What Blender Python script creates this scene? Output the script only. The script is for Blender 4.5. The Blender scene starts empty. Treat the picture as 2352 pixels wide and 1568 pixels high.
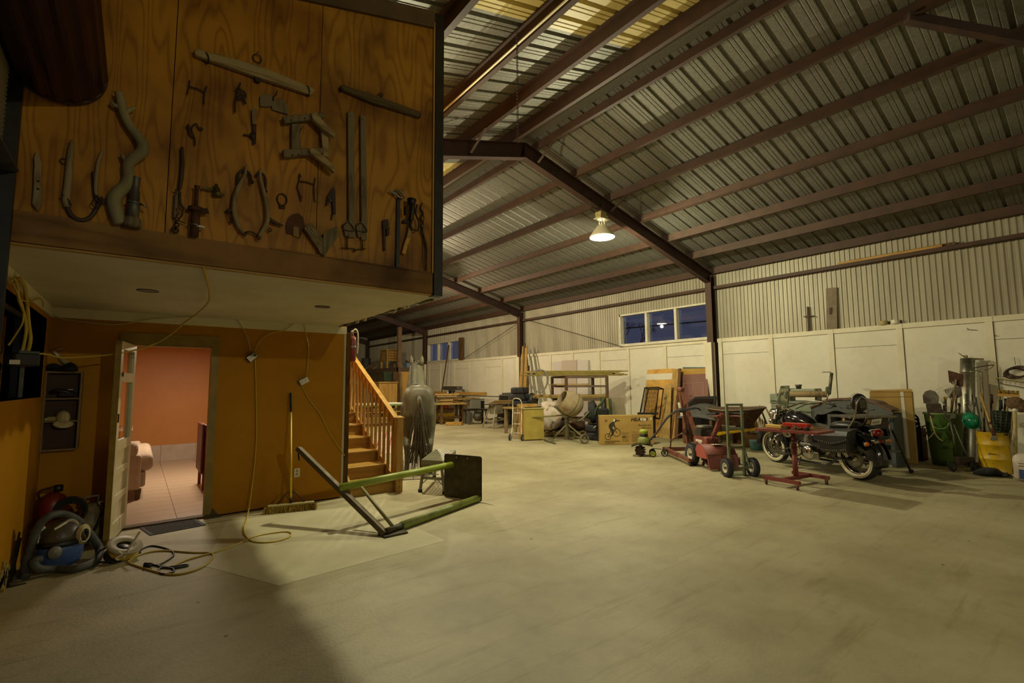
import bpy, bmesh, math, random
from mathutils import Vector, Matrix
rnd = random.Random(7)
PI = math.pi
SC = bpy.context.scene
C = SC.collection

# ---------------------------------------------------------------- camera
H = 1.56                                  # eye height
F = 1093.9                                # focal length in pixels of a 2352 px wide frame
YAW, PIT, ROL = 0.66572, 0.0886, -0.00665
_f = Vector((math.sin(YAW)*math.cos(PIT), math.cos(YAW)*math.cos(PIT), math.sin(PIT)))
_r = Vector((math.cos(YAW), -math.sin(YAW), 0))
_u = _r.cross(_f)
CR = _r*math.cos(ROL) + _u*math.sin(ROL)
CU = -_r*math.sin(ROL) + _u*math.cos(ROL)
cam_d = bpy.data.cameras.new('camera')
cam_d.sensor_width = 36.0
cam_d.lens = F/2352*36
cam_d.clip_start = 0.05
cam_d.clip_end = 300
cam = bpy.data.objects.new('camera', cam_d)
C.objects.link(cam)
m = Matrix((CR, CU, -_f)).transposed().to_4x4()
m.translation = (0, 0, H)
cam.matrix_world = m
SC.camera = cam

# ---------------------------------------------------------------- world, lights, exposure
W = bpy.data.worlds.new('dusk_sky')
SC.world = W
W.use_nodes = True
_n = W.node_tree.nodes['Background']
_n.inputs[0].default_value = (0.36, 0.41, 0.62, 1)
_n.inputs[1].default_value = 0.12
SC.view_settings.view_transform = 'Standard'
SC.view_settings.look = 'None'
SC.view_settings.exposure = 0.0
SC.view_settings.gamma = 1.0
SC.view_settings.use_curve_mapping = False

LAMPS = [   # x, y, z of the lamp mouth, power, colour
    (8.11, 7.0, 4.84, 560, (1.0, 0.955, 0.635)),
    (3.45, 7.0, 4.84, 560, (1.0, 0.95, 0.63)),
    (3.0, 15.6, 4.84, 560, (1.0, 0.81, 0.54)),
    (8.1, 15.6, 4.84, 560, (1.0, 0.81, 0.54)),
    (8.11, -10.1, 4.84, 150, (1.0, 0.94, 0.62)),  # added unseen behind the viewer, weak fill for the loft face
    (3.45, -10.1, 4.84, 640, (1.0, 0.94, 0.62)),  # also added out of view, the main light on the loft front
]
def lamp_light(x, y, z, p, col):
    d = bpy.data.lights.new('high_bay_light', 'POINT')
    d.shadow_soft_size = 0.07; d.energy = p; d.color = col
    o = bpy.data.objects.new('high_bay_light', d); C.objects.link(o)
    o.location = (x, y, z - 0.15)
for L in LAMPS: lamp_light(*L)
# warm ceiling light of the small room behind the open door
_d = bpy.data.lights.new('room_light', 'AREA'); _d.shape = 'DISK'; _d.size = 0.4; _d.energy = 75; _d.color = (1.0, 0.83, 0.60)
_o = bpy.data.objects.new('room_light', _d); C.objects.link(_o); _o.location = (0.8, 9.6, 2.34)

# ---------------------------------------------------------------- helpers
def ray(x, y):
    return CR*((x-1176)/F) - CU*((y-784)/F) + _f
def at(x, y, X=None, Y=None, Z=None):
    """3-D point where the sight line of a photo pixel meets the plane X=, Y= or Z= (default: the floor)."""
    d = ray(x, y); o = Vector((0, 0, H))
    if X is not None: t = (X-o.x)/d.x
    elif Y is not None: t = (Y-o.y)/d.y
    else: t = ((Z or 0)-o.z)/d.z
    return o + d*t
def V(*a): return Vector(a)
def lin(h):
    h = h.lstrip('#'); r = []
    for i in (0, 2, 4):
        c = int(h[i:i+2], 16)/255
        r.append(c/12.92 if c <= .04045 else ((c+.055)/1.055)**2.4)
    return (*r, 1)

MATS = {}
def mat(name, col, rough=.6, metal=0.0, col2=None, scale=6.0, detail=4.0, bump=0.0, bscale=None, stretch=None, lo=.35, hi=.65, spec=None, trans=0.0, emit=None, estr=0.0, coords='Object', alpha=1.0, dirt=0.0):
    if name in MATS: return MATS[name]
    M = bpy.data.materials.new(name); MATS[name] = M
    M.use_nodes = True
    nt = M.node_tree; N = nt.nodes; K = nt.links
    b = N['Principled BSDF']
    b.inputs['Base Color'].default_value = lin(col)
    b.inputs['Roughness'].default_value = rough
    b.inputs['Metallic'].default_value = metal
    if spec is not None: b.inputs['Specular IOR Level'].default_value = spec
    if trans: b.inputs['Transmission Weight'].default_value = trans
    if alpha < 1: b.inputs['Alpha'].default_value = alpha
    if emit: b.inputs['Emission Color'].default_value = (*emit, 1); b.inputs['Emission Strength'].default_value = estr
    if col2 or bump:
        tc = N.new('ShaderNodeTexCoord'); mp = N.new('ShaderNodeMapping')
        K.new(tc.outputs[coords], mp.inputs[0])
        if stretch: mp.inputs['Scale'].default_value = stretch
        nz = N.new('ShaderNodeTexNoise'); nz.inputs['Scale'].default_value = scale; nz.inputs['Detail'].default_value = detail
        K.new(mp.outputs[0], nz.inputs['Vector'])
        if col2:
            rp = N.new('ShaderNodeValToRGB')
            rp.color_ramp.elements[0].position = lo; rp.color_ramp.elements[0].color = lin(col)
            rp.color_ramp.elements[1].position = hi; rp.color_ramp.elements[1].color = lin(col2)
            K.new(nz.outputs['Fac'], rp.inputs[0]); out = rp.outputs[0]
            if dirt:
                n2 = N.new('ShaderNodeTexNoise'); n2.inputs['Scale'].default_value = scale*5; n2.inputs['Detail'].default_value = 6
                K.new(mp.outputs[0], n2.inputs['Vector'])
                r2 = N.new('ShaderNodeValToRGB'); r2.color_ramp.elements[0].position = .5; r2.color_ramp.elements[1].position = .72
                r2.color_ramp.elements[0].color = (1, 1, 1, 1); r2.color_ramp.elements[1].color = (1-dirt, 1-dirt, 1-dirt, 1)
                K.new(n2.outputs['Fac'], r2.inputs[0])
                mx = N.new('ShaderNodeMix'); mx.data_type = 'RGBA'; mx.blend_type = 'MULTIPLY'; mx.inputs[0].default_value = 1
                K.new(out, mx.inputs[6]); K.new(r2.outputs[0], mx.inputs[7]); out = mx.outputs[2]
            K.new(out, b.inputs['Base Color'])
        if bump:
            nb = nz
            if bscale:
                nb = N.new('ShaderNodeTexNoise'); nb.inputs['Scale'].default_value = bscale; nb.inputs['Detail'].default_value = 5
                K.new(mp.outputs[0], nb.inputs['Vector'])
            bp = N.new('ShaderNodeBump'); bp.inputs['Strength'].default_value = bump; bp.inputs['Distance'].default_value = .02
            K.new(nb.outputs['Fac'], bp.inputs['Height']); K.new(bp.outputs[0], b.inputs['Normal'])
    return M
def wood(name, c1, c2, axis=2, scale=3.0, rings=14.0, rough=.6, dist=6.0, bump=.12, blotch=None):
    """plain-sawn wood: distorted bands running along the given axis, with darker blotches"""
    if name in MATS: return MATS[name]
    M = bpy.data.materials.new(name); MATS[name] = M
    M.use_nodes = True
    nt = M.node_tree; N = nt.nodes; K = nt.links; b = N['Principled BSDF']; b.inputs['Roughness'].default_value = rough; b.inputs['Specular IOR Level'].default_value = .22
    tc = N.new('ShaderNodeTexCoord'); mp = N.new('ShaderNodeMapping')
    s = [1.0, 1.0, 1.0]; s[axis] = .16; mp.inputs['Scale'].default_value = s
    K.new(tc.outputs['Object'], mp.inputs[0])
    nz = N.new('ShaderNodeTexNoise'); nz.inputs['Scale'].default_value = scale; nz.inputs['Detail'].default_value = 2
    K.new(mp.outputs[0], nz.inputs['Vector'])
    ml = N.new('ShaderNodeMath'); ml.operation = 'MULTIPLY'; ml.inputs[1].default_value = rings
    K.new(nz.outputs['Fac'], ml.inputs[0])
    fr = N.new('ShaderNodeMath'); fr.operation = 'PINGPONG'; fr.inputs[1].default_value = 1.0
    K.new(ml.outputs[0], fr.inputs[0])
    fine = N.new('ShaderNodeTexNoise'); fine.inputs['Scale'].default_value = scale*14; fine.inputs['Detail'].default_value = 4
    K.new(mp.outputs[0], fine.inputs['Vector'])
    ad = N.new('ShaderNodeMath'); ad.operation = 'MULTIPLY_ADD'; ad.inputs[1].default_value = .5; K.new(fine.outputs['Fac'], ad.inputs[0]); K.new(fr.outputs[0], ad.inputs[2])
    rp = N.new('ShaderNodeValToRGB'); rp.color_ramp.elements[0].position = .15; rp.color_ramp.elements[1].position = .75
    rp.color_ramp.elements[0].color = lin(c2); rp.color_ramp.elements[1].color = lin(c1)
    K.new(ad.outputs[0], rp.inputs[0]); out = rp.outputs[0]
    if blotch:
        n2 = N.new('ShaderNodeTexNoise'); n2.inputs['Scale'].default_value = 1.6; n2.inputs['Detail'].default_value = 5; K.new(tc.outputs['Object'], n2.inputs['Vector'])
        r2 = N.new('ShaderNodeValToRGB'); r2.color_ramp.elements[0].position = .42; r2.color_ramp.elements[1].position = .7
        r2.color_ramp.elements[0].color = (1, 1, 1, 1); r2.color_ramp.elements[1].color = lin(blotch)
        K.new(n2.outputs['Fac'], r2.inputs[0])
        mx = N.new('ShaderNodeMix'); mx.data_type = 'RGBA'; mx.blend_type = 'MULTIPLY'; mx.inputs[0].default_value = 1
        K.new(out, mx.inputs[6]); K.new(r2.outputs[0], mx.inputs[7]); out = mx.outputs[2]
    K.new(out, b.inputs['Base Color'])
    bp = N.new('ShaderNodeBump'); bp.inputs['Strength'].default_value = bump; bp.inputs['Distance'].default_value = .004
    K.new(ad.outputs[0], bp.inputs['Height']); K.new(bp.outputs[0], b.inputs['Normal'])
    return M

MW = {}                                     # world matrix of every thing / part frame
def frame_of(o): return MW.get(o.name, Matrix.Identity(4)) if o else Matrix.Identity(4)
def tag(o, label=None, cat=None, group=None, kind=None):
    if label: o['label'] = label
    if cat: o['category'] = cat
    if group: o['group'] = group
    if kind: o['kind'] = kind
    return o
def thing(name, label, cat, loc=(0, 0, 0), rotz=0.0, group=None, kind=None):
    o = bpy.data.objects.new(name, None); C.objects.link(o)
    o.empty_display_size = .1
    o.location = loc; o.rotation_euler = (0, 0, rotz)
    MW[o.name] = Matrix.Translation(Vector(loc)) @ Matrix.Rotation(rotz, 4, 'Z')
    return tag(o, label, cat, group, kind)

class MB:
    """collects shapes and builds them as one mesh object"""
    def __init__(s): s.v = []; s.f = []; s.sm = []
    def _add(s, vs, fs, sm=False):
        n = len(s.v); s.v += [Vector(p) for p in vs]
        s.f += [[i+n for i in q] for q in fs]; s.sm += [sm]*len(fs); return s
    def hexa(s, p):      # 8 points: bottom 4 ccw, top 4 ccw
        return s._add(p, [(3, 2, 1, 0), (4, 5, 6, 7), (0, 1, 5, 4), (1, 2, 6, 5), (2, 3, 7, 6), (3, 0, 4, 7)])
    def bx(s, a, b):
        x0, x1 = sorted((a[0], b[0])); y0, y1 = sorted((a[1], b[1])); z0, z1 = sorted((a[2], b[2]))
        return s.hexa([(x0, y0, z0), (x1, y0, z0), (x1, y1, z0), (x0, y1, z0), (x0, y0, z1), (x1, y0, z1), (x1, y1, z1), (x0, y1, z1)])
    def box(s, c, d, R=None):
        c = Vector(c); h = Vector(d)/2; R = R or Matrix.Identity(3)
        q = [(-1, -1, -1), (1, -1, -1), (1, 1, -1), (-1, 1, -1), (-1, -1, 1), (1, -1, 1), (1, 1, 1), (-1, 1, 1)]
        return s.hexa([c + R @ Vector((a*h.x, b*h.y, e*h.z)) for a, b, e in q])
    def bar(s, a, b, w, t, up=(0, 0, 1)):      # rectangular bar from a to b: w across (sideways), t along up
        a = Vector(a); b = Vector(b); d = (b-a).normalized(); u = Vector(up)
        if abs(d.dot(u)) > .98: u = Vector((1, 0, 0)) if abs(d.x) < .9 else Vector((0, 1, 0))
        sd = d.cross(u).normalized()*(w/2); u = sd.cross(d).normalized()*(t/2)
        return s.hexa([a-sd-u, a+sd-u, b+sd-u, b-sd-u, a-sd+u, a+sd+u, b+sd+u, b-sd+u])
    def tube(s, path, r, n=8, cap=True, close=False):
        P = [Vector(p) for p in path]; k = len(P)
        R = r if isinstance(r, (list, tuple)) else [r]*k
        vs = []; up = None
        for i, p in enumerate(P):
            if close: d = P[(i+1) % k]-P[i-1]
            else: d = P[min(i+1, k-1)]-P[max(i-1, 0)]
            d = d.normalized() if d.length > 1e-9 else Vector((0, 0, 1))
            if up is None: up = Vector((0, 0, 1)) if abs(d.z) < .9 else Vector((1, 0, 0))
            sd = d.cross(up)
            if sd.length < 1e-4: sd = d.cross(Vector((0, 1, .3)))
            sd.normalize(); up = sd.cross(d).normalized()
            for j in range(n):
                a = 2*PI*j/n; vs.append(p + (sd*math.cos(a)+up*math.sin(a))*R[i])
        fs = []
        for i in range(k if close else k-1):
            for j in range(n):
                a = i*n; b = ((i+1) % k)*n; fs.append((a+j, a+(j+1) % n, b+(j+1) % n, b+j))
        if cap and not close: fs += [tuple(range(n))[::-1], tuple((k-1)*n+j for j in range(n))]
        return s._add(vs, fs, True)
    def lathe(s, prof, o=(0, 0, 0), ax=(0, 0, 1), n=20, sm=True, cap=True, arc=None):
        o = Vector(o); a = Vector(ax).normalized()
        u = a.cross(Vector((0, 0, 1)) if abs(a.z) < .9 else Vector((1, 0, 0))).normalized(); w = a.cross(u)
        vs = []
        for r, h in prof:
            for j in range(n):
                t = 2*PI*j/n; vs.append(o + a*h + (u*math.cos(t)+w*math.sin(t))*r)
        fs = [(i*n+j, i*n+(j+1) % n, (i+1)*n+(j+1) % n, (i+1)*n+j) for i in range(len(prof)-1) for j in range(n)]
        if cap:
            if prof[0][0] > 1e-6: fs.append(tuple(range(n))[::-1])
            if prof[-1][0] > 1e-6: fs.append(tuple((len(prof)-1)*n+j for j in range(n)))
        return s._add(vs, fs, sm)
    def cyl(s, a, b, r, n=12): return s.tube([a, b], r, n)
    def torus(s, c, ax, R, r, n=28, k=8, sy=1.0):
        c = Vector(c); a = Vector(ax).normalized()
        u = a.cross(Vector((0, 0, 1)) if abs(a.z) < .9 else Vector((1, 0, 0))).normalized(); w = a.cross(u)
        vs = []
        for i in range(n):
            t = 2*PI*i/n; d = u*math.cos(t)+w*math.sin(t)
            for j in range(k):
                q = 2*PI*j/k; vs.append(c + d*(R+r*math.cos(q)) + a*(r*sy*math.sin(q)))
        fs = [(i*k+j, i*k+(j+1) % k, ((i+1) % n)*k+(j+1) % k, ((i+1) % n)*k+j) for i in range(n) for j in range(k)]
        return s._add(vs, fs, True)
    def ball(s, c, r, n=14, k=8, R=None):
        c = Vector(c); r = Vector(r) if not isinstance(r, (int, float)) else Vector((r, r, r))
        vs = []; R = R or Matrix.Identity(3)
        for i in range(k+1):
            p = PI*i/k
            for j in range(n):
                t = 2*PI*j/n; vs.append(c + R @ Vector((r.x*math.sin(p)*math.cos(t), r.y*math.sin(p)*math.sin(t), r.z*math.cos(p))))
        fs = [(i*n+j, (i+1)*n+j, (i+1)*n+(j+1) % n, i*n+(j+1) % n) for i in range(k) for j in range(n)]
        return s._add(vs, fs, True)
    def prism(s, poly, d):
        P = [Vector(p) for p in poly]; d = Vector(d); n = len(P)
        return s._add(P+[p+d for p in P], [tuple(range(n))[::-1], tuple(range(n, 2*n))]+[(i, (i+1) % n, (i+1) % n+n, i+n) for i in range(n)])
    def loft(s, rings, sm=True, cap=True):
        n = len(rings[0]); vs = [Vector(p) for r in rings for p in r]; k = len(rings)
        fs = [(i*n+j, i*n+(j+1) % n, (i+1)*n+(j+1) % n, (i+1)*n+j) for i in range(k-1) for j in range(n)]
        if cap: fs += [tuple(range(n))[::-1], tuple((k-1)*n+j for j in range(n))]
        return s._add(vs, fs, sm)
    def grid(s, fn, nu, nv, sm=True):
        vs = [fn(i/nu, j/nv) for j in range(nv+1) for i in range(nu+1)]
        fs = [(j*(nu+1)+i, j*(nu+1)+i+1, (j+1)*(nu+1)+i+1, (j+1)*(nu+1)+i) for j in range(nv) for i in range(nu)]
        return s._add(vs, fs, sm)
    def build(s, name, mt, parent=None, world=False, loc=None, bevel=0.0, sub=0, seg=1, solid=0.0):
        fr = frame_of(parent) if parent else Matrix.Identity(4)
        if not parent:
            if loc is None and s.v:
                xs = [p.x for p in s.v]; ys = [p.y for p in s.v]; zs = [p.z for p in s.v]
                loc = ((min(xs)+max(xs))/2, (min(ys)+max(ys))/2, min(zs))
            fr = Matrix.Translation(Vector(loc)); world = True
        vs = s.v
        if world:
            iv = fr.inverted(); vs = [iv @ p for p in s.v]
        me = bpy.data.meshes.new(name); me.from_pydata([tuple(p) for p in vs], [], s.f)
        me.polygons.foreach_set('use_smooth', s.sm); me.update()
        bm = bmesh.new(); bm.from_mesh(me)
        bmesh.ops.recalc_face_normals(bm, faces=bm.faces); bm.to_mesh(me); bm.free()
        me.materials.append(mt if not isinstance(mt, str) else MATS[mt])
        o = bpy.data.objects.new(name, me); C.objects.link(o)
        if parent: o.parent = parent; MW[o.name] = fr
        else: o.location = loc; MW[o.name] = fr
        if solid: md = o.modifiers.new('thickness', 'SOLIDIFY'); md.thickness = solid; md.offset = 0
        if sub: md = o.modifiers.new('smooth', 'SUBSURF'); md.levels = sub; md.render_levels = sub
        if bevel: md = o.modifiers.new('edges', 'BEVEL'); md.width = bevel; md.segments = seg; md.limit_method = 'ANGLE'
        return o
def one(name, mb, mt, label, cat, group=None, **k):
    return tag(mb.build(name, mt, **k), label, cat, group)
def struct(name, mb, mt, **k): return tag(mb.build(name, mt, **k), kind='structure')
def clone(o, name, loc, rot=None, parent=None):
    c = o.copy(); c.name = name; C.objects.link(c); c.parent = parent; c.location = loc
    if rot: c.rotation_euler = rot
    return c
def copy_tree(o, loc, rotz, label=None, parent=None):
    c = o.copy(); C.objects.link(c); c.parent = parent
    if loc is not None: c.location = loc; c.rotation_euler = (0, 0, rotz)
    if label: c['label'] = label
    for ch in list(o.children): copy_tree(ch, None, 0, None, c)
    return c
def lettering(name, body, size, mt, parent, Mx, align='LEFT', sx=1.0, bold=0.0, shear=0.0):
    cu = bpy.data.curves.new(name, 'FONT'); cu.body = body; cu.size = size; cu.align_x = align; cu.extrude = .0006; cu.offset = bold; cu.shear = shear
    t = bpy.data.objects.new(name+'_c', cu); C.objects.link(t)
    dg = bpy.context.evaluated_depsgraph_get(); me = bpy.data.meshes.new_from_object(t.evaluated_get(dg))
    bpy.data.objects.remove(t); bpy.data.curves.remove(cu)
    me.materials.clear(); me.materials.append(mt)
    if sx != 1: me.transform(Matrix.Diagonal((sx, 1, 1, 1)))
    iv = frame_of(parent).inverted(); me.transform(iv @ Mx)
    o = bpy.data.objects.new(name, me); C.objects.link(o); o.parent = parent; MW[o.name] = frame_of(parent)
    return o
def basis(o, x, y):
    """matrix whose x and y axes lie in a surface, origin at o"""
    x = Vector(x).normalized(); y = Vector(y); z = x.cross(y).normalized(); y = z.cross(x)
    M = Matrix((x, y, z)).transposed().to_4x4(); M.translation = Vector(o); return M
def smooth(pts, k=6):
    """Catmull-Rom through the points"""
    P = [Vector(p) for p in pts]; out = []
    for i in range(len(P)-1):
        a = P[max(i-1, 0)]; b = P[i]; c = P[i+1]; d = P[min(i+2, len(P)-1)]
        for j in range(k):
            t = j/k; out.append(.5*((2*b)+(c-a)*t+(2*a-5*b+4*c-d)*t*t+(3*b-a-3*c+d)*t**3))
    return out+[P[-1]]
def arc(c, u, v, r, a0, a1, n=16, r2=None):
    c = Vector(c); u = Vector(u); v = Vector(v); r2 = r2 or r
    return [c+u*(r*math.cos(a0+(a1-a0)*i/n))+v*(r2*math.sin(a0+(a1-a0)*i/n)) for i in range(n+1)]

# ---------------------------------------------------------------- materials
mat('concrete', '#a99f7c', .62, 0, '#b8ae8b', 1.1, 8, bump=.12, bscale=40, lo=.3, hi=.7, dirt=.10)
mat('roof_metal', '#6c6a5e', .58, .5, '#827f74', 30, 5, bump=.05, lo=.3, hi=.7)
mat('wall_metal', '#8f8873', .5, .2, '#a09983', 2.5, 4, stretch=(1, 1, .2))
mat('fibreglass', '#c9b878', .5, 0, '#b7a35f', 3, 4)
mat('red_iron', '#3c2818', .65, .1, '#482f1d', 5, 5, bump=.05)
mat('red_iron_dark', '#33211a', .6, .1, '#412a20', 5, 5)
mat('black_steel', '#1c1813', .45, .3, '#2b251d', 9, 4)
mat('white_ply', '#d9d4c0', .65, 0, '#cfc8b0', 1.3, 6, bump=.05, bscale=50, lo=.3, hi=.8, dirt=.06)
mat('white_batten', '#d9d2b8', .65, 0, '#cfc6a8', 3, 5)
mat('orange_paint', '#ae7805', .6, 0, '#a36f08', 1.4, 4, bump=.05, bscale=70, dirt=.04, spec=.15)
mat('room_orange', '#b67c40', .5, 0, '#ae7438', 1.2, 3, bump=.12, bscale=60)
mat('off_white', '#c9c2a6', .7, 0, '#bdb494', 2, 4, bump=.05, bscale=80)
wood('plywood', '#b27a1c', '#8d5a10', 2, 3.0, 40, .5, blotch='#a3917c')
wood('plywood_b', '#b07c24', '#8c5c16', 2, 2.4, 34, .5, blotch='#9a8a74')
wood('beam_wood', '#8a6330', '#6b4a20', 0, 3, 10, .65, blotch='#9a9078')
wood('pine', '#b18a48', '#94702f', 2, 5, 8, .55)
wood('pine_x', '#b18a48', '#94702f', 0, 5, 8, .55)
wood('pine_y', '#ae8746', '#916d2e', 1, 5, 8, .55)
wood('stair_wood', '#a37d38', '#8f6c2c', 0, 3, 7, .55)
wood('dark_wood', '#5d4527', '#44311b', 2, 4, 9, .65)
wood('old_wood', '#8f7b57', '#6b5a3d', 2, 7, 10, .8)
wood('grey_wood', '#7a6a4c', '#594c36', 2, 7, 10, .8)
wood('sheet_ply', '#c99b4e', '#b38439', 2, 2, 10, .6)
mat('trim_brown', '#4a3519', .6, 0, '#5b431f', 4, 5)
mat('black_rubber', '#17171a', .75, 0, '#222224', 12, 3)
mat('grey_rubber', '#3a3a36', .7, 0, '#4a4a45', 12, 3)
mat('black_plastic', '#141416', .45)
mat('black_gloss', '#0d0d10', .18, 0, spec=.7)
mat('chrome', '#b9b4ac', .16, 1.0)
mat('steel', '#8b877c', .38, .9, '#6f6a5f', 14, 4)
mat('dull_steel', '#6d685c', .55, .7, '#565146', 12, 4)
mat('rust', '#5b3a24', .8, .3, '#3d2616', 14, 5, bump=.2)
mat('iron', '#33291f', .65, .5, '#463526', 20, 4, bump=.15)
mat('leather', '#3d2a18', .6, 0, '#2c1d10', 10, 4, bump=.15)
mat('white_metal', '#cfc9b3', .4, .0, '#bfb89f', 6, 4)
mat('white_door', '#cbc39f', .5, 0, '#bdb48d', 3, 4)
mat('door_trim', '#8f7629', .55, 0, '#7d6620', 5, 4)
mat('glass', '#ffffff', .02, 0, trans=1.0)
mat('window_glass', '#e8ecff', .01, 0, trans=1.0)
mat('red_paint', '#7d3a34', .5, .1, '#6d302a', 6, 4)
mat('bright_red', '#b3241c', .35)
mat('hoist_red', '#7c4a36', .6, .1, '#623a28', 8, 5)
mat('tiller_red', '#80463a', .55, .05, '#70392e', 5, 5)
mat('green_paint', '#8a9440', .5, 0, '#6d7434', 9, 5, dirt=.2)
mat('olive', '#7d7338', .5, 0, '#6b6230', 6, 4, dirt=.3)
mat('khaki', '#a89a64', .7, 0, '#978856', 9, 4)
mat('yellow_paint', '#d0a818', .42, 0, '#bb9512', 3, 5, dirt=.35)
mat('yellow_cord', '#b79a2e', .5)
mat('yellow_bright', '#d8c02a', .5)
mat('cord_white', '#b5a77c', .5)
mat('white_plastic', '#cfc9b6', .4)
mat('grey_plastic', '#77736a', .45)
mat('blue_plastic', '#3f568c', .4)
mat('teal_paint', '#5c8a8a', .5, 0, '#4c7676', 8, 4)
mat('blue_grey', '#474a46', .55, 0, '#3d403c', 4, 4)
mat('grey_green', '#8b947f', .5, .1, '#7c846f', 6, 4, dirt=.2)
mat('cardboard', '#a98a48', .8, 0, '#9a7c3d', 2.5, 5)
mat('cardboard_dark', '#8a6f38', .8, 0, '#7b622f', 2.5, 5)
mat('ink', '#2c2816', .8)
mat('ink_grey', '#5d5128', .8)
mat('paper', '#cfc8b4', .8)
mat('bristle', '#a88a2e', .85, 0, '#86691c', 30, 3, bump=.5)
mat('bristle_dark', '#8b6d22', .85, 0, '#6d5317', 30, 3, bump=.5)
mat('sofa_fabric', '#b09c88', .85, 0, '#a58e78', 7, 4, bump=.1, bscale=150)
mat('tile_floor', '#b5a08a', .35, 0, '#aa937a', 5, 4, stretch=(1, 8, 1))
mat('marble', '#b7aa9c', .35, 0, '#a99b8d', 5, 6)
mat('red_wood', '#6b2f19', .45, 0, '#571f10', 6, 3)
mat('horse_coat', '#615b45', .55, 0, '#4c4735', 2.2, 5, bump=.08, bscale=30)
mat('horse_hair', '#35321f', .5, 0, '#4a452c', 12, 4)
mat('tail_hair', '#55482b', .55, 0, '#2c2517', 25, 4)
mat('aluminium', '#8d8a70', .45, .55, '#7c7960', 10, 4)
mat('plate_steel', '#4b4327', .6, .3, '#312b18', 9, 6, bump=.15)
mat('hard_hat', '#0f7a52', .28)
mat('green_bin', '#5f7f3f', .5, 0, '#516f35', 3, 4)
mat('dark_green', '#2f3d22', .6)
mat('lime', '#98a034', .5)
mat('lime_dark', '#6f7536', .55)
mat('mixer_drum', '#9c8c6a', .75, 0, '#857356', 5, 5, bump=.3, bscale=14)
mat('mixer_frame', '#6f6a4a', .6, .2, '#5b573c', 9, 4)
mat('white_bag', '#cfc2b2', .6, 0, '#c1b09d', 4, 5, bump=.5, bscale=9)
mat('brown_cloth', '#4a3118', .85, 0, '#382410', 6, 4, bump=.4)
mat('tyre', '#26262a', .8, 0, '#303033', 10, 3)
mat('white_rubber', '#cfc6a4', .6)
mat('bike_black', '#15131a', .14, 0, spec=.8)
mat('bike_leather', '#191816', .42, 0, '#211f1c', 12, 3, bump=.06)
mat('red_lens', '#6b0d10', .15)
mat('amber_lens', '#c05a08', .2)
mat('galvanised', '#8f8b7a', .36, .85, '#7c7868', 12, 4)
mat('mesh_black', '#1b1712', .6, .3)
mat('brown_door', '#7b5044', .5, 0, '#6d4539', 3, 4)
mat('slate_blue', '#414f4d', .55, 0, '#364341', 4, 4)
mat('lamp_glow', '#ffffff', .5, emit=(1.0, .95, .78), estr=30.0)
mat('lamp_white', '#cfc7a8', .5)
mat('dark_hall', '#2a1a0c', .8)
mat('shelf_wood', '#7a6030', .6, 0, '#6a5228', 8, 4)
mat('niche_dark', '#3b2208', .7)
mat('maroon', '#3a1512', .42, .2, '#2f100e', 3, 3)
mat('curtain', '#a59a80', .5, .2, '#968b72', 4, 3)
mat('night', '#0c0f14', .8)

# ================================================================ the building
XW = 12.9          # right wall
XLW = -0.92        # outer left wall
Y0, Y1 = -18.8, 33.0
RX, RZ = 5.85, 6.55
FRAMES = [-18.67, -10.1, -1.53, 7.04, 15.6, 24.15, 32.7]
def zr(x): return RZ - (.245*(x-RX) if x > RX else .28*(RX-x))

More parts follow.
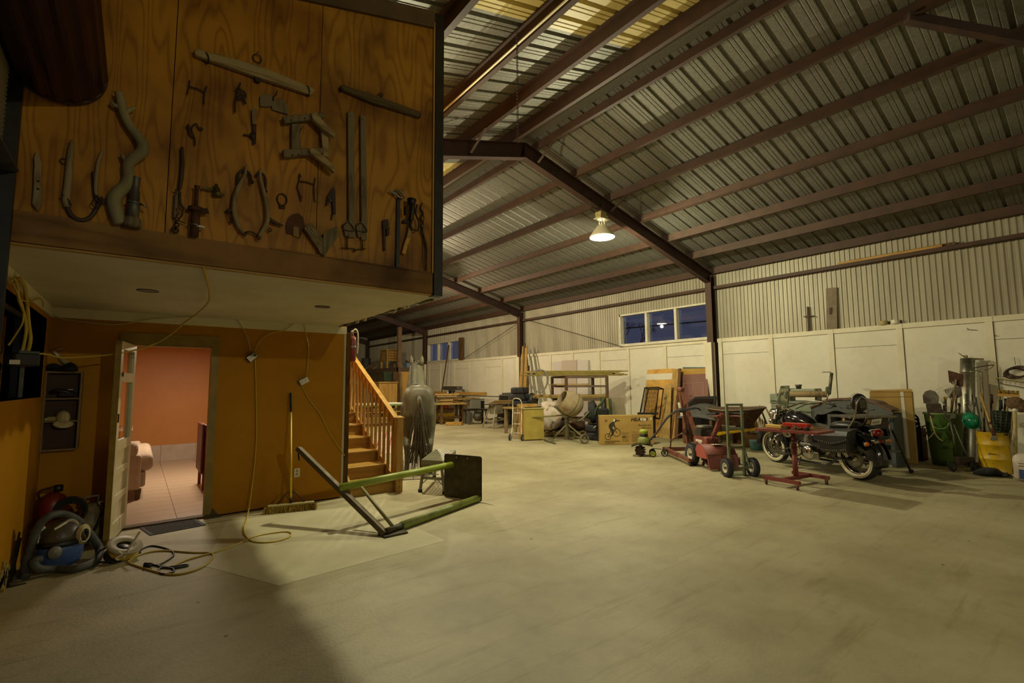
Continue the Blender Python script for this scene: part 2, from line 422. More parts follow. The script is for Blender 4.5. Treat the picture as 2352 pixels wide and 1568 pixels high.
floor = struct('floor', MB().bx((-1.2, Y0-.2, -.15), (13.2, Y1+.2, 0)), MATS['concrete'], loc=(0, 0, 0))
def concrete_nodes():
    M = MATS['concrete']; nt = M.node_tree; N = nt.nodes; K = nt.links; b = N['Principled BSDF']
    src = b.inputs['Base Color'].links[0].from_socket
    tc = N.new('ShaderNodeTexCoord')
    n = N.new('ShaderNodeTexNoise'); n.inputs['Scale'].default_value = .45; n.inputs['Detail'].default_value = 9; n.inputs['Roughness'].default_value = .62; K.new(tc.outputs['Object'], n.inputs['Vector'])
    r = N.new('ShaderNodeValToRGB'); r.color_ramp.elements[0].position = .36; r.color_ramp.elements[1].position = .66
    r.color_ramp.elements[0].color = lin('#cdc9bd'); r.color_ramp.elements[1].color = (1, 1, 1, 1); K.new(n.outputs['Fac'], r.inputs[0])
    mx = N.new('ShaderNodeMix'); mx.data_type = 'RGBA'; mx.blend_type = 'MULTIPLY'; mx.inputs[0].default_value = 1; K.new(src, mx.inputs[6]); K.new(r.outputs[0], mx.inputs[7])
    # scattered dark specks and drips
    vo = N.new('ShaderNodeTexVoronoi'); vo.inputs['Scale'].default_value = 2.6; K.new(tc.outputs['Object'], vo.inputs['Vector'])
    vr = N.new('ShaderNodeValToRGB'); vr.color_ramp.elements[0].position = .022; vr.color_ramp.elements[1].position = .045
    vr.color_ramp.elements[0].color = lin('#8a7a5c'); vr.color_ramp.elements[1].color = (1, 1, 1, 1); K.new(vo.outputs['Distance'], vr.inputs[0])
    m2 = N.new('ShaderNodeMix'); m2.data_type = 'RGBA'; m2.blend_type = 'MULTIPLY'; m2.inputs[0].default_value = 1; K.new(mx.outputs[2], m2.inputs[6]); K.new(vr.outputs[0], m2.inputs[7])
    # long faint scratches
    mp = N.new('ShaderNodeMapping'); mp.inputs['Scale'].default_value = (.35, 3.2, 1); mp.inputs['Rotation'].default_value = (0, 0, .35); K.new(tc.outputs['Object'], mp.inputs[0])
    sn = N.new('ShaderNodeTexNoise'); sn.inputs['Scale'].default_value = 2.2; sn.inputs['Detail'].default_value = 10; sn.inputs['Roughness'].default_value = .7; K.new(mp.outputs[0], sn.inputs['Vector'])
    sr = N.new('ShaderNodeValToRGB'); sr.color_ramp.elements[0].position = .30; sr.color_ramp.elements[1].position = .46
    sr.color_ramp.elements[0].color = lin('#e2dccb'); sr.color_ramp.elements[1].color = (1, 1, 1, 1); K.new(sn.outputs['Fac'], sr.inputs[0])
    m3 = N.new('ShaderNodeMix'); m3.data_type = 'RGBA'; m3.blend_type = 'MULTIPLY'; m3.inputs[0].default_value = 1; K.new(m2.outputs[2], m3.inputs[6]); K.new(sr.outputs[0], m3.inputs[7])
    K.new(m3.outputs[2], b.inputs['Base Color'])
concrete_nodes()
# boundary of the light on the slab below the loft, put into a patch's colour
mat('lit_patch', '#a79d7a', .6, 0, '#b4ab89', 3, 6, bump=.06, bscale=40)
q = [at(520, 1196), at(835, 1160), at(1024, 1241), at(640, 1345), at(470, 1300)]
pp = MB().prism([(p.x, p.y, .0) for p in q], (0, 0, .0016)).build('lit_patch', MATS['lit_patch'], floor, world=True)
# narrow saw-cut joints in the slab
for a, b in (((1.5, -10, 0), (1.5, 4.2, 0)),):
    pass

# ---------------- roof
ceiling = thing('ceiling', None, None, (RX, 0, RZ), kind='structure')
def roof_sheet(side, mt, name='roof_sheet'):
    mb = MB(); w = .915
    prof = [(0, 0)]
    for k in range(3):
        y = .305*k
        prof += [(y+.05, 0), (y+.065, .03), (y+.105, .03), (y+.12, 0), (y+.17, 0), (y+.178, .007), (y+.19, 0), (y+.235, 0), (y+.243, .007), (y+.255, 0)]
    prof += [(w, 0)]
    xe = 13.15 if side > 0 else -1.15
    ze = zr(xe)
    vs = [(RX, y, RZ+z) for y, z in prof]+[(xe, y, ze+z) for y, z in prof]; n = len(prof)
    mb._add(vs, [(i, i+1, n+i+1, n+i) for i in range(n-1)])
    return mb.build(name, mt, ceiling, world=True)
sky = {}
for side in (1, -1):
    base = roof_sheet(side, MATS['roof_metal']); base.location = (0, Y0, 0)
    fib = base.data.copy(); fib.materials.clear(); fib.materials.append(MATS['fibreglass'])
    for k in range(1, 57):
        y = Y0+.915*k
        c = clone(base, 'roof_sheet', (0, y, 0), parent=ceiling)
        if side < 0 and k in (23, 24, 30): c.data = fib
RIDGE = MB().hexa([(RX-.22, Y0, zr(RX-.22)-.012), (RX+.22, Y0, zr(RX+.22)-.012), (RX+.22, Y1, zr(RX+.22)-.012), (RX-.22, Y1, zr(RX-.22)-.012), (RX-.22, Y0, zr(RX-.22)-.01), (RX+.22, Y0, zr(RX+.22)-.01), (RX+.22, Y1, zr(RX+.22)-.01), (RX-.22, Y1, zr(RX-.22)-.01)])
RIDGE.build('ridge_flashing', MATS['roof_metal'], ceiling, world=True)
for x in (6.17, 7.28, 8.38, 9.5, 10.62, 11.74, 12.8, 5.5, 4.55, 3.5, 2.45, 1.4, .35, -.7):
    t = zr(x)-.006; s = 1 if x > RX else -1; w = .065
    # Z-shaped purlin: web and two flanges
    p = [(x, t), (x+s*w, t-s*0), (x+s*w, t-.012), (x+.006*s, t-.012), (x+.006*s, t-.20), (x-s*w, t-.20), (x-s*w, t-.188), (x-.0*s, t-.188)]
    MB().prism([(a, Y0, b) for a, b in p], (0, Y1-Y0, 0)).build('purlin', MATS['red_iron'], ceiling, world=True)
def ibeam(mb, a, b, dep, wid, nrm):
    """I-beam whose top flange runs a-b; dep measured along -nrm, flange width along Y"""
    a = Vector(a); b = Vector(b); nrm = Vector(nrm).normalized()
    mb.bar(a-nrm*.006, b-nrm*.006, wid, .012, nrm)
    mb.bar(a-nrm*(dep-.006), b-nrm*(dep-.006), wid, .012, nrm)
    mb.bar(a-nrm*dep/2, b-nrm*dep/2, .01, dep-.024, nrm)
for fy in FRAMES:
    for side in (1, -1):
        xe = 12.75 if side > 0 else -.75
        nr = (.245, 0, 1) if side > 0 else (-.28, 0, 1)
        mb = MB(); ibeam(mb, (RX, fy, RZ-.21), (xe, fy, zr(xe)-.21), .30, .16, nr)
        mb.build('rafter', MATS['red_iron_dark'], ceiling, world=True)
    MB().bx((RX-.012, fy-.08, RZ-.52), (RX+.012, fy+.08, RZ-.215)).build('ridge_plate', MATS['red_iron_dark'], ceiling, world=True)
    for x in (6.17, 8.38, 4.55, 2.45):
        if not (fy in (7.04, 15.6)): continue
        s = 1 if x > RX else -1
        MB().bar((x, fy-.55, zr(x)-.2), (x, fy-.05, zr(x)-.47), .05, .012, (0, 1, 1)).build('flange_brace', MATS['red_iron'], ceiling, world=True)
# a bracing channel slung below the purlins, and the fluorescent-white conduit on a purlin
a = Vector((7.24, 1.28, 6.0)); b = Vector((8.38, .42, 5.72)); d = b-a
MB().bar(a-d*.02, a+d*2.2, .09, .12).build('roof_brace', MATS['red_iron_dark'], ceiling, world=True)
a = at(1012, 252, X=3.45); b = at(1300, -8, X=3.45)
a.z = b.z = zr(3.45)-.20
MB().tube([(3.44, -2, a.z), (3.44, 7.0, a.z)], .014, 8).build('conduit', MATS['cord_white'], ceiling, world=True)

# ---------------- right wall
WR = thing('wall_right', None, None, (XW, 0, 0), kind='structure')
def metal_sheets(a, b, z0, z1, mt, X=XW, pitch=.1, name='metal_sheet', parent=WR, amp=.021):
    n = max(1, round((b-a)/.9)); w = (b-a)/n; k = max(2, round(w/pitch)); p = w/k
    prof = []
    for i in range(k):
        y = i*p; prof += [(y, 0), (y+p*.28, 0), (y+p*.42, amp), (y+p*.86, amp)]
    prof.append((w, 0)); m_ = len(prof); mb = MB()
    mb._add([(X+x, a+y, z0) for y, x in prof]+[(X+x, a+y, z1) for y, x in prof], [(i, i+1, m_+i+1, m_+i) for i in range(m_-1)])
    base = mb.build(name, mt, parent, world=True)
    for i in range(1, n): clone(base, name, (0, w*i, 0), parent=parent)
wm = MATS['wall_metal']
metal_sheets(Y0, 7.18, 2.7, 4.88, wm)
metal_sheets(7.18, 10.38, 3.86, 4.88, wm)
metal_sheets(10.38, 20.6, 2.7, 4.88, wm)
metal_sheets(20.6, 24.0, 3.82, 4.88, wm)
metal_sheets(24.0, Y1, 2.7, 4.88, wm)
bat = [1.43-1.36*k for k in range(14, 0, -1)]+[1.43, 2.8, 4.09, 5.45, 6.81, 7.25, 8.6, 10.02, 11.3, 12.6, 13.82, 15.15, 15.9, 17.01, 18.36, 19.74, 21.13, 22.56, 23.8, 24.6, 26, 27.4, 28.8, 30.2, 31.6, 32.95]
for i in range(len(bat)-1):
    a, b = bat[i], bat[i+1]
    if b-a < .8: continue
    cut = 2.34 if i % 2 else None
    if cut:
        MB().bx((12.84, a+.012, .0), (12.865, b, cut-.004)).build('panel', MATS['white_ply'], WR, world=True)
        MB().bx((12.84, a+.012, cut+.004), (12.865, b, 2.68)).build('panel', MATS['white_ply'], WR, world=True)
    else:
        MB().bx((12.84, a+.012, .0), (12.865, b, 2.68)).build('panel', MATS['white_ply'], WR, world=True)
for y in bat:
    MB().bx((12.815, y+.01, 0), (12.862, y+.12, 2.69)).build('batten', MATS['white_batten'], WR, world=True)
for i in range(len(bat)-1):
    MB().bx((12.81, bat[i]+.003, 2.685), (12.9, bat[i+1]-.003, 2.79)).build('top_rail', MATS['white_batten'], WR, world=True)
MB().bx((12.872, Y0, 0), (12.885, Y1, 2.7)).build('backing', MATS['dark_hall'], WR, world=True)
for z in (4.24,):
    for i in range(len(FRAMES)-1):
        MB().bx((12.74, FRAMES[i]+.09, z-.04), (12.88, FRAMES[i+1]-.09, z+.04)).build('girt', MATS['red_iron'], WR, world=True)
for fy in FRAMES:
    mb = MB(); mb.bx((12.6, fy-.09, 0), (12.612, fy+.09, 4.55)); mb.bx((12.788, fy-.09, 0), (12.8, fy+.09, 4.6)); mb.bx((12.612, fy-.006, 0), (12.788, fy+.006, 4.55))
    mb.build('column', MATS['red_iron'], WR, world=True)
    MB().bx((12.585, fy-.035, 0), (12.84, fy+.17, 2.685)).build('column_boxing', MATS['white_batten'], WR, world=True)
# cable X-bracing on the wall bay between the second and third frame
for p, q in (((1062, 826), (1196, 738)), ((1208, 734), (1432, 797))):
    MB().tube([at(*p, X=12.7), at(*q, X=12.7)], .011, 6).build('brace_cable', MATS['red_iron'], WR, world=True)
for n_, (ya, yb, za, zb) in enumerate(((7.18, 10.38, 2.80, 3.86), (20.6, 24.0, 2.79, 3.82)), 1):
    wd = thing('window_%d' % n_, None, None, (XW, (ya+yb)/2, za), kind='structure')
    fm = MATS['white_metal']
    MB().bx((12.78, ya, za), (12.98, ya+.05, zb)).build('jamb', fm, wd, world=True)
    MB().bx((12.78, yb-.05, za), (12.98, yb, zb)).build('jamb', fm, wd, world=True)
    MB().bx((12.78, ya, zb-.05), (12.98, yb, zb)).build('head', fm, wd, world=True)
    MB().bx((12.76, ya-.02, za-.02), (12.99, yb+.02, za+.06)).build('window_sill', fm, wd, world=True)
    for k in (1, 2):
        y = ya+(yb-ya)*k/3
        MB().bx((12.80, y-.04, za+.06), (12.97, y+.04, zb-.05)).build('mullion', fm, wd, world=True)
    for k in range(3):
        a = ya+(yb-ya)*k/3+.03; b = ya+(yb-ya)*(k+1)/3-.03
        MB().bx((12.94, a, za+.05), (12.944, b, zb-.04)).build('pane', MATS['window_glass'], wd, world=True)
# timber beside the far window
one('timber_plank', MB().bx((12.70, 20.22, 2.79), (12.8, 20.56, 3.9)), MATS['dark_wood'], 'dark brown plank standing beside the far high window', 'plank')

# ---------------- left, back and front walls
WL = struct('wall_left', MB().bx((XLW-.05, Y0, 0), (XLW, .4, 4.75)).bx((XLW-.05, .4, 3.6), (XLW, 3.9, 4.75)).bx((XLW-.05, 3.9, 2.5), (XLW, Y1, 4.75)).bx((XLW-.05, 6.6, 0), (XLW, Y1, 2.5)).bx((XLW-.05, 3.9, 0), (XLW, 6.6, 1.3)), MATS['wall_metal'])
WB = thing('wall_back', None, None, (6, Y1, 0), kind='structure')
def gable(Y, nm, mt):
    mb = MB(); xs = [-1.15+.1*i for i in range(144)]
    top = []; 
    for i in range(len(xs)-1):
        x0, x1 = xs[i], xs[i+1]; o = .015 if i % 2 else 0; o2 = o
        mb._add([(x0, Y+o, 0), (x1, Y+o, 0), (x1, Y+o, zr(x1)+.05), (x0, Y+o, zr(x0)+.05)], [(0, 1, 2, 3)])
        mb._add([(x1, Y, 0), (x1, Y+.015, 0), (x1, Y+.015, zr(x1)), (x1, Y, zr(x1))], [(0, 1, 2, 3)])
    return mb
gable(Y1, 'metal_cladding', wm).build('metal_cladding', wm, WB, world=True)
WF = thing('wall_front', None, None, (6, Y0, 0), kind='structure')
gable(Y0, 'metal_cladding', wm).build('metal_cladding', wm, WF, world=True)

# ---------------- small room with the orange partition wall
YO = 6.84
XA, XB = -.74, 2.34
ZC = 2.39
DX0, DX1, DZ = -.08, .70, 2.04
orange = MATS['orange_paint']
WP = struct('wall_partition', MB().bx((XA-.1, YO, 0), (DX0-.06, YO+.11, ZC+.1)).bx((DX1+.06, YO, 0), (XB, YO+.11, ZC+.1)).bx((DX0-.06, YO, DZ+.08), (DX1+.06, YO+.11, ZC+.1)), orange, loc=(0, YO, 0))
# left wall of the porch with its window opening
wy0, wy1, wz0, wz1 = 4.55, 6.62, 1.46, 2.24
WS = struct('wall_porch', MB().bx((XA-.14, 3.98, 0), (XA, YO, wz0)).bx((XA-.14, 3.98, wz1), (XA, YO, ZC)).bx((XA-.14, 3.98, wz0), (XA, wy0, wz1)).bx((XA-.14, wy1, wz0), (XA, YO, wz1)), orange, loc=(XA, 5, 0))
wd = thing('window_3', None, None, (XA-.1, 5.6, wz0), kind='structure')
mat('jamb_dark', '#2c2014', .8, 0, '#4a3a24', 40, 3, lo=.5, hi=.75)
MB().bx((XA-.20, wy1, wz0-.02), (XA-.005, wy1+.02, wz1)).build('jamb', MATS['jamb_dark'], wd, world=True)
MB().bx((XA-.20, wy0, wz1), (XA-.005, wy1, wz1+.02)).build('head', MATS['jamb_dark'], wd, world=True)
MB().bx((XA-.20, wy0, wz0-.02), (XA-.005, wy1, wz0)).build('window_sill', MATS['jamb_dark'], wd, world=True)
MB().bx((XA-.16, wy1-.03, wz0), (XA-.13, wy1, wz1)).build('sash', MATS['dull_steel'], wd, world=True)
MB().bx((XA-.16, wy0, wz1-.03), (XA-.13, wy1-.03, wz1)).build('sash', MATS['dull_steel'], wd, world=True)
MB().bx((XA-.15, wy0, wz0), (XA-.145, wy1-.03, wz1-.03)).build('pane', MATS['window_glass'], wd, world=True)
# dark neighbouring shed seen through that window
sh = thing('neighbour_shed', 'dark ribbed metal shed outside the porch window', 'shed', (-1.9, 7.5, 0))
mb = MB()
for i in range(190):
    y = 3+.22*i; mb.bx((-1.92, y, 0), (-1.88, y+.13, 5.5))
mb.bx((-2.0, 3, 0), (-1.92, 45, 5.5)); mb.build('ribbed_wall', mat('shed_metal', '#34383f', .6, .2), sh, world=True)
MB().bx((-2.2, 2.9, 5.5), (-1.8, 45.1, 5.6)).build('eave', MATS['dull_steel'], sh, world=True)
# soffit (ceiling of the porch) with white crown boards
SO = struct('ceiling_porch', MB().bx((XA-.1, 3.97, ZC), (2.22, YO+.1, ZC+.13)), MATS['off_white'], loc=(0, 5, ZC))
mat('crown_white', '#dcd4b4', .65, 0, '#d0c7a4', 3, 4)
struct('trim_1', MB().bx((XA, YO-.012, ZC-.105), (XB, YO-.0005, ZC-.001)), MATS['crown_white'])
struct('trim_2', MB().bx((XA+.0005, 4.0, ZC-.105), (XA+.012, YO-.013, ZC-.001)), MATS['crown_white'])
# torn plaster edge of the soffit
mb = MB(); y = 3.98
while y < 6.8:
    L = rnd.uniform(.06, .2); mb.box((2.225+rnd.uniform(-.01, .015), y+L/2, ZC+.03+rnd.uniform(-.02, .02)), (.03, L, rnd.uniform(.03, .09))); y += L
mb.build('torn_edge', mat('torn_plaster', '#8a8060', .9, 0, '#2e2413', 14, 4, lo=.4, hi=.6), SO, world=True)
for i in range(9):
    y = rnd.uniform(4.0, 6.7); MB().ball((2.225, y, ZC-.005), (.018, rnd.uniform(.02, .06), rnd.uniform(.01, .03)), 7, 4).build('foam_lump', mat('foam', '#cbbd8d', .9), SO, world=True)
# end post of the partition
struct('trim_3', MB().bx((XB, YO-.03, 0), (XB+.055, YO+.12, 2.3)), wood('post_wood', '#5b4014', '#3d2a0c', 2, 6, 10, .8))
struct('trim_4', MB().bx((XB-.03, YO-.006, 0), (XB-.0, YO, 2.28)), MATS['off_white'])
# remaining room walls
ro = MATS['room_orange']
struct('wall_room_back', MB().bx((XA-.1, 12.4, 0), (XB, 12.5, ZC)), ro)
struct('wall_room_left', MB().bx((XA-.1, YO+.11, 0), (XA, 12.4, ZC)), ro)
struct('wall_room_right', MB().bx((XB-.06, YO+.11, 0), (XB, 12.4, ZC)), ro)
struct('ceiling_room', MB().bx((XA-.1, YO+.1, ZC), (XB, 12.5, ZC+.1)), MATS['off_white'])
FR = thing('floor_room', None, None, (.8, 9.6, 0), kind='structure')
MB().bx((XA, YO+.0, .0), (XB-.06, 12.4, .012)).build('grout', mat('grout', '#7b5436', .8), FR, world=True)
tl = None
for i in range(6):
    for j in range(20):
        x = XA+.57*i+.05; y = YO+.09+.29*j
        if x > 2.3: continue
        if tl is None: tl = MB().bx((x, y, .005), (x+.564, y+.284, .018)).build('tile', MATS['tile_floor'], FR, world=True); x0_, y0_ = x, y
        else: clone(tl, 'tile', (x-x0_, y-y0_, 0), parent=FR)
BB = thing('baseboard_room', None, None, (.8, 12.39, 0), kind='structure')
tl = None
for i in range(6):
    x = XA+.6*i
    if x+.59 > XB-.06: w_ = XB-.065-x
    else: w_ = .594
    if w_ > .1: MB().bx((x, 12.38, .018), (x+w_, 12.399, .34)).build('tile', MATS['marble'], BB, world=True)
# door frame (olive stained wood)
df = thing('door_frame', 'olive stained wooden frame around the open doorway in orange wall', 'door frame', ((DX0+DX1)/2, YO, 0))
dt = MATS['door_trim']
MB().bx((DX0-.02, YO-.005, 0), (DX0, YO+.13, DZ)).build('jamb', dt, df, world=True)
MB().bx((DX1, YO-.02, 0), (DX1+.025, YO+.13, DZ)).build('jamb', dt, df, world=True)
MB().bx((DX1+.025, YO-.016, 0), (DX1+.075, YO-.002, DZ+.06)).build('casing', dt, df, world=True)
MB().bx((DX0-.09, YO-.018, DZ+.0), (DX1+.075, YO-.002, DZ+.12)).build('head_casing', dt, df, world=True)
MB().bx((DX0-.02, YO-.0, DZ-.02), (DX1+.02, YO+.13, DZ)).build('head_jamb', dt, df, world=True)
MB().bx((DX0, YO-.02, 0), (DX1, YO+.1, .022)).build('threshold', MATS['dark_wood'], df, world=True)
# the open door, hinged on the left jamb and swung towards us
dang = math.radians(-99.0)
dr = thing('door_1', None, None, (-.045, YO+.13, .022), dang, kind='structure')
DW, DH, DT = .75, 2.0, .05
wdm = MATS['white_door']
def dbx(x0, x1, z0, z1, y0=-DT/2, y1=DT/2, nm='rail', m_=wdm): return MB().bx((x0, y0, z0), (x1, y1, z1)).build(nm, m_, dr)
dbx(0, .10, 0, DH, nm='stile'); dbx(DW-.10, DW, 0, DH, nm='stile')
for z0, z1 in ((0, .16), (.37, .43), (.64, .70), (.88, .98), (1.58, 1.68), (1.92, DH)): dbx(.10, DW-.10, z0, z1)
for z0, z1 in ((.16, .37), (.43, .64), (.70, .88)): dbx(.10, DW-.10, z0, z1, -.008, .008, 'panel')
for z0, z1 in ((.98, 1.58), (1.68, 1.92)): dbx(.10, DW-.10, z0, z1, -.003, .003, 'pane', MATS['glass'])
dbx(DW, DW+.004, 0, DH, -DT/2, DT/2, 'edge_strip', mat('door_edge', '#8d7324', .6, 0, '#7a611a', 8, 3))
mb = MB().torus((DW-.055, DT/2+.012, 1.66), (0, 1, 0), .022, .004, 18, 6).tube([(DW-.055+.022, DT/2+.012, 1.66), (DW-.0, DT/2+.01, 1.66)], .004, 6); mb.build('ring_pull', MATS['iron'], dr)
mb = MB().bx((DW-.02, DT/2, 1.18), (DW-.012, DT/2+.012, 1.26)).bx((DW-.03, DT/2, 1.25), (DW-.005, DT/2+.01, 1.262)).bx((DW-.03, DT/2, 1.178), (DW-.005, DT/2+.01, 1.19)); mb.build('latch', MATS['iron'], dr)

# ---------------- the loft over the porch
YL = 3.92
lf = thing('wall_loft', None, None, (.75, YL, ZC), kind='structure')
MB().bx((XA-.02, YL-.012, ZC+.015), (2.13, YL+.04, ZC+.20)).build('beam', MATS['beam_wood'], lf, world=True)
MB().bx((XA-.02, YL+.005, ZC-.0), (2.13, YL+.04, ZC+.012)).build('bottom_lath', MATS['pine_x'], lf, world=True)
MB().bx((.75, YL-.02, ZC+.2), (2.13, YL+.02, ZC+.21)).build('ledge', MATS['beam_wood'], lf, world=True)
def zt(x): return 5.03+(x-2.1)*.28        # underside of the sloping head board
xs = [XA-.02, .098, 1.078, 2.12]
for i in range(3):
    a, b = xs[i]+.002, xs[i+1]-.003
    MB().hexa([(a, YL, ZC+.2), (b, YL, ZC+.2), (b, YL+.018, ZC+.2), (a, YL+.018, ZC+.2), (a, YL, zt(a)+.1), (b, YL, zt(b)+.1), (b, YL+.018, zt(b)+.1), (a, YL+.018, zt(a)+.1)]).build('plywood_panel', MATS['plywood'] if i != 2 else MATS['plywood_b'], lf, world=True)
MB().hexa([(XA, YL-.03, zt(XA)), (2.12, YL-.03, zt(2.12)), (2.12, YL-.002, zt(2.12)), (XA, YL-.002, zt(XA)), (XA, YL-.03, zt(XA)+.17), (2.12, YL-.03, zt(2.12)+.17), (2.12, YL-.002, zt(2.12)+.17), (XA, YL-.002, zt(XA)+.17)]).build('head_board', MATS['trim_brown'], lf, world=True)
MB().bx((2.135, YL-.03, ZC-.005), (2.225, YL+.07, 5.2)).build('corner_angle', MATS['black_steel'], lf, world=True)
MB().bx((2.12, YL-.02, ZC+.2), (2.132, YL, 5.1)).build('edge_lath', MATS['sheet_ply'], lf, world=True)
for z in (ZC+.06, ZC+.15):
    for x in (XA+.03,): MB().lathe([(.012, 0), (.012, .006), (.004, .01)], (x, YL-.014, z), (0, -1, 0), 8).build('bolt', MATS['steel'], lf, world=True)
MB().bx((XA-.02, YL-.016, ZC+.02), (XA+.05, YL-.012, ZC+.19)).build('end_bracket', MATS['black_steel'], lf, world=True)
# body of the loft behind
struct('wall_loft_side', MB().bx((2.14, YL+.07, ZC+.13), (2.2, 12.5, 5.3)).bx((2.2, YO+.1, ZC), (2.34, 12.5, ZC+.13)), MATS['plywood'])
struct('wall_loft_rear', MB().bx((XA-.1, 12.4, ZC+.1), (2.2, 12.5, 5.0)), MATS['plywood'])
# ---------------- roll-up door on the left wall
rd = thing('door_2', None, None, (-.6, 2.2, 0), kind='structure')
prof = []
for i in range(30):
    prof_a = 2*PI*i/30
mb = MB(); rings = []
for y in (.45, 3.885):
    ring = []
    for i in range(64):
        a = 2*PI*i/64; r = .222+(.006 if i % 4 < 2 else -.006); ring.append((-.47+r*math.cos(a), y, 3.52+r*math.sin(a)))
    rings.append(ring)
mb.loft(rings, sm=False); mb.build('rolled_curtain', MATS['maroon'], rd, world=True)
mb = MB(); prof = []
n = 26; z0 = 2.86; z1 = 3.55
pts = []
for i in range(n*2+1):
    z = z0+(z1-z0)*i/(n*2); x = -.685+(.012 if i % 2 else 0); pts.append((x, z))
mb._add([(x, .45, z) for x, z in pts]+[(x, 3.86, z) for x, z in pts], [(i, i+1, len(pts)+i+1, len(pts)+i) for i in range(len(pts)-1)])
mb.build('curtain', MATS['curtain'], rd, world=True)
MB().bx((-.72, .45, 2.80), (-.665, 3.86, 2.87)).bx((-.665, .45, 2.80), (-.60, 3.86, 2.815)).build('bottom_bar', MATS['dull_steel'], rd, world=True)
MB().bx((-.72, 3.86, 0), (-.615, 3.90, 3.34)).bx((-.72, 3.90, 0), (-.70, 3.96, 3.34)).build('guide', MATS['black_steel'], rd, world=True)
MB().prism([(-.71, 3.886, 3.34), (-.56, 3.886, 3.36), (-.47, 3.886, 3.52), (-.55, 3.886, 3.75), (-.71, 3.886, 3.75)], (0, .008, 0)).build('end_bracket', MATS['maroon'], rd, world=True)
MB().lathe([(.21, 0), (.228, 0), (.228, .012), (.21, .012), (.21, 0)], (-.47, 3.885, 3.52), (0, 1, 0), 40, cap=False).build('rim', MATS['red_iron'], rd, world=True)

# ================================================================ lamps, chain, recessed lights
def high_bay(x, y, z, label):
    t = thing('high_bay_lamp', label, 'lamp', (x, y, z))
    MB().lathe([(.05, .30), (.11, .26), (.19, .16), (.27, .04), (.285, .0), (.275, .0), (.255, .04), (.18, .15), (.10, .245), (.04, .28)], (0, 0, 0), n=28, cap=False).build('shade', MATS['lamp_white'], t)
    MB().lathe([(0, -.005), (.26, -.005), (.262, .004), (0, .006)], n=28).build('diffuser', MATS['lamp_glow'], t)
    mb = MB()
    for k in range(4):
        a = PI/4+PI/2*k; mb.cyl((.06*math.cos(a), .06*math.sin(a), .27), (.06*math.cos(a), .06*math.sin(a), .42), .012, 6)
    mb.build('socket_posts', MATS['lamp_white'], t)
    MB().box((0, 0, .42), (.34, .2, .015)).build('bracket', MATS['lamp_white'], t)
    MB().box((-.03, 0, .50), (.2, .17, .15)).build('ballast_box', MATS['khaki'], t, bevel=.008)
    MB().box((.12, 0, .47), (.06, .12, .09)).build('capacitor', MATS['khaki'], t)
    MB().cyl((0, 0, .57), (0, 0, .82), .012, 8).build('hanger', MATS['dull_steel'], t)
    MB().tube(smooth([(-.35, 0, .84), (-.36, 0, .70), (-.25, 0, .62), (-.08, 0, .66), (0, 0, .70)]), .01, 6).build('feed_cable', MATS['black_plastic'], t)
    return t
for i, L in enumerate(LAMPS):
    hz = zr(L[0])-.52
    t = high_bay(L[0], L[1], L[2], ['white high bay lamp hanging from the rafter beside the high window wall', 'white high bay lamp hanging above the wooden staircase', 'white high bay lamp hanging from the far rafter behind the loft', 'white high bay lamp hanging over the far workshop tables', 'white high bay lamp added unseen behind the viewer near the right wall', 'white high bay lamp added unseen behind the viewer to light the loft'][i])
# hanging chain
ch = thing('hanging_chain', 'thin dark chain hanging from the roof purlin', 'chain', (3.28, 4.05, 5.1))
cx, cy = at(1188, 160, X=3.28).x, at(1188, 160, X=3.28).y
mb = MB(); z = 3.9
zt_ = zr(3.28)-.2
ztop = zt_; zbot = at(1190, 325, X=3.28).z
k = 0; z = zbot
while z < ztop:
    mb.torus((cx, cy, z), (1, 0, 0) if k % 2 else (0, 1, 0), .013, .0035, 8, 4); z += .021; k += 1
mb.build('links', MATS['iron'], ch, world=True)
for n_, p in enumerate(((340, 667), (741, 704))):
    c = at(*p, Z=ZC)
    t = thing('recessed_light', ['unlit recessed downlight in porch soffit above the doorway', 'unlit recessed downlight in porch soffit above the push broom'][n_], 'light', c)
    MB().lathe([(.075, -.001), (.08, -.006), (.065, -.006), (.06, -.001)], n=24, cap=False).build('trim_ring', MATS['dull_steel'], t)
    MB().lathe([(0, -.002), (.062, -.002)], n=24, cap=False).build('lens', mat('downlight_lens', '#8a7d62', .5, 0, '#2c2418', 25, 2), t)

# ================================================================ staircase
st = thing('staircase', 'varnished wooden staircase with square balusters beside the orange wall', 'staircase', (2.75, 6.72, 0))
SX0, SX1, SY, SR, SU = XB+.07, 3.06, 6.72, .18, .33
sw = MATS['stair_wood']
for k in range(13):
    y = SY+SU*k; z = SR*k
    MB().bx((SX0, y, z), (SX1, y+.018, z+SR-.03)).build('riser', sw, st, world=True)
    MB().bx((SX0, y-.028, z+SR-.03), (SX1, y+SU+.01, z+SR)).build('tread', sw, st, world=True, bevel=.006)
for x in (SX0-.012, SX1):
    a = 13
    MB().prism([(x, SY-.02, 0), (x, SY+.25, 0), (x, SY+SU*a, SR*a-.16), (x, SY+SU*a, SR*a+.06), (x, SY-.02, SR*.9)], (.035, 0, 0)).build('stringer', MATS['pine_y'], st, world=True)
MB().bx((3.035, 6.61, 0), (3.135, 6.71, 1.06)).build('newel_post', MATS['pine'], st, world=True)
c = V(3.085, 6.66, 1.06)
MB().bx((3.02, 6.595, 1.06), (3.15, 6.725, 1.078)).loft([[(c.x-.055, c.y-.055, 1.078), (c.x+.055, c.y-.055, 1.078), (c.x+.055, c.y+.055, 1.078), (c.x-.055, c.y+.055, 1.078)], [(c.x-.02, c.y-.02, 1.10), (c.x+.02, c.y-.02, 1.10), (c.x+.02, c.y+.02, 1.10), (c.x-.02, c.y+.02, 1.10)]], sm=False).build('newel_cap', MATS['pine'], st, world=True)
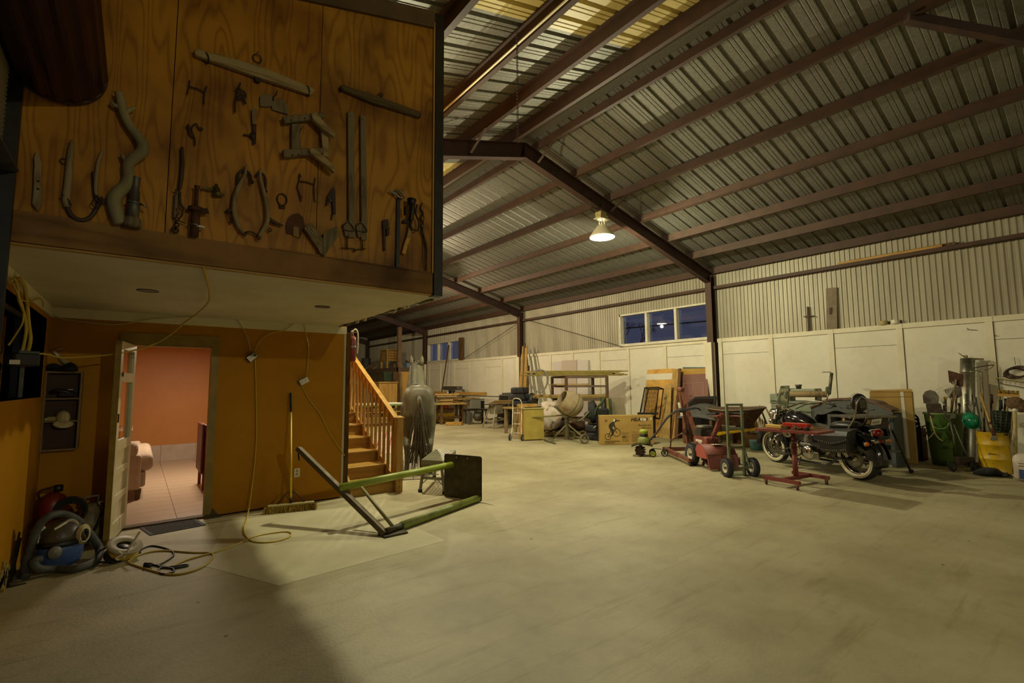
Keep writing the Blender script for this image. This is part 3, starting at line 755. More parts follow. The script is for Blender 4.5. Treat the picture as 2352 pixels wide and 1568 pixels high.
hr0 = V(3.085, 6.71, .955); hr1 = V(3.085, 10.9, .955+(10.9-6.71)*SR/SU)
MB().bar(hr0, hr1, .04, .145).build('handrail', MATS['pine_y'], st, world=True, bevel=.004)
MB().bar(hr0+V(0, 0, .082), hr1+V(0, 0, .082), .075, .02).build('rail_cap', MATS['pine_y'], st, world=True)
for i in range(24):
    y = 6.80+.165*i
    zb = SR*max(0, (y-SY)/SU)+.02; zt2 = hr0.z+(y-hr0.y)*SR/SU+.04
    MB().bx((3.04, y-.018, zb), (3.076, y+.018, zt2)).build('baluster', MATS['pine'], st, world=True)
for p in (.08, .16):
    MB().lathe([(.01, 0), (.01, .004)], (3.085, 6.609, p), (0, -1, 0), 8).build('bolt', MATS['steel'], st, world=True)

# fire extinguisher hung behind the end post of the partition
fe = thing('fire_extinguisher', 'red fire extinguisher hung beside the top of the stair wall', 'extinguisher', (2.47, 6.98, 1.9))
MB().lathe([(.0, 0), (.05, .004), (.062, .03), (.062, .32), (.055, .36), (.025, .39), (.02, .41)], n=20).build('cylinder', mat('extinguisher_red', '#6e2014', .35), fe)
MB().lathe([(.018, .40), (.022, .42), (.014, .46)], n=12).bar((-.01, 0, .45), (.07, 0, .475), .016, .012).bar((-.01, 0, .44), (.06, 0, .435), .016, .01).build('valve', MATS['steel'], fe)
MB().tube(smooth([(0, -.02, .44), (.04, -.03, .48), (.075, -.03, .42), (.078, -.03, .25), (.07, -.03, .12)]), .011, 8).build('hose', MATS['white_plastic'], fe)
MB().lathe([(.064, .2), (.066, .205), (.066, .225), (.064, .23)], n=20, cap=False).build('strap', MATS['steel'], fe)

# ================================================================ horse statue
def ell(c, r, u, a, b, n=16, p=1.0):
    sg = lambda v: math.copysign(abs(v)**p, v)
    return [Vector(c)+Vector(r)*(a*sg(math.cos(2*PI*i/n)))+Vector(u)*(b*sg(math.sin(2*PI*i/n))) for i in range(n)]
hp = at(960, 1088); hdir = math.atan2(hp.y, hp.x)+.03
hs = thing('horse_statue', 'life-size dark horse statue with long stringy tail beside the stairs', 'horse statue', (hp.x, hp.y, 0), hdir)
hs.scale = (1, .84, 1)
mb = MB()
yv, zv = V(0, 1, 0), V(0, 0, 1)
mb.loft([ell((x, 0, z), yv, zv, a, b, 28, .62 if x < .4 else .85) for x, z, a, b in ((-.20, 1.16, .16, .22), (-.15, 1.20, .25, .30), (0, 1.21, .31, .335), (.2, 1.20, .33, .35), (.5, 1.15, .31, .36), (.85, 1.13, .31, .38), (1.15, 1.15, .28, .38), (1.4, 1.18, .22, .32), (1.54, 1.2, .1, .18))])
mb.loft([ell((x, 0, z), yv, V(-.75, 0, .66), a, b) for x, z, a, b in ((1.15, 1.22, .27, .28), (1.3, 1.42, .255, .26), (1.48, 1.64, .225, .22), (1.62, 1.8, .19, .18), (1.70, 1.9, .15, .14))])
mb.loft([ell((x, 0, z), yv, V(.6, 0, .8), a, b) for x, z, a, b in ((1.63, 1.93, .08, .09), (1.74, 1.88, .12, .15), (1.88, 1.74, .11, .15), (2.02, 1.58, .08, .11), (2.14, 1.46, .07, .085), (2.19, 1.41, .05, .05))])
for s in (1, -1):
    mb.tube([(.12, .17*s, 1.2), (.16, .2*s, .98), (.12, .225*s, .82), (.02, .235*s, .64), (-.09, .235*s, .50), (-.08, .23*s, .36), (-.06, .23*s, .2), (-.03, .23*s, .12), (.0, .23*s, .07)], [.2, .19, .15, .1, .075, .056, .052, .06, .055], 12)
    mb.tube([(-.02, .14*s, 1.2), (-.03, .18*s, 1.0), (0, .22*s, .8)], [.16, .15, .1], 12)
    mb.tube([(1.28, .16*s, 1.1), (1.3, .18*s, .85), (1.28, .18*s, .62), (1.28, .18*s, .47), (1.27, .18*s, .25), (1.27, .18*s, .12), (1.30, .18*s, .07)], [.17, .12, .085, .07, .045, .052, .05], 12)
body = mb.build('body', MATS['horse_coat'], hs)
md = body.modifiers.new('skin', 'REMESH'); md.mode = 'VOXEL'; md.voxel_size = .022; md.use_smooth_shade = True
md = body.modifiers.new('relax', 'SMOOTH'); md.iterations = 10; md.factor = .5
for s in (1, -1):
    MB().loft([ell((1.66, .115*s, 1.96), V(.3, 1, 0), V(1, -.3, 0), .045, .03, 10), ell((1.65, .13*s, 2.05), V(.3, 1, 0), V(1, -.3, 0), .05, .025, 10), ell((1.66, .135*s, 2.13), V(.3, 1, 0), V(1, -.3, 0), .03, .015, 10), ell((1.67, .135*s, 2.18), V(.3, 1, 0), V(1, -.3, 0), .004, .004, 10)]).build('ear', MATS['horse_coat'], hs)
    for x, y in ((.02, .23*s), (1.32, .18*s)):
        MB().lathe([(.075, 0), (.06, .075), (.045, .085)], (x, y, 0), n=14).build('hoof', MATS['horse_hair'], hs)
# mane lies over the left side of the neck
mb = MB(); r_ = random.Random(3)
for i in range(90):
    t = i/89; x = 1.02+.56*t; z = 1.50+.44*t
    L = r_.uniform(.14, .24); off = r_.uniform(-.01, .02)
    p0 = V(x-.02, .0+off*.4, z+.06); p1 = V(x-.01, .13, z+.04); p2 = V(x-.02+r_.uniform(-.03, .03), .22-.05*t, z-L*.45); p3 = V(x-.05+r_.uniform(-.04, .04), .25-.06*t, z-L)
    mb.tube(smooth([p0, p1, p2, p3], 3), [.014]*7+[.008, .008, .004], 5)
o = mb.build('mane', MATS['horse_hair'], hs); o['kind'] = 'stuff'
mb = MB()
for i in range(16):
    y = -.05+.1*(i/15); mb.tube(smooth([(1.60, y*.6, 1.99), (1.68, y, 2.04+r_.uniform(0, .03)), (1.78, y*1.3, 1.97)], 3), .012, 5)
mb.build('forelock', MATS['horse_hair'], hs)
mb = MB()
for i in range(130):
    a = r_.uniform(-1, 1); b = r_.uniform(-1, 1); zb = r_.uniform(.08, .5)
    w = .09+.11*r_.random()
    pts = [(-.18+.02*b, .02*a, 1.36), (-.27+.03*b, .045*a, 1.28), (-.29+.04*b, .075*a, .95), (-.28+.05*b, .11*a+r_.uniform(-.02, .02), .6), (-.28+.06*b+r_.uniform(-.03, .03), w*a*1.25+r_.uniform(-.03, .03), zb)]
    mb.tube(smooth(pts, 4), [.012]*5+[.010]*5+[.0075]*4+[.006]*3, 4)
for s, yy, zb in ((1, .2, .58), (1, .16, .62), (-1, .24, .38), (-1, .21, .5), (-1, .17, .55)):
    mb.tube(smooth([(-.24, .05*s, 1.27), (-.33, .10*s, 1.0), (-.34, yy*s, zb)], 6), .01, 4)
o = mb.build('tail', MATS['tail_hair'], hs); o['kind'] = 'stuff'
mb = MB().tube([(-.5, -.35, .006), (-.5, .35, .006)], .006, 5).tube([(-.15, -.42, .006), (-.15, .42, .006)], .006, 5)
for y in (-.3, -.1, .1, .3): mb.tube([(-.5, y, .006), (1.6, y, .006)], .005, 5)
mb.build('base_rods', MATS['iron'], hs)

# ================================================================ pipe stand lying on its side
pA = at(1020, 1141); pB = at(1106, 1153)
ps = thing('pipe_stand', 'tipped over pipe stand with rusty square plate and yellow green poles', 'stand', (2.9, 5.2, 0))
dh = (pA-pB); wdt = dh.length; dh.normalize(); nrm = V(-dh.y, dh.x, 0)
if nrm.dot(V(0, 0, H)-pA) < 0: nrm = -nrm
mb = MB(); hgt = .59; rr = .03; poly = []
for cx_, cz_, a0 in ((rr, rr, PI), (wdt-rr, rr, 1.5*PI), (wdt-rr, hgt-rr, 0), (rr, hgt-rr, PI/2)):
    for k in range(5):
        a = a0+PI/2*k/4; poly.append(pB+dh*(cx_+rr*math.cos(a))+V(0, 0, cz_+rr*math.sin(a)+.004))
mb.prism(poly, nrm*-.012).build('base_plate', MATS['plate_steel'], ps, world=True)
for f in (.36, .66):
    MB().lathe([(.016, 0), (.016, .006), (.008, .012)], pB+dh*wdt*f+V(0, 0, .55), nrm, 8).build('bolt', MATS['dull_steel'], ps, world=True)
l1 = pB+dh*.05+V(0, 0, .05); l0 = at(885, 1231); l0.z = .045
MB().tube([l0+(l1-l0)*.14, l1], .045, 14).build('pole', MATS['green_paint'], ps, world=True)
MB().tube([l0+(l1-l0)*.005, l0+(l1-l0)*.16], .034, 12).build('sleeve', MATS['plate_steel'], ps, world=True)
MB().bx((l0.x-.04, l0.y-.07, .0), (l0.x+.22, l0.y+.1, .02)).build('foot_plate', MATS['plate_steel'], ps, world=True)
u1 = at(1042, 1066, X=(pA.x*.65+pB.x*.35)); u0 = at(783, 1119, Y=5.42)
bt = at(683, 1027, Y=6.02)
# the long bar rises from the foot through the upper pole's end
k_ = (u0-l0); bt = l0+(at(686, 1030, X=l0.x+(u0.x-l0.x)*1.95)-l0)
MB().tube([u0, u1], .042, 14).build('pole', mat('green_pole', '#9aa83c', .42, 0, '#86932f', 5, 4), ps, world=True)
MB().bar(l0-V(0, 0, .02), bt, .05, .075, (nrm.x, nrm.y, .3)).build('lever_bar', mat('bar_grey', '#6b5f44', .6, .2, '#54492f', 7, 4), ps, world=True)
MB().tube([at(830, 1119, Y=(u0.y+u1.y)/2-.24), l0+(l1-l0)*.06+V(0, 0, .03)], .018, 8).build('brace', mat('bar_olive', '#7c7440', .55), ps, world=True)
MB().tube([bt, bt+V(.0, 0, -.1)], .006, 6).tube([bt+V(0, 0, -.06), bt+V(.01, 0, -.14)], .011, 6).build('pin_chain', MATS['black_plastic'], ps, world=True)

# ================================================================ aluminium work platform
sA, sB = V(3.30, 6.34, .475), V(3.47, 6.05, .475); sC, sD = V(4.02, 7.22, .475), V(4.21, 6.90, .475)
wp = thing('step_platform', 'folding aluminium step platform with ribbed top behind the rusty plate', 'step stool', ((sA+sD)/2).to_tuple()[:2]+(0,))
al = MATS['aluminium']
for i in range(7):
    f0 = i/7+.012; f1 = (i+1)/7-.012
    a = sA.lerp(sB, f0); b = sA.lerp(sB, f1); c = sC.lerp(sD, f1); d = sC.lerp(sD, f0)
    MB().hexa([a-V(0, 0, .02), b-V(0, 0, .02), c-V(0, 0, .02), d-V(0, 0, .02), a, b, c, d]).build('top_slat', al, wp, world=True)
for a, b in ((sA, sB), (sC, sD), (sA, sC), (sB, sD)):
    MB().bar(a-V(0, 0, .036), b-V(0, 0, .036), .02, .06).build('apron', al, wp, world=True)
ctr = (sA+sB+sC+sD)/4
axl = (sC-sA).normalized(); axw = (sB-sA).normalized()
for e, sgn in ((0, -1), (1, 1)):
    base = (sA.lerp(sB, .5)).lerp(sC.lerp(sD, .5), .06+.88*e)
    tops = [base+axw*(-.14), base+axw*.14]; feet = [base+axw*(-.20)+axl*sgn*.02, base+axw*.20+axl*sgn*.02]
    legs = []
    for t_, f_ in zip(tops, feet):
        t2 = V(t_.x, t_.y, .44); f2 = V(f_.x, f_.y, .0)
        MB().bar(t2, f2+V(0, 0, .03), .035, .03).build('leg', al, wp, world=True)
        MB().box(f2+V(0, 0, .022), (.045, .045, .044)).build('foot', MATS['black_rubber'], wp, world=True)
        legs.append((t2, f2))
    for h_ in (.36, .20):
        a = legs[0][0].lerp(legs[0][1], (.42-h_)/.42); b = legs[1][0].lerp(legs[1][1], (.42-h_)/.42)
        MB().bar(a, b, .02, .035).build('crossbar', al, wp, world=True)
    a = legs[0][0].lerp(legs[0][1], .7); b = legs[0][0].lerp(legs[1][0], .3)
    for q_ in (0, 1):
        a = legs[q_][0].lerp(legs[q_][1], .75); b = legs[0][0].lerp(legs[1][0], .3+.4*q_)-V(0, 0, .22)
        MB().tube([a, b], .006, 5).build('stay', MATS['dull_steel'], wp, world=True)

# ================================================================ push broom
bL, bR = at(606, 1181), at(727, 1169)
pbm = thing('push_broom', 'yellow push broom leaning on the orange wall', 'broom', ((bL+bR)/2).to_tuple())
d = (bR-bL).normalized(); nn = V(-d.y, d.x, 0)
mb = MB()
for i in range(150):
    t = i/149
    for j in range(5):
        p = bL.lerp(bR, t)+nn*(.012*j+rnd.uniform(-.006, .006)); q = p-nn*(.02-.008*j)+V(rnd.uniform(-.012, .012), rnd.uniform(-.012, .012), 0)
        mb.tube([V(p.x, p.y, .075), V(q.x, q.y, .004)], .0042, 4, cap=False)
o = mb.build('bristles', MATS['bristle'], pbm, world=True); o['kind'] = 'stuff'
MB().bar(bL.lerp(bR, .06)+nn*.025+V(0, 0, .085), bL.lerp(bR, .95)+nn*.025+V(0, 0, .085), .06, .026).build('block', MATS['khaki'], pbm, world=True, bevel=.006)
hb = bL.lerp(bR, .5)+nn*.03+V(0, 0, .09); ht = at(668, 902, Y=6.79)
MB().tube([hb, hb+(ht-hb)*.05], .02, 10).build('socket', MATS['iron'], pbm, world=True)
MB().tube([hb+(ht-hb)*.03, hb+(ht-hb)*.83], .0125, 10).build('handle', MATS['yellow_bright'], pbm, world=True)
MB().tube([hb+(ht-hb)*.82, ht], [.0155]*2, 10).build('grip', MATS['black_rubber'], pbm, world=True)
hm = hb+(ht-hb)*.10
for f in (.24, .76):
    e = bL.lerp(bR, f)+nn*.03+V(0, 0, .095); k2 = hm.lerp(V(e.x, e.y, hm.z), .3)
    MB().tube([hm, k2, e], .008, 6).build('brace', MATS['iron'], pbm, world=True)

# ================================================================ cords, outlets
def cord(name, pts, r, m_, label, k=7): return one(name, MB().tube(smooth(pts, k), r, 7), MATS[m_], label, 'cord')
W_ = 6.81
def wp_(x, y, Y=W_): return at(x, y, Y=Y)
cord('extension_lead', [wp_(118, 722), wp_(160, 735), wp_(265, 745), wp_(350, 732), wp_(430, 727), wp_(480, 721), wp_(520, 718), wp_(545, 735), wp_(568, 775), wp_(575, 806)], .006, 'cord_white', 'pale cord sagging along the top of the orange wall to an outlet box')
cord('extension_lead', [wp_(586, 806), wp_(592, 790), wp_(615, 768), wp_(655, 757), wp_(690, 733), wp_(702, 765), wp_(709, 800), wp_(706, 840), wp_(703, 862)], .006, 'yellow_cord', 'yellow cord looped between the two outlet boxes on orange wall')
cord('extension_lead', [wp_(693, 886), wp_(712, 920), wp_(735, 950), wp_(752, 985), wp_(770, 1015), wp_(788, 1040), at(791, 1046, Y=6.8)], .006, 'yellow_cord', 'yellow cord running from the lower outlet box to the wall end post')
fl = lambda x, y, z=.008: at(x, y, Z=z)
cord('extension_lead', [wp_(586, 826), wp_(588, 900), wp_(589, 1000), wp_(584, 1070), wp_(577, 1130, 6.76), wp_(571, 1172, 6.7), fl(565, 1197), fl(560, 1210), fl(563, 1228), fl(580, 1243), fl(620, 1245), fl(656, 1237), fl(669, 1227), fl(660, 1221), fl(625, 1224), fl(585, 1232), fl(540, 1251), fl(500, 1266), fl(465, 1275), fl(430, 1285), fl(395, 1300)], .0075, 'yellow_cord', 'long yellow extension cord dropping down the orange wall and looping on the floor')
cord('extension_lead', [fl(293, 1290), fl(310, 1278), fl(340, 1268), fl(380, 1264), fl(440, 1268), fl(480, 1269), fl(489, 1278), fl(470, 1298), fl(430, 1314), fl(385, 1318), fl(330, 1304), fl(295, 1292)], .0075, 'yellow_cord', 'yellow cord loop lying in front of the cord reel')
bc = thing('extension_cable', 'black power cord with plug knotted on the floor by the reel', 'cord', at(360, 1300))
MB().tube(smooth([fl(315, 1270), fl(330, 1258), fl(350, 1253), fl(375, 1257), fl(395, 1265), fl(398, 1276), fl(380, 1289), fl(365, 1297), fl(372, 1302), fl(400, 1300), fl(428, 1296), fl(429, 1299), fl(400, 1304), fl(372, 1303), fl(364, 1310), fl(372, 1317), fl(392, 1315), fl(400, 1309), fl(390, 1303), fl(365, 1299), fl(350, 1296)], 6), .0075, 7).build('cable', MATS['black_plastic'], bc, world=True)
a, b = fl(351, 1296, .02), fl(331, 1298, .02)
MB().tube([a, a.lerp(b, .4), b], [.012, .022, .024], 10).build('plug', MATS['black_plastic'], bc, world=True)
cord('extension_lead', [at(468, 616, Z=2.375), at(474, 640, Z=2.36), at(481, 670, Z=2.33), at(478, 695, Z=2.28), at(455, 718, Y=5.75), at(425, 740, Y=5.95), at(380, 776, Y=6.2), at(335, 797, Y=6.3), at(270, 812, Y=6.35), at(200, 819, Y=6.3), at(140, 821, Y=6.2), at(115, 815, Y=6.1), at(92, 812, Y=6.05), at(70, 818, Y=6.0)], .0085, 'yellow_cord', 'thick yellow cord swagged from the loft beam across the doorway to the window outlet')
wc = thing('cord_bundle', 'bundle of yellow cords hanging from a hook over the porch window', 'cord', at(45, 750, X=XA+.03))
for q in (([(26, 645), (32, 640), (38, 652), (44, 690), (55, 720), (60, 755), (56, 785), (48, 812)], .010), ([(40, 642), (46, 640), (56, 660), (62, 700), (66, 745), (70, 775), (66, 800), (60, 812)], .013), ([(30, 650), (36, 665), (48, 690), (54, 712), (52, 740), (38, 765), (20, 792)], .006), ([(48, 690), (70, 691), (90, 685), (98, 692), (99, 704)], .006)):
    MB().tube(smooth([at(x, y, X=XA+.035) for x, y in q[0]], 6), q[1], 7).build('cord_strand', MATS['yellow_cord'], wc, world=True)
MB().tube([at(25, 647, X=XA+.03), at(50, 645, X=XA+.03)], .004, 5).build('hook', MATS['iron'], wc, world=True)
def outlet_box(p, label, ang, m_, body='black_plastic'):
    t = thing('outlet_box', label, 'outlet box', p)
    R = Matrix.Rotation(ang, 3, 'Y')
    MB().box((0, 0, 0), (.12, .07, .075), R).build('case', MATS[body], t, bevel=.006)
    MB().box(R @ V(0, -.037, 0), (.11, .006, .068), R).build('face_plate', MATS[m_], t)
    for s in (-1, 1):
        MB().box(R @ V(.026*s, -.041, 0), (.03, .006, .042), R).build('socket', MATS['white_plastic'], t)
        for q in (-1, 1): MB().box(R @ V(.026*s+.007*q, -.0445, .006), (.004, .002, .012), R).build('slot', MATS['black_plastic'], t)
    return t
t = outlet_box(wp_(578, 820, 6.79), 'silver handy outlet box hanging at the cord junction near the doorway', -.75, 'steel')
MB().ball((.028, -.055, .02), (.014, .02, .014), 10, 6).build('plug', MATS['black_plastic'], t)
outlet_box(wp_(697, 875, 6.79), 'white outlet box hanging on a cord high above the broom', .5 - 1.0, 'white_plastic', 'grey_plastic')
t = thing('wall_outlet', 'white duplex outlet plate low on the orange wall beside the broom', 'outlet', at(682, 1085, Y=YO-.001))
MB().box((0, -.003, 0), (.072, .006, .115)).build('cover_plate', MATS['white_plastic'], t, bevel=.002)
for s in (-1, 1): MB().lathe([(.017, 0), (.017, .003)], (0, -.006, .022*s), (0, -1, 0), 14).build('socket', mat('socket_ivory', '#a89c74', .5), t)
# junction box hung at the window, on a yellow cord
p = at(50, 826, X=XA+.10)
t = thing('junction_box', 'dark multi-socket power box hanging in front of porch window', 'outlet box', p)
MB().box((0, 0, 0), (.14, .16, .09), Matrix.Rotation(.5, 3, 'Z')).build('case', MATS['black_plastic'], t, bevel=.01)
MB().box((.02, -.02, .05), (.11, .1, .02), Matrix.Rotation(.5, 3, 'Z')).build('cover', MATS['slate_blue'], t, bevel=.004)
MB().box((-.02, -.09, -.02), (.05, .02, .03)).build('tag', MATS['paper'], t)
# torn chips of orange paint
mb = MB()

# ================================================================ things by the left wall
# vacuum cleaner
vp = at(135, 1300)
vc = thing('vacuum_cleaner', 'grey and blue shop vacuum cleaner with coiled hose by porch wall', 'vacuum', (vp.x, vp.y, 0), .35)
vc.scale = (.74, .74, .86); MW[vc.name] = MW[vc.name] @ Matrix.Diagonal((.74, .74, .86, 1))
MB().lathe([(.0, .02), (.17, .025), (.20, .06), (.215, .20), (.21, .235)], n=26).build('tank', MATS['blue_plastic'], vc)
for k in range(3):
    a = -2.2+.5*k
MB().lathe([(.218, .225), (.225, .24), (.225, .265), (.21, .28)], n=26, cap=False).build('rim_band', MATS['black_plastic'], vc)
MB().lathe([(.21, .26), (.205, .32), (.17, .40), (.09, .45), (0, .46)], n=26).build('motor_head', mat('vac_brown', '#4c4436', .4, 0, '#3c3529', 4, 3), vc)
MB().torus((.05, -.11, .40), (.15, -.8, .55), .06, .02, 24, 8).build('carry_handle', mat('vac_grey', '#8d8675', .45), vc)
MB().bar((-.10, -.13, .40), (.0, -.12, .45), .03, .02).build('latch', MATS['white_plastic'], vc)
MB().tube(smooth([(-.2, -.02, .28), (-.21, -.03, .38), (-.16, -.04, .43)]), .02, 8).build('side_handle', MATS['white_plastic'], vc)
for k in range(2): MB().box((-.09+.035*k, -.203, .335), (.018, .012, .012)).build('switch', MATS['hoist_red'], vc)
mb = MB(); c0 = V(.16, -.13, .30)
for i in range(7): mb.tube([c0+V(.075*math.cos(a)*(1-.05*i), -.02-.008*i+.03*math.cos(a), .095*math.sin(a)*(1-.05*i)) for a in [2*PI*j/18 for j in range(18)]], .007, 5, close=True)
mb.build('cord_coil', MATS['cord_white'], vc)
MB().lathe([(.05, 0), (.052, .03), (.045, .05), (.06, .055), (.06, .07)], (-.10, -.19, .20), (-.2, -1, 0), 16).build('intake_port', MATS['grey_plastic'], vc)
hpts = [at(95, 1283, Y=vp.y-.22), at(78, 1290, Y=vp.y-.25), at(90, 1306, Y=vp.y-.25), at(130, 1306, Z=.035), at(175, 1305, Z=.035), at(215, 1290, Z=.035), at(229, 1270, Z=.05), at(222, 1247, Y=vp.y+.12), at(190, 1205, Y=vp.y+.1), at(165, 1187, Y=vp.y), at(140, 1180, Y=vp.y-.03), at(110, 1187, Y=vp.y-.1), at(85, 1215, Y=vp.y-.12), at(68, 1265, Y=vp.y-.13), at(58, 1300, Z=.09), at(58, 1325, Z=.03)]
sp = smooth(hpts, 14); MB().tube(sp, [.031+(.0025 if i % 2 else -.0025) for i in range(len(sp))], 10).build('hose', MATS['grey_rubber'], vc, world=True)
# red pressure tank
rp_ = at(135, 1222); rp_ = V(-.58, 6.45, 0)
t = thing('fuel_can', 'red metal fuel can in the dark corner behind vacuum', 'can', rp_)
MB().lathe([(.0, 0), (.095, 0), (.105, .02), (.105, .44), (.09, .50), (.04, .54), (.03, .55)], n=22).build('can_body', mat('can_red', '#7a1f18', .4, 0, '#611812', 6, 4), t)
MB().lathe([(.035, .55), (.035, .61), (.0, .615)], (.03, 0, 0), n=14).build('cap', MATS['black_plastic'], t)
MB().tube(smooth([(-.1, 0, .5), (-.1, -.02, .57), (0, -.02, .6)]), .01, 6).build('handle', MATS['iron'], t)
t = thing('rope_coil', 'coil of black hose hanging over the red can', 'hose', V(-.44, 6.33, .3))
mb = MB()
for i in range(4): mb.torus((.0, -.012*i, .05+.01*i), (.3, 1, 0), .10+.008*i, .012, 20, 6)
mb.build('coil', MATS['black_rubber'], t)
MB().tube(smooth([(.02, 0, -.05), (.05, -.05, -.18), (.09, -.1, -.285)]), .011, 6).build('tail_end', MATS['black_rubber'], t)
t = thing('sprayer_tank', 'pale translucent sprayer tank with dark hose behind the open door', 'tank', V(-.30, 6.5, 0))
mb = MB().lathe([(.0, 0), (.10, 0), (.115, .03), (.115, .26), (.09, .33), (.045, .36), (.045, .39)], n=20)
mb.build('tank_body', mat('jug_beige', '#8f8160', .5, 0, '#6b5f42', 12, 4, lo=.4, hi=.6), t)
MB().tube([(-.05, 0, .38), (-.05, 0, .46), (.05, 0, .46), (.05, 0, .38)], .011, 7).build('pump_handle', MATS['grey_plastic'], t)
MB().tube(smooth([(.06, -.05, .40), (.1, -.1, .36), (.06, -.16, .2), (.0, -.17, .05)]), .009, 6).build('hose', MATS['black_rubber'], t)
MB().lathe([(.02, 0), (.015, .03)], (.06, -.05, .39), (1, -.3, .4), 8).build('nozzle', MATS['white_plastic'], t)
# cord reel
rl = at(283, 1282)
t = thing('cord_reel', 'white and black cord storage reel lying by the open door', 'cord reel', (rl.x, rl.y, 0))
ax_ = V(.25, -.35, .9).normalized()
MB().lathe([(.06, 0), (.13, .005), (.14, .02), (.13, .03), (.075, .028), (.06, .02)], V(0, 0, .10), ax_, 24, cap=False).build('flange', mat('reel_grey', '#938a70', .5), t)
MB().lathe([(.05, 0), (.14, .0), (.14, .02), (.05, .02)], V(0, 0, .045)-ax_*.03, ax_, 24).build('flange', MATS['black_plastic'], t)
MB().lathe([(.085, 0), (.085, .08)], V(0, 0, .03), ax_, 20).build('hub', MATS['black_plastic'], t)
mb = MB()
for i in range(6): mb.torus(V(0, 0, .05)+ax_*.012*i, ax_, .10+.004*(i % 2), .009, 22, 6)
mb.build('wound_cord', MATS['yellow_cord'], t)
MB().tube(smooth([(-.1, .05, .12), (-.17, -.02, .10), (-.18, -.05, .03), (-.1, -.1, .02)]), .009, 7).build('stand', MATS['black_plastic'], t)
MB().bar((.0, -.13, .04), (.11, -.02, .22), .022, .008).build('strap', MATS['white_plastic'], t)
MB().tube(smooth([(-.05, -.12, .09), (-.03, -.14, .10), (-.01, -.13, .07), (-.05, -.135, .05), (-.03, -.14, .03)]), .008, 6).build('cord_end', MATS['white_plastic'], t)
# door mat
q = [at(320, 1213), at(345, 1230), at(473, 1206), at(448, 1191)]
t = thing('door_mat', 'black rubber door mat in front of the open doorway', 'mat', sum(q, V(0, 0, 0))/4)
MB().hexa([V(p.x, p.y, .0) for p in q]+[V(p.x, p.y, .008) for p in q]).build('mat_base', MATS['black_rubber'], t, world=True)
c_ = sum(q, V(0, 0, 0))/4; q2 = [c_.lerp(p, .86) for p in q]
MB().hexa([V(p.x, p.y, .0078) for p in q2]+[V(p.x, p.y, .0105) for p in q2]).build('mat_pile', mat('mat_pile', '#26241f', .9, 0, '#171613', 60, 3, bump=.6), t, world=True)
# crumpled rag at the jamb
rp2 = at(482, 1186)
mb = MB(); r_ = random.Random(5)
mb.grid(lambda u, v: V(rp2.x-.07+.16*u, rp2.y-.09+.12*v, .004+.05*abs(math.sin(u*5+v*3))*(1-abs(2*u-1))*(1-abs(2*v-1))*2+r_.uniform(0, .008)), 14, 10)
one('crumpled_rag', mb, mat('rag_grey', '#5c5238', .9, 0, '#463d27', 14, 4), 'crumpled dirty grey rag by the door jamb', 'rag', solid=.006)
# wall shelf in the corner with its caps
nz = thing('wall_shelf', 'small dark open wall shelf in porch corner', 'shelf', (-.595, YO, .92))
for a, b, nm in (((-.74+.002, YO-.11, .90), (-.722, YO-.001, 1.72), 'side_panel'), ((-.468, YO-.11, .92), (-.45, YO-.001, 1.72), 'side_panel'), ((-.722, YO-.11, .91), (-.468, YO-.001, .928), 'bottom_board'), ((-.722, YO-.11, 1.702), (-.468, YO-.001, 1.72), 'top_board'), ((-.722, YO-.105, 1.43), (-.468, YO-.001, 1.445), 'shelf_board'), ((-.722, YO-.105, 1.20), (-.468, YO-.001, 1.215), 'shelf_board'), ((-.722, YO-.008, .928), (-.468, YO-.001, 1.702), 'back_panel')):
    MB().bx(a, b).build(nm, MATS['niche_dark'] if nm == 'back_panel' else MATS['shelf_wood'], nz, world=True)
def cap(name, label, p, m_, rz, s=1.0, tilt=0, extra=None):
    t = thing(name, label, 'cap', p, rz)
    R = Matrix.Rotation(tilt, 3, 'Y')
    def fn(u, v):
        a = 2*PI*u; ph = v*PI/2; return R @ V(.085*math.cos(a)*math.sin(ph)*s, .07*math.sin(a)*math.sin(ph)*s, .095*math.cos(ph)*s+.004)
    MB().grid(fn, 20, 7).build('crown', m_, t, solid=.003)
    def fb(u, v):
        a = -1.0+2.0*u; r = .07+.085*v*math.cos(a*.75); return R @ V(r*math.cos(a)*s+.01, r*math.sin(a)*s*.95, .012-.02*v*v*abs(math.sin(a))+.002)
    MB().grid(fb, 10, 4).build('brim', m_, t, solid=.004)
    MB().ball(R @ V(0, 0, .1*s), .008, 8, 5).build('button', m_, t)
    return t
cap('baseball_cap', 'black baseball cap resting on top of the wall shelf', V(-.56, YO-.06, 1.722), mat('cap_black', '#15131a', .8), -1.9, .9)
t = cap('baseball_cap', 'khaki baseball cap stood on the middle shelf', V(-.585, YO-.07, 1.24), mat('cap_khaki', '#b5a87e', .8, 0, '#a3956a', 14, 3), -1.3, .8, .9)
MB().box((.0, -.06, .07), (.03, .004, .012)).build('emblem', MATS['iron'], t)
t = thing('folded_cloth', 'tan folded cloth lying under the khaki cap', 'cloth', V(-.66, YO-.06, 1.216))
MB().box((0, 0, .016), (.12, .08, .03)).box((.01, 0, .035), (.1, .075, .012)).build('folds', MATS['khaki'], t, bevel=.008, seg=2)
t = thing('goggles_case', 'clear plastic goggles lying on the top compartment', 'goggles', V(-.60, YO-.06, 1.446))
MB().tube(smooth([(-.09, 0, .06), (-.04, -.02, .075), (.03, -.02, .06), (.1, -.0, .03)]), .02, 8).build('frame', MATS['black_plastic'], t)
MB().box((.03, -.02, .04), (.12, .03, .06)).build('lens', mat('smoke_plastic', '#2c2832', .15), t, bevel=.01)
MB().box((.06, -.035, .085), (.04, .008, .006)).build('clip', MATS['white_plastic'], t)
p = at(128, 806, Y=YO-.02)
t = thing('wall_bracket', 'small white bracket arm fixed above the wall shelf', 'bracket', p)
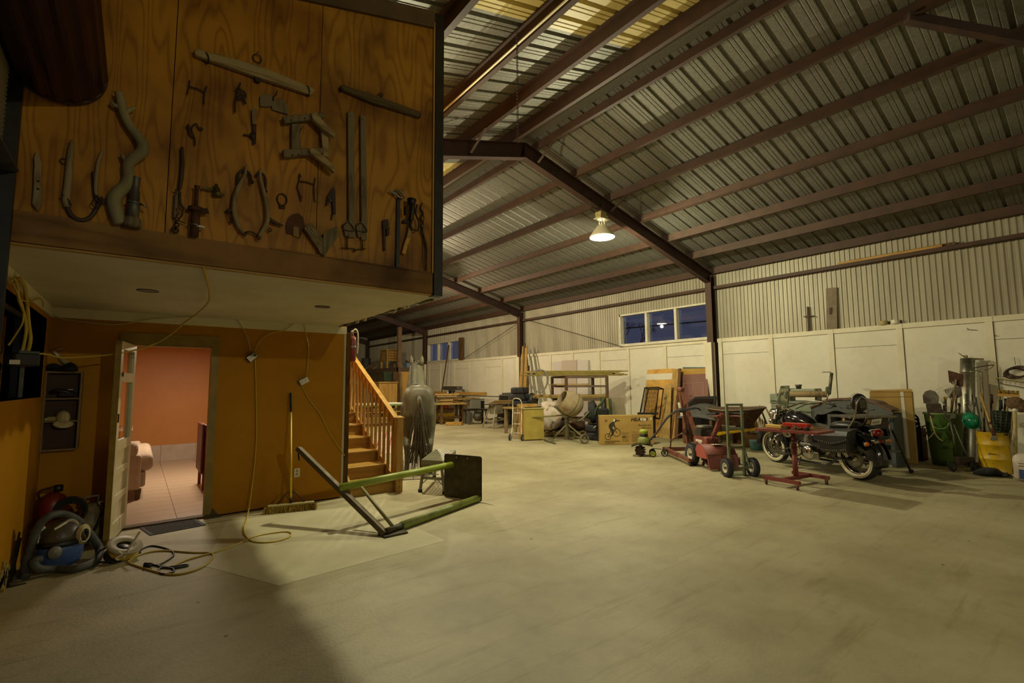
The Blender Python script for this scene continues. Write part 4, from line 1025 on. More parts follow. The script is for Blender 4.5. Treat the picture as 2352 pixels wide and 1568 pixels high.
MB().cyl((-.02, 0, -.0), (.03, -.02, -.06), .013, 8).build('tube', MATS['white_plastic'], t)
MB().cyl((-.025, 0, .0), (.055, -.01, .035), .005, 6).build('arm', MATS['white_plastic'], t)
MB().lathe([(.022, 0), (.022, .02)], (.03, -.01, -.07), (0, 0, 1), 10).build('base', MATS['khaki'], t)
MB().tube([(.04, -.005, -.075), (.10, 0, -.13)], [.02, .035], 8).build('cup', MATS['khaki'], t)
# dark bag beside the cap on the shelf top
t = thing('folded_jacket', 'dark folded jacket on top of wall shelf beside black cap', 'jacket', V(-.665, YO-.06, 1.722))
MB().ball((0, 0, .03), (.085, .05, .035), 14, 8).ball((-.02, -.01, .05), (.05, .04, .03), 12, 7).build('bundle', mat('jacket', '#191b22', .9), t)
# metal frame leaning at the wall foot near the vacuum
q = [at(36, 1345), at(88, 1330)]
t = thing('metal_rack', 'dark thin metal rack leaning on the porch wall foot', 'rack', at(55, 1340))
a = at(18, 1360); b = at(58, 1338); c = at(34, 1275, X=XA+.03); d = at(50, 1222, X=XA+.03)
for p, q in ((at(18, 1350), at(45, 1222, X=XA+.02)), (at(18, 1350), at(60, 1340)), (at(24, 1338), at(48, 1235, X=XA+.025))):
    MB().bar(p+V(0, 0, .008), q, .014, .014).build('rail', MATS['black_steel'], t, world=True)
# ragged insulation at the wall foot
mb = MB(); r_ = random.Random(9)
for i in range(50):
    y = 4.9+.95*i/50; mb.box((XA+.008, y, r_.uniform(.02, .22)*(1-.6*i/50)), (.016, .05, r_.uniform(.05, .16)), Matrix.Rotation(r_.uniform(-.4, .4), 3, 'X'))
o = mb.build('torn_insulation', mat('insulation', '#a38a3e', .95, 0, '#7d6726', 20, 5, bump=.5), WS, world=True); o['kind'] = 'stuff'

# ================================================================ inside the lit room
so = thing('sofa', 'beige fabric sofa with rounded arm just inside the doorway', 'sofa', (-.2, 9.3, .018))
sf = MATS['sofa_fabric']
def soft(mb, nm, bev, par=so, m_=sf, seg=4): return mb.build(nm, m_, par, world=True, bevel=bev, seg=seg)
soft(MB().bx((-.70, 8.38, .15), (.10, 8.60, .62)), 'arm', .04)
soft(MB().bx((-.70, 8.35, .58), (.06, 8.63, .80)), 'arm_roll', .09)
soft(MB().bx((-.70, 10.4, .15), (.10, 10.62, .62)), 'arm', .04)
soft(MB().bx((-.70, 8.60, .15), (.16, 10.4, .36)), 'base', .03)
soft(MB().bx((-.5, 8.60, .36), (.24, 9.5, .60)), 'seat_cushion', .08)
soft(MB().bx((-.5, 9.5, .36), (.24, 10.4, .60)), 'seat_cushion', .08)
soft(MB().bx((-.72, 8.6, .36), (-.42, 10.4, .95)), 'backrest', .08)
for x, y in ((.08, 8.45), (.08, 10.55), (-.65, 8.45), (-.65, 10.55)):
    MB().loft([[(x-.025, y-.025, .018), (x+.025, y-.025, .018), (x+.025, y+.025, .018), (x-.025, y+.025, .018)], [(x-.04, y-.04, .155), (x+.04, y-.04, .155), (x+.04, y+.04, .155), (x-.04, y+.04, .155)]], sm=False).build('foot', MATS['dark_wood'], so, world=True)
rt = thing('folded_table', 'dark red wooden folding table edge standing inside doorway', 'table', (.92, 8.6, .018))
MB().bx((.80, 8.5, .26), (.83, 9.2, .99)).build('leaf', MATS['red_wood'], rt, world=True, bevel=.012)
MB().bx((.84, 8.5, .22), (.865, 9.2, .97)).build('leaf', MATS['red_wood'], rt, world=True)
for y in (8.56, 9.14): MB().bx((.832, y-.02, .018), (.872, y+.02, .9)).build('leg', MATS['red_wood'], rt, world=True)
tb = thing('side_table', 'small white topped table beyond the sofa', 'table', (-.5, 11.2, .018))
MB().bx((-.73, 10.9, .78), (-.02, 11.6, .81)).build('top', MATS['marble'], tb, world=True)
for x in (-.68, -.08):
    for y in (10.95, 11.55): MB().bx((x-.025, y-.025, .018), (x+.025, y+.025, .78)).build('leg', MATS['red_wood'], tb, world=True)

# ================================================================ old farm tools hung on the loft plywood
YF = YL-.002
def lp(x, y, d=.03): return at(x, y, Y=YF-d)
def ppoly(pts, d0, th):
    """outline in photo pixels on the loft face, d0 in front of the board, th thick"""
    return MB().prism([lp(x, y, d0) for x, y in pts], (0, -th, 0))
def ptube(pts, r, d=.03, k=6, n=8, sm_=True):
    P = [lp(p[0], p[1], p[2] if len(p) > 2 else d) for p in pts]
    if not sm_: return MB().tube(P, r, n)
    S = smooth(P, k)
    if isinstance(r, (list, tuple)):
        m_ = len(S)-1; R = []
        for i in range(len(S)):
            t = i/m_*(len(r)-1); j = min(int(t), len(r)-2); R.append(r[j]+(r[j+1]-r[j])*(t-j))
        r = R
    return MB().tube(S, r, n)
def tool(name, label, cat, x, y): return thing(name, label, cat, lp(x, y, .02))
iron, lea, ow, gw = MATS['iron'], MATS['leather'], MATS['old_wood'], MATS['grey_wood']
wood('wood_x', '#a08a5c', '#7b6844', 0, 7, 10, .8); wood('wood_x_dark', '#5b4a2c', '#43361f', 0, 7, 10, .8)
U = dict(world=True)
t = tool('swingletree', 'pale weathered wooden swingletree with iron rings high on plywood', 'yoke', 580, 175)
ppoly([(444, 119), (447, 132), (590, 182), (712, 222), (719, 215), (719, 208), (600, 158), (455, 119)], .012, .04).build('bar', MATS['wood_x'], t, **U, bevel=.006)
for x, y in ((473, 133), (704, 208)): MB().torus(lp(x, y, .03), (.9, .3, .35), .036, .004, 20, 6).build('iron_band', iron, t, **U)
ppoly([(583, 178), (600, 184), (596, 192), (586, 190)], .01, .03).build('hook_plate', iron, t, **U)
t = tool('iron_ring', 'iron ring with small chain link nailed above the swingletree', 'ring', 591, 140)
MB().torus(lp(591, 134, .014), (0, 1, .1), .030, .004, 24, 6).build('ring', iron, t, **U)
MB().torus(lp(591, 152, .014), (1, .3, 0), .011, .003, 14, 5).torus(lp(592, 160, .014), (.1, 1, 0), .010, .003, 14, 5).build('links', iron, t, **U)
MB().cyl(lp(592, 118, .0), lp(592, 126, .03), .003, 6).build('nail', MATS['steel'], t, **U)
t = tool('bridle_bit', 'rusty H-shaped bridle bit below the left end of swingletree', 'bit', 452, 212)
ptube([(430, 217), (434, 200), (436, 184)], .004, .015).build('cheek', iron, t, **U); ptube([(468, 240), (470, 215), (475, 198)], .004, .015).build('cheek', iron, t, **U)
ptube([(434, 198), (448, 202), (458, 205), (470, 212)], .005, .018).build('mouthpiece', iron, t, **U)
t = tool('hobble', 'dark leather hobble with buckles under the swingletree', 'hobble', 550, 225)
ptube([(540, 258), (540, 235), (546, 215), (552, 190)], .006).build('strap', lea, t, **U)
ptube([(545, 212), (556, 208), (564, 218), (560, 228)], .009).build('strap', lea, t, **U); ptube([(543, 228), (556, 222), (564, 238)], .009).build('strap', lea, t, **U)
for x, y in ((548, 205), (553, 222)): MB().torus(lp(x, y, .035), (.2, 1, .1), .013, .004, 14, 5).build('buckle', iron, t, **U)
t = tool('leather_flap', 'two grey leather flaps hung by a hook under the swingletree', 'flap', 628, 240)
ppoly([(597, 222), (606, 217), (620, 218), (628, 226), (628, 240), (620, 246), (597, 245)], .012, .01).build('flap', gw, t, **U)
ppoly([(622, 238), (636, 226), (650, 230), (660, 246), (661, 264), (625, 253)], .008, .01).build('flap', gw, t, **U)
ptube([(628, 232), (628, 222), (634, 218), (637, 208)], .004, .03).build('hook', iron, t, **U)
t = tool('hanging_latch', 'wooden handled iron latch hanging on plywood left of pack saddle', 'latch', 582, 290)
ppoly([(577, 252), (589, 253), (585, 287), (579, 287)], .01, .018).build('handle', gw, t, **U)
ppoly([(580, 287), (588, 287), (587, 330), (580, 334)], .008, .02).build('blade', iron, t, **U)
MB().ball(lp(581, 312, .02), (.022, .018, .03), 10, 6).build('boss', iron, t, **U); ptube([(559, 309), (572, 311), (582, 312)], .006, .02).build('spindle', iron, t, **U)
t = tool('pack_saddle', 'wooden crossbuck pack saddle frame with pale broken ends', 'saddle', 705, 330)
ppoly([(646, 273), (650, 288), (742, 276), (742, 264), (715, 266)], .02, .05).build('side_bar', gw, t, **U, bevel=.005)
ppoly([(646, 348), (649, 366), (740, 356), (740, 344)], .02, .05).build('side_bar', gw, t, **U, bevel=.005)
ppoly([(668, 288), (686, 287), (687, 346), (668, 346)], .012, .03).build('board', gw, t, **U)
ppoly([(735, 300), (752, 305), (752, 364), (740, 360)], .012, .03).build('board', MATS['wood_x'], t, **U)
ppoly([(711, 265), (722, 263), (745, 290), (765, 308), (765, 320), (740, 303), (714, 278)], .05, .05).build('cross_bar', MATS['wood_x'], t, **U, bevel=.006)
ppoly([(708, 345), (716, 344), (745, 366), (768, 394), (764, 400), (735, 376), (707, 354)], .05, .05).build('cross_bar', MATS['wood_x'], t, **U, bevel=.006)
ptube([(697, 288), (689, 305), (688, 322), (692, 344)], .004, .04).build('wire', MATS['steel'], t, **U)
for x, y in ((668, 276), (700, 272), (672, 356), (686, 356), (752, 292)): MB().lathe([(.007, 0), (.005, .006)], lp(x, y, .07), (0, -1, 0), 8).build('bolt', iron, t, **U)
t = tool('draft_bar', 'dark narrow wooden draft bar hung right of the panel seam', 'bar', 870, 240)
ppoly([(778, 200), (780, 208), (850, 238), (960, 272), (966, 266), (962, 260), (880, 230), (785, 199)], .012, .035).build('bar', MATS['wood_x_dark'], t, **U, bevel=.005)
for x, y in ((783, 205), (962, 267)): MB().torus(lp(x, y, .03), (1, .3, .2), .018, .005, 14, 5).build('end_ring', iron, t, **U)
MB().torus(lp(875, 217, .03), (.2, 1, 0), .014, .005, 14, 5).tube([lp(875, 222, .03), lp(878, 234, .04)], .006, 6).build('centre_hook', iron, t, **U)
for i, (x0, x1, y0, y1, lb) in enumerate(((797, 812, 258, 546, 'longer flat wooden slat hung upright with clamp at foot'), (826, 839, 266, 552, 'shorter flat wooden slat hung upright right of its twin'))):
    t = tool('sled_runner', lb, 'slat', (x0+x1)/2, (y0+y1)/2)
    ppoly([(x0, y0), (x1, y0+2), (x1+2, y1), (x0+2, y1)], .01, .022).build('slat', gw, t, **U, bevel=.003)
    MB().lathe([(.004, 0), (.004, .004)], lp((x0+x1)/2, y0+8, .034), (0, -1, 0), 8).build('nail', iron, t, **U)
for i, (x, y, lb, s) in enumerate(((800, 538, 'rusty screw clamp at the foot of the longer slat', 1), (829, 540, 'rusty screw clamp at the foot of the shorter slat', -1))):
    t = tool('screw_clamp', lb, 'clamp', x, y)
    ppoly([(x-14, y-22), (x-4, y-30), (x+14, y-10), (x+8, y+4), (x-8, y+6)], .012, .02).build('jaw', gw, t, **U)
    ptube([(x-12, y-18), (x, y-28), (x+14, y-8), (x-10, y-10)], .004, .038).build('strap', iron, t, **U)
    MB().cyl(lp(x-3*s, y-2, .025), lp(x-3*s, y+34, .025), .006, 8).build('screw', iron, t, **U)
    MB().cyl(lp(x-14*s-3, y+31, .025), lp(x+14*s, y+33, .025), .004, 6).ball(lp(x+14*s, y+36, .025), .009, 8, 5).build('handle', iron, t, **U)
t = tool('curb_bit', 'small iron curb bit with loops on the lower left seam', 'bit', 447, 305)
ptube([(432, 285), (433, 300), (438, 312), (447, 318)], .005, .015).build('cheek', iron, t, **U); ptube([(463, 293), (458, 296), (450, 284), (440, 296), (447, 318), (448, 334)], .005, .02).build('mouthpiece', iron, t, **U)
MB().torus(lp(434, 292, .02), (0, 1, 0), .012, .004, 12, 5).torus(lp(462, 296, .02), (0, 1, 0), .009, .004, 12, 5).build('rings', iron, t, **U)
# big driftwood branch
t = tool('driftwood_branch', 'large pale crooked driftwood branch standing against plywood', 'branch', 290, 380)
mat('driftwood', '#8f8259', .8, 0, '#756846', 9, 5, bump=.3, stretch=(1, 1, .3))
dw = MATS['driftwood']
ptube([(272, 212), (278, 232), (283, 255), (296, 285), (315, 310), (328, 332), (325, 350), (305, 365), (294, 382), (297, 405), (290, 425), (272, 442), (262, 460), (268, 488), (276, 514)], [.022, .026, .027, .026, .03, .034, .036, .034, .03, .034, .036, .038, .038, .038, .034], .05, 5, 12).build('trunk', dw, t, **U)
ptube([(284, 262), (298, 252), (310, 247)], [.018, .013, .010], .06, 4).build('twig', dw, t, **U); ptube([(276, 248), (262, 240), (255, 232)], [.016, .012, .008], .05, 4).build('twig', dw, t, **U); ptube([(294, 378), (284, 362), (280, 352)], [.018, .012, .008], .05, 4).build('twig', dw, t, **U)
t = tool('pointed_board', 'weathered grey board with pointed top at the plywood left end', 'board', 87, 415)
ppoly([(84, 348), (92, 362), (97, 378), (95, 425), (98, 440), (97, 470), (88, 486), (75, 470), (78, 430), (80, 380), (79, 364)], .012, .025).build('board', ow, t, **U, bevel=.004)
for x, y in ((88, 416), (87, 434)): MB().lathe([(.007, 0), (.004, .004)], lp(x, y, .037), (0, -1, 0), 8).build('knot', iron, t, **U)
t = tool('harness_hames', 'pair of cracked wooden hames joined by a leather strap', 'harness', 190, 420)
ptube([(165, 322), (163, 345), (160, 370), (158, 400), (155, 430), (152, 455), (155, 475)], [.009, .016, .018, .019, .019, .02, .018], .03).build('hame', ow, t, **U)
ptube([(235, 346), (226, 372), (222, 405), (220, 430), (222, 448)], [.007, .01, .011, .011, .01], .03).build('hame', ow, t, **U)
ptube([(152, 470), (160, 488), (172, 500), (190, 505), (208, 498), (222, 478), (228, 462)], .012, .02).build('strap', lea, t, **U)
ptube([(140, 452), (150, 450), (156, 460), (162, 472)], .008, .04).build('strap', lea, t, **U); ptube([(222, 450), (232, 458), (242, 465), (232, 452)], .006, .04).build('strap', lea, t, **U)
ptube([(216, 395), (218, 430), (222, 460)], .012, .025).build('pad', lea, t, **U)
MB().torus(lp(221, 468, .045), (0, 1, .1), .022, .004, 18, 5).torus(lp(147, 370, .012), (0, 1, 0), .017, .003, 18, 5).build('rings', iron, t, **U)
t = tool('metal_nozzle', 'tall metal nozzle with clamp resting on loft beam beside driftwood', 'nozzle', 308, 470)
P0 = lp(304, 520, .06); P1 = lp(313, 408, .06); d = (P1-P0)
MB().lathe([(.048, 0), (.050, .02), (.042, .05), (.03, .065)], P0, d, 18).build('foot', gw, t, **U)
MB().lathe([(.03, d.length*.17), (.032, d.length*.5), (.027, d.length*.52), (.027, d.length*.72), (.022, d.length*.75), (.022, d.length*.98), (.026, d.length)], P0, d, 18).build('barrel', MATS['dull_steel'], t, **U)
MB().torus(P0+d*.48, d, .033, .006, 20, 6).tube([P0+d*.47+V(.03, -.02, 0), P0+d*.44+V(.07, -.02, -.01)], .006, 6).build('clamp', MATS['steel'], t, **U)
t = tool('hame_strap', 'single curved hame with dangling chain left of the screw jack', 'harness', 412, 440)
ptube([(418, 338), (419, 375), (416, 410), (412, 435)], [.009, .012, .012, .009], .03).build('hame', lea, t, **U)
ptube([(402, 437), (412, 440), (414, 465), (422, 480)], .008, .04).build('strap', lea, t, **U); ptube([(405, 445), (404, 470), (402, 500)], .012, .03).build('strap', gw, t, **U)
mb = MB()
for i in range(7): mb.torus(lp(404+2*(i % 2), 482+7*i, .03), (.2, 1, 0) if i % 2 else (1, .2, 0), .012, .004, 12, 5)
mb.build('chain', iron, t, **U); MB().torus(lp(402, 528, .03), (0, 1, 0), .018, .006, 16, 5).build('end_ring', iron, t, **U)
ptube([(422, 475), (418, 495), (410, 505), (425, 512)], .004, .035).build('loose_wire', iron, t, **U)
t = tool('screw_jack', 'rusty screw jack standing on the loft beam', 'jack', 452, 490)
P0 = lp(446, 543, .05); P1 = lp(453, 427, .05); d = P1-P0; L = d.length
MB().lathe([(.026, 0), (.028, L*.35), (.022, L*.5)], P0, d, 14).build('post', MATS['rust'], t, **U)
MB().lathe([(.012, L*.5), (.012, L*.95), (.018, L*.97), (.018, L)], P0, d, 12).build('screw', MATS['rust'], t, **U)
MB().lathe([(.045, L*.5), (.048, L*.53), (.045, L*.57), (.02, L*.58)], P0, d, 16).build('gear', MATS['rust'], t, **U)
MB().bar(lp(455, 486, .06), lp(478, 484, .06), .02, .035).build('arm', MATS['rust'], t, **U)
MB().torus(P0+d*.22, d, .03, .007, 18, 6).bar(lp(452, 518, .07), lp(470, 522, .07), .012, .014).build('clamp', MATS['steel'], t, **U)
t = tool('brass_tap', 'greenish brass tap with lever hanging beside the screw jack', 'tap', 495, 437)
mat('brass', '#6f6434', .45, .6, '#524a28', 16, 4)
MB().lathe([(.026, 0), (.028, .02), (.02, .03), (.02, .055), (.012, .06), (.01, .085), (0, .09)], lp(500, 450, .04), (-.15, 0, 1), 16).build('valve_body', MATS['brass'], t, **U)
ptube([(490, 436), (476, 432), (465, 431)], [.010, .008, .010], .04).build('spout', MATS['brass'], t, **U); ptube([(502, 446), (515, 448)], .009, .04, sm_=False).build('stem', MATS['brass'], t, **U)
t = tool('horse_collar_hames', 'pear-shaped pair of wooden horse collar hames with iron rings', 'harness', 580, 470)
ptube([(566, 378), (563, 398), (556, 415), (546, 435), (539, 460), (538, 485), (544, 508), (552, 525), (560, 535)], [.007, .011, .014, .017, .018, .018, .017, .014, .010], .04, 5, 10).build('hame', ow, t, **U)
ptube([(599, 386), (598, 405), (603, 430), (610, 455), (614, 480), (614, 505), (606, 525), (594, 542)], [.007, .011, .013, .015, .017, .017, .015, .010], .04, 5, 10).build('hame', ow, t, **U)
ptube([(546, 420), (548, 400), (556, 391), (566, 392), (575, 402), (578, 420)], .009, .03).build('strap', lea, t, **U); ptube([(589, 404), (593, 398), (602, 398), (610, 412), (609, 440)], .009, .03).build('strap', lea, t, **U)
ptube([(560, 535), (570, 532), (580, 534), (594, 542)], .006, .035).build('chain_strap', iron, t, **U)
ptube([(614, 495), (622, 505), (634, 512), (650, 518)], [.010, .014, .014, .006], .035).build('tug', lea, t, **U); ptube([(538, 485), (526, 482), (522, 486)], .011, .035).build('tug', lea, t, **U); ptube([(536, 490), (522, 488), (532, 512), (526, 500)], .004, .03).build('trace_wire', iron, t, **U)
for x, y in ((579, 418), (548, 420), (532, 508), (562, 538), (594, 546), (620, 528), (610, 440)): MB().torus(lp(x, y, .04), (.5, 1, .1), .011, .004, 12, 5).build('ring', iron, t, **U)
t = tool('horseshoe', 'rusty round horseshoe right of the collar hames', 'horseshoe', 648, 460)
MB().tube(arc(lp(648, 458, .012), (1, 0, 0), (0, 0, 1), .034, -1.2, 4.34, 22, .045), .005, 6).build('shoe', iron, t, **U); ppoly([(640, 470), (655, 471), (654, 480), (642, 479)], .006, .008).build('toe_plate', MATS['rust'], t, **U)
t = tool('driving_bit', 'rusty driving bit with long cheeks at the right panel seam', 'bit', 705, 430)
ptube([(689, 398), (687, 415), (683, 430), (688, 445), (692, 462)], .0045, .015).build('cheek', iron, t, **U); ptube([(724, 408), (722, 425), (721, 440), (724, 464)], .004, .015).build('cheek', iron, t, **U); ptube([(690, 416), (705, 418), (722, 424)], .005, .018).build('mouthpiece', iron, t, **U)
MB().torus(lp(689, 404, .015), (0, 1, 0), .008, .003, 12, 5).torus(lp(692, 452, .015), (0, 1, 0), .007, .003, 12, 5).build('eyes', iron, t, **U)
t = tool('hide_patch', 'small dark hide scrap with a paper tag on the plywood', 'hide', 680, 520)
ppoly([(662, 500), (672, 492), (686, 490), (696, 500), (700, 520), (694, 536), (688, 548), (672, 540), (658, 536), (656, 518)], .003, .006).build('hide', mat('hide', '#5a3212', .8, 0, '#4a260d', 12, 4), t, **U)
ppoly([(674, 520), (686, 521), (687, 546), (674, 542)], .010, .002).build('tag', mat('old_tag', '#8a6a3c', .8), t, **U)
t = tool('hay_hook', 'small black triangular iron hook between collar hames and slats', 'hook', 760, 465)
ppoly([(765, 430), (769, 440), (770, 492), (764, 492), (761, 455), (754, 470), (748, 474), (752, 450)], .012, .016).build('hook', iron, t, **U)
ptube([(763, 490), (762, 505)], .005, .02, sm_=False).build('tip', iron, t, **U); MB().ball(lp(759, 460, .03), .012, 8, 5).build('rivet', MATS['steel'], t, **U)
t = tool('plough_share', 'V-shaped pale plough share set on the loft beam', 'plough share', 738, 552)
for pts, d0 in (([(696, 526), (712, 511), (740, 552), (742, 590), (736, 584)], .02), ([(741, 538), (770, 520), (774, 545), (742, 590), (739, 560)], .028)):
    ppoly(pts, d0, .03).build('wing', gw, t, **U)
for k in range(3): ptube([(700+5*k, 522-4*k), (718+4*k, 545-2*k), (738, 582-8*k)], .004, .052).build('groove_rod', MATS['wood_x'], t, **U)
t = tool('pipe_wrench', 'small rusty adjustable wrench on the right plywood panel', 'wrench', 884, 540)
ppoly([(878, 506), (890, 504), (892, 520), (884, 522), (884, 576), (880, 577)], .01, .014).build('handle', iron, t, **U); ppoly([(886, 524), (893, 522), (892, 541), (887, 543)], .01, .02).build('jaw', iron, t, **U)
t = tool('drill_rod', 'tall black iron rod standing near the plywood right end', 'rod', 913, 530)
ppoly([(911, 455), (918, 455), (916, 615), (908, 614)], .01, .016).build('rod', MATS['black_steel'], t, **U)
t = tool('hand_grinder', 'cast iron hand grinder with black cup hung at the plywood right end', 'grinder', 945, 490)
MB().tube(arc(lp(918, 446, .04), (.9, 0, -.35), (.3, 0, .9), .045, 0, 2*PI, 20, .030), .010, 8).build('ring_handle', MATS['steel'], t, **U); MB().bar(lp(895, 438, .04), lp(908, 446, .04), .014, .016).build('lug', MATS['steel'], t, **U)
MB().lathe([(.03, 0), (.036, .01), (.042, .05), (.04, .052), (.03, .012)], lp(945, 470, .07), (.05, 0, 1), 18).build('cup', MATS['black_steel'], t, **U)
MB().tube(smooth([lp(947, 468, .06), lp(946, 490, .06), lp(943, 505, .05)]), [.026]*7+[.022]*6, 12).build('body', MATS['black_steel'], t, **U)
for k in range(3): MB().torus(lp(930, 478+6*k, .06), (1, 0, 0), .014, .006, 12, 6).build('gear', iron, t, **U)
ptube([(958, 470), (955, 490), (962, 510), (960, 528), (950, 528)], [.010, .008, .008, .008, .008], .05).build('crank', iron, t, **U)
ptube([(945, 505), (943, 520), (948, 528)], .012, .05).build('clamp_foot', iron, t, **U)
ppoly([(925, 505), (942, 503), (943, 512), (924, 513)], .02, .02).build('tooth_plate', iron, t, **U)
mat('yellow_strip', '#b98a24', .6); mat('horn', '#8d7440', .6)
t = tool('curved_handle', 'curved yellow wooden handle below the hand grinder', 'handle', 935, 550)
P = [lp(x, y, .035) for x, y in ((944, 514), (941, 530), (938, 546), (932, 562), (927, 582))]
for i in range(4): MB().bar(P[i], P[i+1]+(P[i+1]-P[i])*.03, .034, .014, (0, 1, 0)).build('segment', MATS['yellow_strip'] if i > 1 else MATS['horn'], t, **U)
t = tool('fire_tongs', 'long iron tongs hanging at the plywood right edge', 'tongs', 972, 540)
ptube([(970, 466), (966, 478), (972, 490), (966, 502), (972, 512), (970, 530), (978, 560), (980, 585), (979, 622)], [.006, .008, .008, .008, .008, .010, .010, .006, .005], .02).build('arm', iron, t, **U)
ptube([(962, 480), (974, 500), (966, 525), (974, 545), (976, 590), (977, 620)], .005, .03).build('arm', iron, t, **U); MB().ball(lp(970, 518, .03), .012, 8, 5).build('pivot', MATS['steel'], t, **U)

# ================================================================ machines on the right
def wheel(par, c, ax, R, w, rim='white_metal', tyre='tyre', spokes=0, name='wheel', hubr=.55, n=28, tread=False):
    c = Vector(c); a = Vector(ax).normalized()
    ri = R*hubr
    o = MB().lathe([(ri, -w*.38), (R*.86, -w*.5), (R*.97, -w*.38), (R, -w*.15), (R, w*.15), (R*.97, w*.38), (R*.86, w*.5), (ri, w*.38)], c, a, n, cap=False).build(name, MATS[tyre], par)
    if spokes:
        MB().lathe([(ri*1.02, -w*.3), (ri*1.02, w*.3), (ri*.88, w*.3), (ri*.88, -w*.3), (ri*1.02, -w*.3)], c, a, n, cap=False).build('rim', MATS[rim], o)
        mb = MB(); u = a.cross(V(0, 0, 1)).normalized(); v = a.cross(u)
        for k in range(spokes):
            t = 2*PI*k/spokes; mb.bar(c, c+(u*math.cos(t)+v*math.sin(t))*ri*.9, R*.06, w*.3, a)
        mb.build('spokes', MATS[rim], o)
    else:
        MB().lathe([(0, -w*.1), (ri*.55, -w*.12), (ri*.8, -w*.1), (ri*.9, -w*.36), (ri*1.03, -w*.38), (ri*1.03, w*.38), (ri*.9, w*.36), (ri*.8, w*.1), (ri*.55, w*.12), (0, w*.1)], c, a, n, cap=False).build('rim', MATS[rim], o)
    MB().lathe([(R*.14, -w*.45), (R*.14, w*.45)], c, a, 12).build('hub', MATS['dull_steel'], o)
    if tread:
        mb = MB(); u = a.cross(V(0, 0, 1)).normalized(); v = a.cross(u); m_ = 26
        for k in range(m_):
            t = 2*PI*k/m_; d = u*math.cos(t)+v*math.sin(t); tg = v*math.cos(t)-u*math.sin(t)
            for q in (-1, 0, 1): mb.box(c+d*R*(1.0 if q == 0 else .985)+a*w*.27*q+tg*(R*.11 if q == 0 else 0), (R*.1, R*.1, w*.2), Matrix((tg, d, a)).transposed())
        mb.build('tread_lugs', MATS[tyre], o)
    return o

# ---- olive green hand truck with pneumatic wheels
ht_ = thing('hand_truck', 'olive green steel hand truck with two fat pneumatic tyres', 'hand truck', (7.96, 4.02, 0), math.atan2(.56, -.83)-PI/2)
# local +y = axle (towards camera-left), +x = away from the load
g = mat('truck_green', '#6f7658', .5, .1, '#5f664a', 9, 4)
for s in (1, -1): wheel(ht_, (0, .225*s, .15), (0, 1, 0), .15, .10, 'white_metal', 'tyre', 0, tread=True)
MB().cyl((0, -.2, .15), (0, .2, .15), .012, 8).build('axle', g, ht_)
for s in (1, -1):
    MB().bar((.09, .13*s, .02), (.10, .13*s, 1.2), .035, .045, (1, 0, 0)).build('upright', g, ht_)
    MB().bar((.10, .13*s, .50), (.0, .17*s, .15), .02, .03).build('axle_strut', g, ht_)
for z in (1.18, .78, .47): MB().bar((.10, -.13, z), (.10, .13, z), .03, .035).build('crossbar', g, ht_)
MB().bx((.09, -.2, .0), (.30, .2, .012)).build('toe_plate', g, ht_)
# ---- red rear-tine tiller
tl_ = thing('rear_tine_tiller', 'faded red rear-tine garden tiller behind the green hand truck', 'tiller', (8.45, 4.73, 0), math.atan2(.83, .55))
tr = MATS['tiller_red']
for s in (1, -1): wheel(tl_, (.34, .27*s, .20), (0, 1, 0), .20, .13, 'white_metal', 'tyre', 0, tread=True)
ring = lambda x, pts: [(x, y, z) for y, z in pts]
mb = MB()
hood = []
for i in range(13):
    a = PI*.04+PI*.92*i/12; hood.append((-.02-.24*math.cos(a), .16+.27*math.sin(a)))
mb._add([(x, -.28, z) for x, z in hood]+[(x, .28, z) for x, z in hood], [(i, i+1, 13+i+1, 13+i) for i in range(12)], True)
mb.build('tine_hood', tr, tl_, solid=.008)
for s in (1, -1): MB().prism([(x, .28*s, z) for x, z in hood], (0, .006*s, 0)).build('hood_side', mat('tiller_pink', '#9c4a40', .45), tl_)
MB().hexa([(-.34, -.27, .03), (-.30, -.27, .03), (-.30, .27, .03), (-.34, .27, .03), (-.29, -.28, .27), (-.25, -.28, .27), (-.25, .28, .27), (-.29, .28, .27)]).build('rear_flap', tr, tl_)
for y in (-.16, -.02, .12): MB().hexa([(-.35, y-.012, .06), (-.33, y-.012, .06), (-.33, y+.012, .06), (-.35, y+.012, .06), (-.305, y-.012, .25), (-.285, y-.012, .25), (-.285, y+.012, .25), (-.305, y+.012, .25)]).build('flap_rib', tr, tl_)
MB().bx((-.36, -.27, .03), (-.33, .27, .06)).build('flap_edge', tr, tl_)
MB().cyl((-.27, -.28, .275), (-.27, .28, .275), .012, 8).build('hinge_rod', MATS['rust'], tl_)
mb = MB()
for y in (-.2, -.1, 0, .1, .2):
    for k in range(4):
        a = k*PI/2+y*3; mb.bar((-.02, y, .16), (-.02+.15*math.cos(a), y, .16+.15*math.sin(a)), .05, .012)
mb.cyl((-.02, -.26, .16), (-.02, .26, .16), .025, 8).build('tines', MATS['rust'], tl_)
MB().loft([[(.05, -.12, .38), (.05, .12, .38), (.05, .12, .54), (.05, -.12, .54)], [(.35, -.13, .36), (.35, .13, .36), (.35, .13, .57), (.35, -.13, .57)], [(.62, -.10, .34), (.62, .10, .34), (.62, .10, .50), (.62, -.10, .50)], [(.70, -.05, .36), (.70, .05, .36), (.70, .05, .45), (.70, -.05, .45)]], sm=False).build('belt_cover', tr, tl_, bevel=.03, seg=3)
lettering('lettering', 'TILLER', .07, MATS['paper'], tl_, frame_of(tl_) @ basis((.60, .133, .43), (-1, 0, .0), (0, 0, 1)), bold=.001) if False else None
MB().bx((.2, .131, .43), (.46, .134, .475)).bx((.22, .131, .405), (.36, .134, .42)).build('side_decal', MATS['paper'], tl_)
MB().bx((.22, -.14, .55), (.50, .14, .68)).build('engine_block', MATS['black_plastic'], tl_, bevel=.02)
mb = MB()
